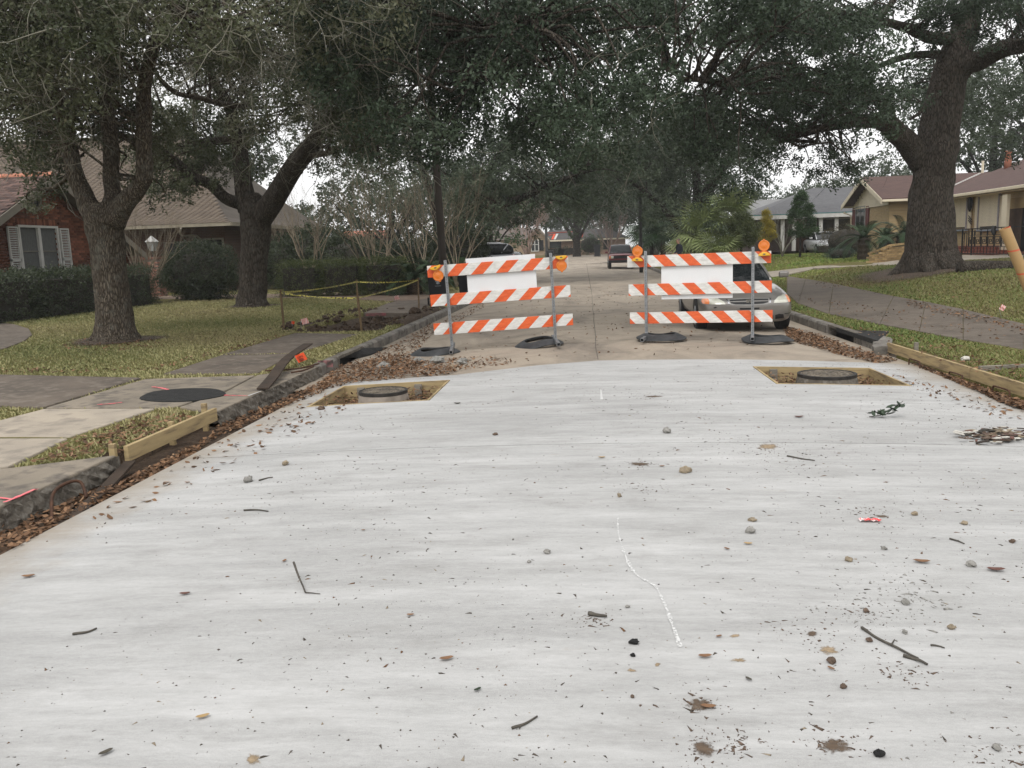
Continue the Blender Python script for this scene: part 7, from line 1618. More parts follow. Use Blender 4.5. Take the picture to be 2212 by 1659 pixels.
# ================================================================ grass
def clear_of_paving(P):
    ok = np.ones(len(P), bool)
    for poly in PAVED:
        for s in ((.03, .03), (-.03, -.03), (.03, -.03), (-.03, .03)): ok &= ~in_poly(P + np.array(s), poly)
    return ok
def grass(name, label, x0, x1, y0, y1, dens, seed, stops, hgt=.043, extra=None):
    rng = np.random.default_rng(seed); out = []; y = y0
    while y < y1:
        st = .8; k = min(1.0, (11 / max(y, 6)) ** 1.5); n = int(dens * k * (x1 - x0) * st); P = np.stack([rng.uniform(x0, x1, n), rng.uniform(y, y + st, n)], 1); P = P[clear_of_paving(P)]; out.append(np.hstack([P, np.full((len(P), 1), 1 / math.sqrt(k))])); y += st
    P = np.vstack(out); keep = []
    for i, (x, y, s) in enumerate(P):
        px_, py_ = project((x, y, gz(x, y)))
        if -380 < px_ < 2620 and (extra is None or extra(x, y)): keep.append(i)
    P = P[keep]; n = len(P); Z = np.array([gz(x, y) + (dig(x, y) if x < 0 else 0) for x, y, s in P]) - .008
    a = rng.uniform(0, 6.283, n); s = P[:, 2]; h = hgt * rng.uniform(.45, 1.25, n) * (.6 + .4 * s); w_ = .0078 * s * rng.uniform(.7, 1.4, n); ln = rng.uniform(.2, 1.1, n)
    base = np.stack([P[:, 0], P[:, 1], Z], 1); sd = np.stack([np.cos(a), np.sin(a), 0 * a], 1); ld = np.stack([-np.sin(a), np.cos(a), 0 * a], 1)
    V = np.empty((n, 4, 3)); V[:, 0] = base - sd * w_[:, None]; V[:, 1] = base + sd * w_[:, None]; mid = base + ld * (h * ln * .45)[:, None]; mid[:, 2] += h * .62; V[:, 2] = mid + sd * (w_ * .8)[:, None]; tip = base + ld * (h * ln)[:, None]; tip[:, 2] += h * .85; V[:, 3] = tip
    patch_ = .5 + .28 * np.sin(P[:, 0] * .9 + 1.3 * np.sin(P[:, 1] * .5)) + .2 * np.sin(P[:, 1] * 1.1 + P[:, 0] * .4)
    A = np.clip(patch_ * .55 + rng.uniform(0, .55, n), 0, 1)
    o = np_obj(name, V.reshape(-1, 3), np.arange(4 * n).reshape(n, 4), leafmat(name + '_blades', stops, .6, .2, .2), np.repeat(A, 4)); tag(o, label, 'grass', None, 'stuff'); return n
TRUNKS = [(o.location.x, o.location.y, r) for o, r in zip([q for q in bpy.data.objects if q.name.startswith('oak_tree') and q.type == 'EMPTY'][:3], (.8, .75, 2.2))]
nl = grass('left_lawn_grass', 'yellow-green lawn grass on the left', -15.0, -3.95, 5.2, 34, 1300, 201, [(.12, .15, .055), (.21, .22, .088), (.31, .295, .135), (.41, .37, .19), (.24, .195, .105)], extra=lambda x, y: not (16.4 < y < 22.7 and abs(dig(x, y)) > .04) and all((x - a) ** 2 + (y - b) ** 2 > r * r * random.uniform(.5, 1.3) for a, b, r in TRUNKS))
nr = grass('right_lawn_grass', 'green lawn grass with brown patches on the right', 4.45, 20, 6.5, 54, 1100, 202, [(.07, .12, .029), (.115, .17, .045), (.175, .205, .066), (.24, .225, .095), (.16, .125, .06)], extra=lambda x, y: all((x - a) ** 2 + (y - b) ** 2 > r * r * random.uniform(.4, 1.4) for a, b, r in TRUNKS) and y < 32 + .55 * (x - 8))  # blade colours darkened to carry the shade under the oak
ng = grass('bank_lawn_grass', 'bright green lawn grass on the bank beyond the pale driveway', 6, 20, 30, 54, 900, 203, [(.10, .19, .03), (.16, .26, .05), (.23, .29, .075), (.30, .30, .10), (.2, .24, .06)], extra=lambda x, y: y >= 32 + .55 * (x - 8))  # brighter blade colours paint the sunlit strip beyond the oak's shade

# ================================================================ fallen leaves
L_DEAD = leafmat('dead_leaf', [(.05, .03, .018), (.10, .058, .034), (.18, .10, .055), (.27, .155, .085), (.36, .25, .16)], .7, .1, .2)
def litter(polys, seed):
    rng = np.random.default_rng(seed); Cs = []
    for poly, n, pile, surf in polys:
        W = np.array([tuple(hit(*q))[:2] for q in poly]); lo_, hi_ = W.min(0), W.max(0); got = 0
        while got < n:
            P = rng.uniform(lo_, hi_, (n, 2)); P = P[in_poly(P, W)][:n - got]; got += len(P)
            for x, y in P: Cs.append((x, y, surf(x, y) + .004 + rng.uniform(0, 1) ** 2 * pile))
    Cs = np.array(Cs); n = len(Cs); D = rng.normal(size=(n, 3)) * np.array((1, 1, .28)); D /= np.linalg.norm(D, axis=1)[:, None]
    up = np.array((0, 0, 1.0)) + rng.normal(size=(n, 3)) * .35; s = np.cross(D, up); s /= np.linalg.norm(s, axis=1)[:, None]; nn = np.cross(s, D)
    l = rng.uniform(.038, .075, (n, 1)); w_ = l * rng.uniform(.32, .5, (n, 1)); cu = l * rng.uniform(-.05, .3, (n, 1))
    V = np.empty((n, 6, 3)); V[:, 0] = Cs - D * l * .5 + nn * cu * .5; V[:, 1] = Cs - D * l * .1 + s * w_ * .5 + nn * cu * .3; V[:, 2] = Cs + D * l * .2 + s * w_ * .42 + nn * cu * .3; V[:, 3] = Cs + D * l * .5 + nn * cu * .6; V[:, 4] = Cs + D * l * .2 - s * w_ * .42 + nn * cu * .3; V[:, 5] = Cs - D * l * .1 - s * w_ * .5 + nn * cu * .3
    V[:, :, 2] = np.maximum(V[:, :, 2], (Cs[:, 2] - .012)[:, None]); F = np.arange(6 * n).reshape(n, 3, 2).reshape(n, 6)
    F = np.arange(6 * n).reshape(n, 6); A = np.clip(rng.beta(2, 2.6, n), 0, 1); return V.reshape(-1, 3), F, np.repeat(A, 6)
zs = lambda x, y: zroad(x, y) + .012
zgut = lambda x, y: (zroad(x, y) + .012 if -3.42 < x < 4.16 else (zroad(x, y) - .01 if XL0 - .16 < x < XR0 + .2 else gz(x, y)))
zo = lambda x, y: zroad(x, y) + .002
zh = lambda x, y: zroad(x, y) - .17
polysL = [([(470, 915), (600, 868), (700, 822), (730, 800), (700, 850), (640, 872), (560, 905), (500, 930), (450, 950)], 1000, .035, zgut),
  ([(690, 825), (735, 790), (800, 778), (870, 770), (930, 790), (1000, 800), (960, 812), (850, 822), (760, 832), (700, 845)], 3000, .06, zgut),
  ([(255, 1045), (440, 950), (470, 940), (410, 985), (330, 1028), (235, 1075)], 480, .03, zgut),
  ([(0, 1150), (130, 1095), (250, 1040), (240, 1075), (120, 1140), (50, 1180), (0, 1205)], 480, .045, zgut),
  ([(800, 770), (860, 740), (930, 700), (950, 705), (900, 760), (850, 775)], 700, .02, zo),
  ([(940, 700), (1040, 655), (1050, 662), (960, 712)], 350, .02, zo),
  ([(900, 775), (1080, 770), (1120, 785), (1000, 800)], 260, .01, zo)]
polysR = [([(1700, 712), (1760, 725), (1800, 738), (1890, 770), (1940, 778), (1900, 788), (1830, 772), (1760, 752), (1700, 735)], 2600, .06, zo),
  ([(1960, 782), (2060, 812), (2212, 862), (2260, 880), (2260, 900), (2190, 885), (2100, 845), (2000, 800)], 1300, .05, zgut),
  ([(1690, 705), (1720, 712), (1740, 722), (1700, 730)], 300, .03, zo)]
P1 = litter(polysL, 301); o = np_obj('leaf_litter', *P1[:2], L_DEAD, P1[2]); tag(o, 'brown fallen oak leaves drifted along the left gutter', 'leaves', None, 'stuff')
P1 = litter(polysR, 302); o = np_obj('leaf_litter', *P1[:2], L_DEAD, P1[2]); tag(o, 'brown fallen oak leaves piled along the right gutter', 'leaves', None, 'stuff')
def hole_px(h): return [project((x, y, zroad(x, y) + .0)) for x, y in ((h[0] + .05, h[2] + .05), (h[1] - .05, h[2] + .05), (h[1] - .05, h[3] - .05), (h[0] + .05, h[3] - .05))]
P1 = litter([(hole_px(HOLES[0]), 1500, .13, zh), (hole_px(HOLES[1]), 1500, .13, zh)], 303); o = np_obj('leaf_litter', *P1[:2], L_DEAD, P1[2]); tag(o, 'brown fallen leaves lying inside the two square slab openings', 'leaves', None, 'stuff')
P1 = litter([([(1000, 800), (1290, 770), (1700, 770), (1690, 700), (1450, 620), (1230, 620), (1050, 680), (950, 760)], 620, .006, zo), ([(420, 985), (700, 850), (760, 880), (520, 1000), (260, 1130), (90, 1190)], 160, .004, zs), ([(1900, 800), (2080, 850), (2212, 890), (2212, 930), (2000, 860)], 90, .004, zs)], 306); o = np_obj('leaf_litter', *P1[:2], L_DEAD, P1[2]); tag(o, 'single brown leaves blown over the tan street and slab edges', 'leaves', None, 'stuff')
zgr = lambda x, y: gz(x, y) + .02
P1 = litter([([(150, 960), (300, 905), (440, 905), (450, 915), (270, 1000), (60, 1010)], 420, .02, zgr), ([(150, 735), (330, 735), (370, 750), (250, 765), (130, 755)], 260, .02, zgr), ([(0, 800), (300, 800), (620, 725), (600, 735), (330, 805), (0, 812)], 300, .02, zgr)], 304); o = np_obj('leaf_litter', *P1[:2], L_DEAD, P1[2]); tag(o, 'brown leaves scattered over the left verge and lawn', 'leaves', None, 'stuff')
P1 = litter([([(1880, 600), (2100, 605), (2150, 640), (2000, 650), (1850, 630)], 200, .02, zgr), ([(1960, 650), (2212, 705), (2212, 720), (1950, 662)], 420, .03, zgr), ([(1960, 770), (2212, 790), (2212, 840), (1990, 780)], 150, .03, zgr), ([(1740, 610), (1950, 590), (1960, 605), (1780, 625)], 300, .02, zgr), ([(1800, 700), (1990, 735), (2100, 755), (2000, 765), (1850, 720)], 130, .02, zgr), ([(1720, 640), (2212, 712), (2212, 750), (1800, 680)], 220, .01, zgr)], 305); o = np_obj('leaf_litter', *P1[:2], L_DEAD, P1[2]); tag(o, 'brown leaves scattered over the right lawn and footpath', 'leaves', None, 'stuff')

# ================================================================ rubble, stones, crumbs
def rock(B, c, r, rng, sq=.7):
    n, m = 8, 5; vs = []
    j = rng.uniform(.68, 1.2, (m, n)); st = rng.uniform(.75, 1.25, 2)
    for i in range(m):
        ph = math.pi * (i + .4) / m
        for k in range(n): a = 2 * math.pi * k / n; q = r * j[i, k]; vs.append((c[0] + q * st[0] * math.sin(ph) * math.cos(a), c[1] + q * st[1] * math.sin(ph) * math.sin(a), max(c[2] - .002, c[2] + sq * r * .75 + sq * q * math.cos(ph))))
    B.add(vs, [(i * n + k, i * n + (k + 1) % n, (i + 1) * n + (k + 1) % n, (i + 1) * n + k) for i in range(m - 1) for k in range(n)] + [tuple(range(n))[::-1], tuple((m - 1) * n + k for k in range(n))])
M_ST_G = mat('grey_rubble', (.17, .165, .15), (.30, .29, .27), 30, .95, .004, 120); M_ST_T = mat('tan_rubble', (.30, .245, .17), (.20, .165, .12), 25, .95, .004, 120); M_ST_B = mat('brown_stone', (.075, .052, .038), (.14, .10, .075), 20, .9); M_ST_K = mat('black_lump', (.012, .012, .012), None, 9, .7); M_ST_W = mat('white_chip', (.55, .53, .48), (.42, .4, .36), 9, .8)
rng = np.random.default_rng(401)
STONES = [(695, 887, 8, 'B', 'brown stone on the slab edge nearest the left opening'), (617, 1008, 10, 'T', 'pale wedge-shaped stone on the left of the slab'), (538, 1044, 13, 'G', 'knobbly grey lump with a twig at the left of the slab'),
 (1442, 938, 12, 'G', 'grey speckled stone just beyond the sawn joint'), (1480, 1024, 13, 'T', 'flat tan stone nearer than the sawn joint'), (1070, 943, 6, 'B', 'small brown stone left of the slab centre'), (1338, 1077, 8, 'T', 'tan pebble just beyond the painted crack'),
 (1620, 1155, 13, 'G', 'jagged grey stone, larger of a touching pair'), (1625, 1130, 8, 'T', 'small tan stone behind the jagged grey one'), (1183, 1200, 9, 'G', 'dark jagged stone left of the painted crack'), (1143, 1220, 6, 'G', 'small round pebble left of the dark jagged stone'),
 (1976, 1117, 7, 'T', 'tan pebble behind the red litter'), (2082, 1137, 7, 'T', 'tan pebble right of the red litter'), (1833, 1217, 9, 'T', 'squarish tan pebble in front of the red litter'), (2097, 1228, 10, 'G', 'grey stone at the right of the slab'), (1910, 1192, 6, 'G', 'small dark pebble below the red litter'), (2186, 1177, 7, 'B', 'brown pebble near the right edge'),
 (2055, 1364, 8, 'T', 'smooth tan pebble right of the long twig'), (1954, 1374, 7, 'G', 'grey pebble beside the long twig'), (1878, 1392, 8, 'B', 'brown pebble left of the long twig'), (1796, 1438, 12, 'B', 'brown-grey stone beside the curled leaf'), (1822, 1493, 9, 'B', 'smooth oval brown pebble in front of the brown-grey stone'),
 (1871, 1328, 8, 'B', 'brown clod at the top of the long twig'), (1956, 1311, 9, 'G', 'pale grey stone above the long twig'), (1356, 1318, 6, 'G', 'small grey pebble left of the painted crack end'), (2153, 1626, 10, 'G', 'grey stone at the lower right corner'), (1898, 1640, 12, 'K', 'dark clod at the bottom edge right of centre'), (1370, 1397, 11, 'K', 'black charred lump below the painted crack'), (1367, 1424, 7, 'K', 'small black lump in front of the charred one'),
 (1366, 1513, 6, 'B', 'small brown clod near the bottom centre')]
MS = dict(G=M_ST_G, T=M_ST_T, B=M_ST_B, K=M_ST_K)
for px_, py_, r, k, lab in STONES:
    p = on_slab(px_, py_); B = MB(); rock(B, p, r / FPX * (p - CAM).length * .92, rng, .62); tag(B.build('stone', MS[k], fix=True), lab, 'stone', 'stones lying on the slab')
for px_, py_, r, k, lab in ((828, 798, 16, 'G', 'round grey rubble lump in leaves by the left drain'), (905, 785, 13, 'G', 'grey rubble lump at the slab end, left of three'), (945, 784, 15, 'G', 'grey rubble lump at the slab end, middle of three'), (1000, 786, 13, 'G', 'grey rubble lump at the slab end, right of three'), (920, 795, 9, 'G', 'small pale rubble bit before the slab-end lumps'), (975, 795, 8, 'T', 'small tan rubble bit before the slab-end lumps')):
    p = hit(px_, py_); p.z = zroad(p.x, p.y); B = MB(); rock(B, p, r / FPX * (p - CAM).length, rng, .55); tag(B.build('rubble', MS[k], fix=True), lab, 'rubble', 'broken concrete at the slab end')
# soil clods along the trench
B = MB()
for k in range(420):
    y = rng.uniform(16.6, 22.8); x = -5.15 + rng.normal() * .75
    if x > -4.05: continue
    rock(B, (x, y, gz(x, y) + dig(x, y)), rng.uniform(.015, .07) * (1 if rng.uniform() < .9 else 1.8), rng, .7)
tag(B.build('soil_clods', M_SOIL), 'dark soil clods thrown up round the broken path', 'soil', None, 'stuff')
ps = [(1290, 945), (1720, 945), (1735, 955), (1290, 957)]
# slab of lifted path edge, pink-marked
a, b_ = hit(790, 678), hit(905, 675); B = MB(); B.beam(a + Vector((0, 0, -.02)), b_ + Vector((0, 0, -.02)), .05, .07); B.build('cut_edge', mat('pink_cut_edge', (.30, .10, .11), (.12, .08, .07), 9, .9), sw)
# crumbs: nobody could count them
V0 = MB(); rock(V0, (0, 0, 0), 1.0, np.random.default_rng(5), .7); RV = np.array(V0.v)
def crumbs(n, seed, m, region, r0, r1, name, label, cat='grit'):
    rng = np.random.default_rng(seed); Vs = []; Fs = []; tet = np.array([(1, 0, 0), (-.5, .87, 0), (-.5, -.87, 0), (.1, .1, .9)]); F0 = np.array([(0, 2, 1), (0, 1, 3), (1, 2, 3), (2, 0, 3)])
    P = region(rng, n)
    for i, (x, y) in enumerate(P):
        r = r0 * (r1 / r0) ** (rng.uniform() ** 2.2); q = tet * rng.uniform(.6, 1.4, (4, 3)) * r; a = rng.uniform(0, 6.28); el = 1 + 2.2 * (rng.uniform() < .3); q[:, 0] *= el; c, s = math.cos(a), math.sin(a); q = np.stack([q[:, 0] * c - q[:, 1] * s, q[:, 0] * s + q[:, 1] * c, q[:, 2] * .7], 1); Vs.append(q + np.array((x, y, zs(x, y)))); Fs.append(F0 + 4 * i)
    o = np_obj(name, np.vstack(Vs), np.vstack(Fs), m); return tag(o, label, cat, None, 'stuff')
def whole(rng, n):
    y = 2.0 + 9.2 * rng.uniform(0, 1, n) ** 1.25; x = rng.uniform(-3.3, 4.1, n) + rng.normal(size=n) * .2; ok = (x > -3.35) & (x < 4.1)
    for h in HOLES: ok &= ~((x > h[0]) & (x < h[1]) & (y > h[2]) & (y < h[3]))
    ok &= y < np.array([yend(q) for q in x]) - .05
    d = (np.sin(x * 1.7 + y * .9) + np.sin(y * 2.3 - x) + .35 * x) ; ok &= rng.uniform(-2.4, 2.2, n) < d
    return list(zip(x[ok], y[ok]))
crumbs(14000, 501, mat('dark_crumb', (.05, .042, .034), (.09, .075, .06), 9, .9), whole, .0016, .0075, 'grit', 'dark grit and crumbs strewn over the new slab')
crumbs(2200, 502, M_ST_T, whole, .002, .007, 'grit', 'pale tan grit strewn over the new slab'); crumbs(900, 503, mat('brown_crumb', (.15, .08, .04), None, 9, .9), whole, .003, .010, 'leaf_crumbs', 'brown leaf fragments strewn over the new slab')
def near(cs):
    def f_(rng, n):
        out = []
        for px_, py_, s in cs:
            p = on_slab(px_, py_); k = int(n / len(cs)); a = rng.standard_t(2.2, size=(k, 2)) * s * .8; out += [(p.x + q[0], p.y + q[1]) for q in a]
        return [q for q in out if -3.3 < q[0] < 4.1]
    return f_
crumbs(1300, 504, M_ST_B, near([(1512, 1530, .045), (1520, 1625, .07), (1800, 1610, .08), (1590, 1612, .04), (2170, 1640, .10), (1870, 1335, .09), (1750, 1380, .08), (1880, 1110, .07), (1383, 1006, .06), (1410, 860, .14), (1655, 968, .16), (1700, 990, .2), (1290, 1345, .05), (1390, 1062, .10), (1940, 1455, .05)]), .002, .008, 'soil_crumbs', 'brown soil crumbs in small heaps on the slab', 'soil')
crumbs(260, 505, M_ST_G, near([(1860, 1330, .12), (1960, 1310, .1), (2180, 1650, .12), (1945, 1270, .12)]), .003, .011, 'gravel', 'grey gravel spilt at the right of the slab', 'gravel')
# mud smears
def smear_mat(name, c):
    m, t, bs = nodes(name); col = ramp(t, tex_noise(t, coords(t), 40, 5), [(.35, c), (.65, tuple(q * .6 for q in c))]); t.links.new(col, bs.inputs['Base Color']); bs.inputs['Roughness'].default_value = .95
    at = t.nodes.new('ShaderNodeAttribute'); at.attribute_name = 'rnd'; k = t.nodes.new('ShaderNodeMath'); k.operation = 'ADD'; t.links.new(at.outputs['Fac'], k.inputs[0]); t.links.new(tex_noise(t, coords(t), 34, 8, .75), k.inputs[1])
    t.links.new(ramp(t, k.outputs[0], [(.72, (0, 0, 0)), (.98, (.9, .9, .9))]), bs.inputs['Alpha']); return m   # thins out to bare concrete
M_MUD = smear_mat('dried_mud', (.13, .09, .06)); M_EARTH = smear_mat('trunk_earth', (.10, .068, .045)); M_SAND = smear_mat('sand_smear', (.36, .27, .17))
SM = [(1512, 1530, 30, 22, 'D', 'brown mud smear under a large leaf near the bottom'), (1520, 1625, 40, 18, 'D', 'dark mud smear at the bottom centre-right'), (1803, 1620, 36, 26, 'D', 'brown mud smear at the bottom right'), (1383, 1006, 24, 6, 'D', 'round brown mud spot nearer than the sawn joint'), (1594, 1433, 20, 7, 'S', 'oval tan smear right of the painted crack'), (1364, 1455, 13, 6, 'S', 'tan spot below the painted crack'), (548, 1648, 26, 14, 'S', 'sandy smear at the bottom left edge'), (1420, 1443, 9, 5, 'S', 'small tan spot beside the painted crack end'), (1588, 1380, 14, 5, 'S', 'tan smear beside a small curled leaf'), (1660, 968, 34, 7, 'S', 'sandy patch in front of the sawn joint at right'), (1410, 859, 24, 3, 'D', 'thin brown mud streak beyond the sawn joint'), (1755, 1375, 18, 7, 'D', 'brown smear left of the clod heap'), (1905, 1120, 18, 5, 'D', 'brown smear behind the red litter'), (1790, 1412, 26, 12, 'S', 'sandy smear above the brown-grey stone')]
for k, (px_, py_, a, b_, c, lab) in enumerate(SM):
    rg_ = np.random.default_rng(600 + k); ph = rg_.uniform(0, 6.28, 4); B = MB(); pts = []
    for i in range(40):
        th = 2 * math.pi * i / 40; r = .8 + .16 * math.sin(2 * th + ph[0]) + .07 * math.sin(5 * th + ph[1]) + .05 * math.sin(9 * th + ph[2]) + rg_.uniform(-.14, .1); p = on_slab(px_ + a * r * math.cos(th), py_ + b_ * r * math.sin(th)); pts.append(p + Vector((0, 0, .001)))
    c0 = on_slab(px_, py_) + Vector((0, 0, .0035)); pts = [c0 + (q - c0) * 1.35 for q in pts]; mid = [c0.lerp(q, .5) for q in pts]; B.add(pts + mid + [c0], [(i, (i + 1) % 40, 40 + (i + 1) % 40, 40 + i) for i in range(40)] + [(40 + i, 40 + (i + 1) % 40, 80) for i in range(40)]); o = tag(B.build('mud_smear', M_MUD if c == 'D' else M_SAND), lab, 'mud', 'mud smears on the slab'); o.data.attributes.new('rnd', 'FLOAT', 'POINT').data.foreach_set('value', [.0] * 40 + [.4] * 40 + [.62])
# bare earth round the trunks
for k, (x, y, r) in enumerate(TRUNKS):
    B = MB(); r *= 1.45
    for f_ in (1.0, .62):
        for i in range(32): a = 2 * math.pi * i / 32; q = r * f_ * (1 + .12 * math.sin(3 * a + k)); B.v.append((x + q * math.cos(a), y + q * math.sin(a), gz(x + q * math.cos(a), y + q * math.sin(a)) + .022 + .012 * (f_ < 1)))
    B.v.append((x, y, gz(x, y) + .04)); B.f = [(i, (i + 1) % 32, 32 + (i + 1) % 32, 32 + i) for i in range(32)] + [(32 + i, 32 + (i + 1) % 32, 64) for i in range(32)]
    o = tag(B.build('bare_soil', M_EARTH), kind='structure'); o.data.attributes.new('rnd', 'FLOAT', 'POINT').data.foreach_set('value', [.0] * 32 + [.42] * 32 + [.62])
# single leaves
def leaf(px_, py_, ln, a, m, lab, curl=.25):
    p = on_slab(px_, py_); l = ln / FPX * (p - CAM).length; B = MB(); n = 6; d = Vector((math.cos(a), math.sin(a), 0)); s = Vector((-d.y, d.x, 0))
    for i in range(n + 1):
        f_ = i / n - .5; w_ = l * .2 * math.sqrt(max(0, 1 - (2 * f_) ** 2)) + .001; z = .004 + l * curl * (2 * f_) ** 2 * .5; B.v += [p + d * l * f_ + s * w_ + Vector((0, 0, z + w_ * .5)), p + d * l * f_ + Vector((0, 0, z)), p + d * l * f_ - s * w_ + Vector((0, 0, z + w_ * .5))]
    B.f = [(i * 3 + k, i * 3 + k + 1, i * 3 + 4 + k, i * 3 + 3 + k) for i in range(n) for k in range(2)]; tag(B.build('fallen_leaf', m, smooth=True), lab, 'leaf', 'single leaves on the slab')
M_LB_ = mat('brown_leaf', (.21, .115, .06), (.16, .085, .045), 30, .6); M_LD = mat('dark_leaf', (.05, .045, .035), (.08, .07, .05), 30, .6); M_LG = mat('green_fallen_leaf', (.025, .04, .02), None, 30, .5); M_LY = mat('yellow_leaf', (.38, .26, .12), None, 30, .6); M_LR = mat('reddish_leaf', (.13, .06, .045), None, 30, .6)
for a in ((965, 1432, 30, .35, M_LB_, 'long brown leaf near the bottom centre'), (1530, 1537, 30, -.1, M_LB_, 'large brown leaf lying on a mud smear'), (615, 1218, 14, 1.4, M_LB_, 'upright brown leaf at the left middle'), (400, 1290, 22, .2, M_LR, 'narrow reddish leaf at the left'), (62, 1252, 24, .3, M_LB_, 'brown leaf near the left edge'), (1032, 1499, 18, .8, M_LG, 'dark green leaf at the bottom centre'), (439, 1558, 26, .5, M_LY, 'yellow curled leaf at the lower left'), (887, 1336, 16, .1, M_LB_, 'small orange-brown leaf left of centre'), (230, 1636, 26, .9, M_LD, 'dark leaf at the lower left edge'), (785, 1151, 9, .2, M_LB_, 'tiny brown leaf left of centre'), (1570, 1192, 14, -.8, M_LB_, 'brown leaf right of the painted crack'), (1616, 1181, 18, -.2, M_LY, 'pale leaf below the jagged grey stone'), (2151, 1239, 32, -.1, M_LR, 'long reddish leaf near the right edge'), (1991, 1221, 30, -.2, M_LB_, 'brown leaf with a stalk at the right'), (1523, 1427, 28, .1, M_LB_, 'folded brown leaf right of the crack end'), (1553, 1383, 14, .5, M_LB_, 'small curled brown leaf right of the crack'), (1795, 1453, 16, -.9, M_LB_, 'curled leaf in front of the brown-grey stone'), (1617, 1476, 16, -.9, M_LD, 'grey-brown leaf right of the bottom centre'), (405, 1047, 12, 0, M_LB_, 'orange leaf by the knobbly grey lump'), (1300, 993, 16, 0, M_LY, 'pale leaf in front of the sawn joint'), (1430, 1012, 12, .1, M_LB_, 'small orange leaf left of the flat tan stone'), (1726, 905, 20, .05, M_LR, 'brown leaf on a sandy streak beyond the joint'), (988, 875, 16, 0, M_LD, 'dark leaf beside the left opening')): leaf(*a)
# twigs
def twig(pts, r, lab, lifts=None, side=()):
    P = [on_slab(*q) for q in pts]; t = thing('fallen_twig', lab, 'twig', P[0], 0, 'twigs on the slab'); L = smooth_line([(p.x, p.y, p.z + r + (lifts[i] if lifts else 0)) for i, p in enumerate(P)], 5); B = MB(); B.tube(L, np.linspace(r, r * .6, len(L)), 6, True, .15); B.build('shaft', mat('fallen_twig_bark', (.055, .05, .042), (.10, .09, .075), 40, .9), t, smooth=True)
    for s in side: Q = [on_slab(*q) for q in s]; B = MB(); B.tube([(q.x, q.y, q.z + r * .8) for q in Q], np.linspace(r * .6, r * .3, len(Q)), 5); B.build('side_shoot', MATS['fallen_twig_bark'], t, smooth=True)
twig([(637, 1247), (648, 1268), (660, 1287)], .006, 'forked twig standing up at the left of the slab', [.06, .03, 0], [[(660, 1287), (675, 1288), (692, 1290)]])
twig([(1861, 1365), (1900, 1390), (1950, 1415), (1983, 1432)], .006, 'long dark twig at the right of the slab', None, [[(1925, 1402), (1932, 1390)]])
twig([(1951, 1426), (1978, 1434), (2003, 1445)], .007, 'short thick twig beside the long one'); twig([(158, 1378), (190, 1373), (210, 1365)], .006, 'curved dark twig at the lower left'); twig([(527, 1108), (555, 1107), (580, 1110)], .006, 'pale straight twig at the left')
twig([(1106, 1583), (1135, 1573), (1161, 1557)], .005, 'dark twig with a red leaf at the bottom centre', None, [[(1125, 1577), (1122, 1584)]]); twig([(1271, 1335), (1290, 1338), (1311, 1341)], .009, 'stubby bark twig left of the painted crack'); twig([(2051, 1170), (2065, 1174), (2083, 1181)], .005, 'hooked twig right of the red litter'); twig([(560, 1043), (575, 1038), (590, 1036)], .006, 'short twig touching the knobbly grey lump'); twig([(2010, 1402), (2025, 1403), (2040, 1408)], .004, 'small dark twig right of the long twig'); twig([(1700, 990), (1740, 997), (1760, 1000)], .006, 'thin twig on the sandy patch')
# green sprig
p = on_slab(1913, 905); t = thing('oak_sprig', 'fresh green oak sprig lying beyond the sawn joint at right', 'sprig', p); rg_ = np.random.default_rng(700); B = MB(); e = p + Vector((.18, .1, .13)); B.tube([p + Vector((-.14, 0, .01)), p + Vector((0, 0, .03)), e], (.004, .004, .002), 5); B.build('stem', M_TWIG_D, t); B = MB(); B.prism([Vector((x, y, 0)) for x, y in ((-.045, 0), (-.015, .016), (.02, .015), (.045, 0), (.02, -.015), (-.015, -.016))], (0, 0, .001)); lm = B.mesh('leaf', mat('sprig_leaf', (.02, .035, .018), (.035, .055, .03), 20, .4, rand=.3))
for k in range(24): o = bpy.data.objects.new('leaf', lm); C.objects.link(o); attach(o, t, False); f_ = rg_.uniform(-.6, 1); o.location = (f_ * .15 + rg_.normal() * .03, rg_.normal() * .03, .03 + max(0, f_) * .09 + rg_.uniform(0, .03)); o.rotation_euler = (rg_.uniform(-.8, .8), rg_.uniform(-.9, .5), rg_.uniform(0, 6.28)); o.scale = (.95,) * 3
# red litter
p = on_slab(1878, 1131); B = MB(); rg_ = np.random.default_rng(701)
for j in range(4):
    for i in range(9): B.v.append(p + Vector(((i - 4) * .0145, (j - 1.5) * .014, .003 + .012 * abs(math.sin(i * 1.3 + j)) + rg_.uniform(0, .004))))
B.f = [(j * 9 + i, j * 9 + i + 1, j * 9 + i + 10, j * 9 + i + 9) for j in range(3) for i in range(8)]; m, tt, bs = nodes('red_white_wrapper'); tt.links.new(ramp(tt, tex_noise(tt, coords(tt), 55, 3), [(.5, (.62, .05, .05)), (.56, (.7, .66, .64))]), bs.inputs['Base Color']); tag(B.build('litter', m), 'crumpled red and white wrapper at the right of the slab', 'litter')
# heap of bark, chips and leaves at the right edge
rg_ = np.random.default_rng(702); hp = thing('debris_heap', 'flat heap of bark strips, chips and leaves at the right edge', 'debris', on_slab(2150, 950))
for k in range(170):
    px_, py_ = 2150 + rg_.normal() * 48, 949 + rg_.normal() * 7
    if px_ < 2070: continue
    p = on_slab(px_, py_); l = rg_.uniform(.02, .10); B = MB(); a = rg_.normal() * .5 + .1; m = (Matrix.Rotation(a, 3, 'Z') @ Matrix.Rotation(rg_.normal() * .12, 3, 'Y')); B.box(p + Vector((0, 0, .008 + rg_.uniform(0, .03))), (l, l * rg_.uniform(.2, .6), .006), m); B.build('chip', [M_ST_W, M_OLDWOOD, M_ST_B, M_TWIG_D, M_ST_T, M_LR][int(rg_.integers(0, 6))], hp)
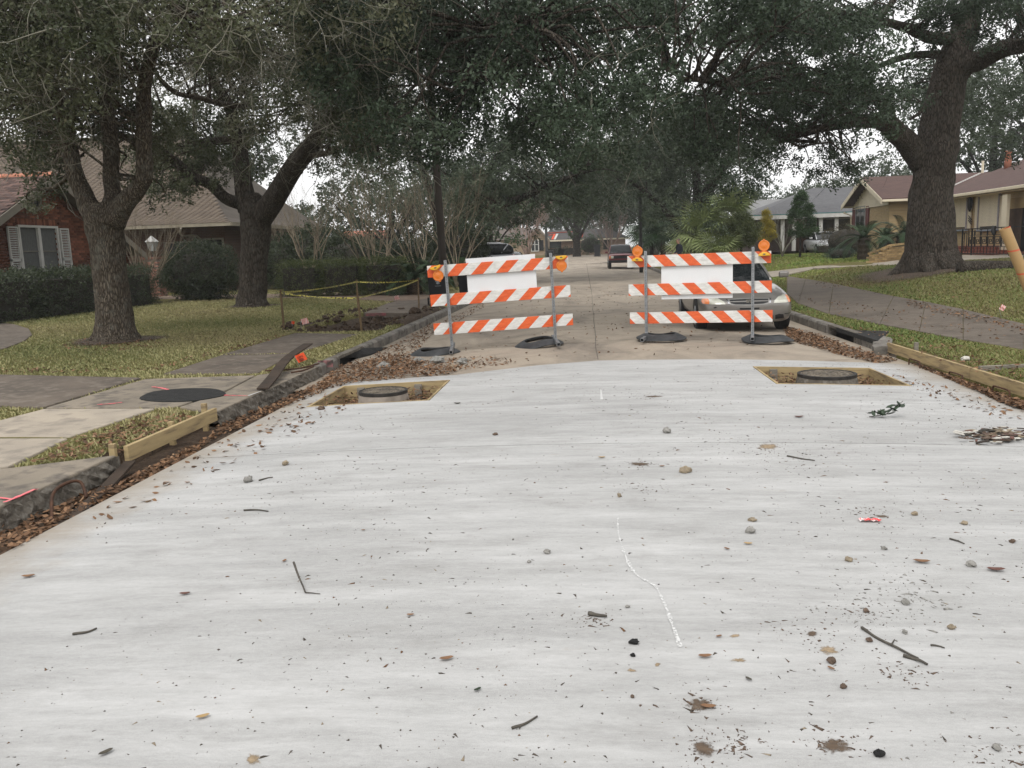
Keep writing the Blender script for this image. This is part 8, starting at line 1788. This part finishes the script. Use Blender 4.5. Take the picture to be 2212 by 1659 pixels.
# pale stone bits in the right verge
for px_, py_, lab in ((1968, 760, 'white crumpled scrap in the right verge grass'),):
    p = hit(3800 / 1.8228, 1425 / 1.8228); B = MB(); rock(B, (p.x, p.y, p.z + .02), .06, rng, .5); tag(B.build('scrap', M_ST_W), lab, 'scrap')

# ================================================================ person beyond the right barricade
def person(label, base, face):
    t = thing('person', label, 'person', base, face); v = []; e = []; r = []
    def j(x, y, z, a, b_=None, par=None):
        v.append((x, y, z)); r.append((a, b_ or a)); i = len(v) - 1
        if par is not None: e.append((par, i))
        return i
    pel = j(0, 0, .95, .15, .11); w_ = j(0, .0, 1.1, .14, .105, pel); ch = j(0, .02, 1.3, .175, .12, w_); sh = j(0, .0, 1.44, .13, .10, ch); nk = j(0, -.03, 1.52, .055, .06, sh); hd0 = j(0, -.07, 1.60, .07, .085, nk); hd1 = j(0, -.085, 1.70, .078, .095, hd0); j(0, -.08, 1.755, .05, .06, hd1)
    for s in (-1, 1):
        a = j(s * .19, .0, 1.42, .07, None, sh); b_ = j(s * .235, .03, 1.16, .052, None, a); c = j(s * .16, -.2, 1.04, .042, None, b_); j(s * .10, -.28, 1.05, .034, .02, c)
        h = j(s * .09, 0, .88, .105, None, pel); k = j(s * .10, -.02, .5, .07, None, h); f_ = j(s * .11, .03, .1, .048, None, k); j(s * .12, -.13, .045, .045, .03, f_)
    me = bpy.data.meshes.new('body'); me.from_pydata(v, e, []); me.update(); o = bpy.data.objects.new('body', me); C.objects.link(o); o.parent = t
    sm = o.modifiers.new('skin', 'SKIN')
    for i, q in enumerate(me.skin_vertices[0].data): q.radius = r[i]; q.use_root = (i == 0)
    o.modifiers.new('sub', 'SUBSURF').levels = 2; o.modifiers['sub'].render_levels = 2
    m, tt, bs = nodes('person_clothes'); sx = tt.nodes.new('ShaderNodeSeparateXYZ'); tt.links.new(coords(tt), sx.inputs[0])
    def thr(val, out, op='GREATER_THAN'): n = tt.nodes.new('ShaderNodeMath'); n.operation = op; n.inputs[1].default_value = val; tt.links.new(out, n.inputs[0]); return n.outputs[0]
    col = mixc(tt, thr(.98, sx.outputs[2]), (.02, .022, .03), (.014, .017, .03)); col = mixc(tt, thr(1.53, sx.outputs[2]), col, (.42, .24, .17)); col = mixc(tt, thr(-.225, sx.outputs[1], 'LESS_THAN'), col, (.42, .24, .17)); tt.links.new(col, bs.inputs['Base Color']); bs.inputs['Roughness'].default_value = .8; me.materials.append(m)
    HM = mat('grey_brown_hair', (.13, .10, .08), (.2, .17, .14), 30, .8); SK = mat('skin', (.42, .24, .17), None, 8, .6); DK = mat('eye_dark', (.02, .015, .012), None, 5, .4)
    B = MB()
    for i in range(7):
        ph = math.pi * .55 * i / 6
        for k in range(14): a = 2 * math.pi * k / 14; B.v.append((.085 * math.sin(ph) * math.cos(a), -.07 + .108 * math.sin(ph) * math.sin(a) + .012, 1.70 + .10 * math.cos(ph) + (.03 * math.sin(a - math.pi) * math.sin(ph) * -1)))
    B.f = [(i * 14 + k, i * 14 + (k + 1) % 14, (i + 1) * 14 + (k + 1) % 14, (i + 1) * 14 + k) for i in range(6) for k in range(14)]; B.v = [(x, y + .02, z) for x, y, z in B.v]; B.build('hair', HM, t, world=False, smooth=True)
    B = MB(); B.lathe([(.004, -.19), (.016, -.172), (.02, -.15)], (0, 0, 1.66), 8, 'Y'); B.build('nose', SK, t, world=False, smooth=True)
    for s in (-1, 1):
        B = MB(); B.lathe([(.0, -.168), (.010, -.165), (.010, -.155)], (s * .03, 0, 1.685), 8, 'Y'); B.build('eye', DK, t, world=False); B = MB(); B.lathe([(.0, -.012), (.028, -.008), (.03, .008), (.0, .012)], (s * .088, -.06, 1.67), 10, 'X', cap=False); B.build('ear', SK, t, world=False, smooth=True)
        H = MB()
        for k in range(4):
            x = s * (.10 - .0 - (k - 1.5) * .018); z0 = 1.055; H.tube([(x, -.29, z0), (x - s * .004, -.335 - .006 * (k in (1, 2)), z0 - .005), (x - s * .008, -.355, z0 - .03), (x - s * .01, -.345, z0 - .05)], (.009, .0085, .008, .006), 6)
        H.tube([(s * .07, -.27, 1.06), (s * .05, -.30, 1.06), (s * .045, -.32, 1.045)], (.010, .009, .007), 6); H.build('fingers', SK, t, world=False, smooth=True)
    B = MB(); B.box((0, -.165, 1.615), (.045, .006, .008)); B.build('mouth', mat('lips', (.3, .13, .1), None, 5, .6), t, world=False)
    return t
xp = atY(1467, 530, 43).x; person('person in dark navy clothes looking down beside the fan palms', (xp, 43, gz(xp, 43)), R(-62))
# white garden chair cut by the left edge
p = hit(-14, 686); t = thing('garden_chair', 'white round-backed metal garden chair cut by the left edge', 'chair', p, R(30)); B = MB()
B.tube([(.22 * math.cos(a), .2, .62 + .22 * math.sin(a)) for a in np.linspace(0, 2 * math.pi, 24)], .014, 6); B.build('back_hoop', M_WPAINT, t, world=False); B = MB(); B.lathe([(.0, -.005), (.2, -.005), (.2, .005), (.0, .005)], (0, .2, .62), 24, 'Y', cap=False); B.build('back_panel', M_TRIM_T, t, world=False); B = MB(); B.lathe([(.0, .42), (.23, .42), (.23, .45), (.0, .45)], (0, 0, 0), 24, cap=False); B.build('seat', M_WPAINT, t, world=False)
for sx_ in (-1, 1):
    for sy_ in (-1, 1): B = MB(); B.tube([(sx_ * .16, sy_ * .16, .42), (sx_ * .24, sy_ * .22, 0)], .012, 6); B.build('leg', M_WPAINT, t, world=False)

# ================================================================ damp winter air
m = bpy.data.materials.new('damp_air'); m.use_nodes = True; t = m.node_tree; t.nodes.clear()
vo = t.nodes.new('ShaderNodeVolumePrincipled'); vo.inputs['Color'].default_value = (.93, .95, .97, 1); vo.inputs['Density'].default_value = .0007
mo = t.nodes.new('ShaderNodeOutputMaterial'); t.links.new(vo.outputs[0], mo.inputs['Volume'])
B = MB(); B.box((0, 600, 9.5), (3100, 2100, 22)); hz = B.build('haze', m); tag(hz, 'thin damp haze over the street', 'haze', None, 'stuff')
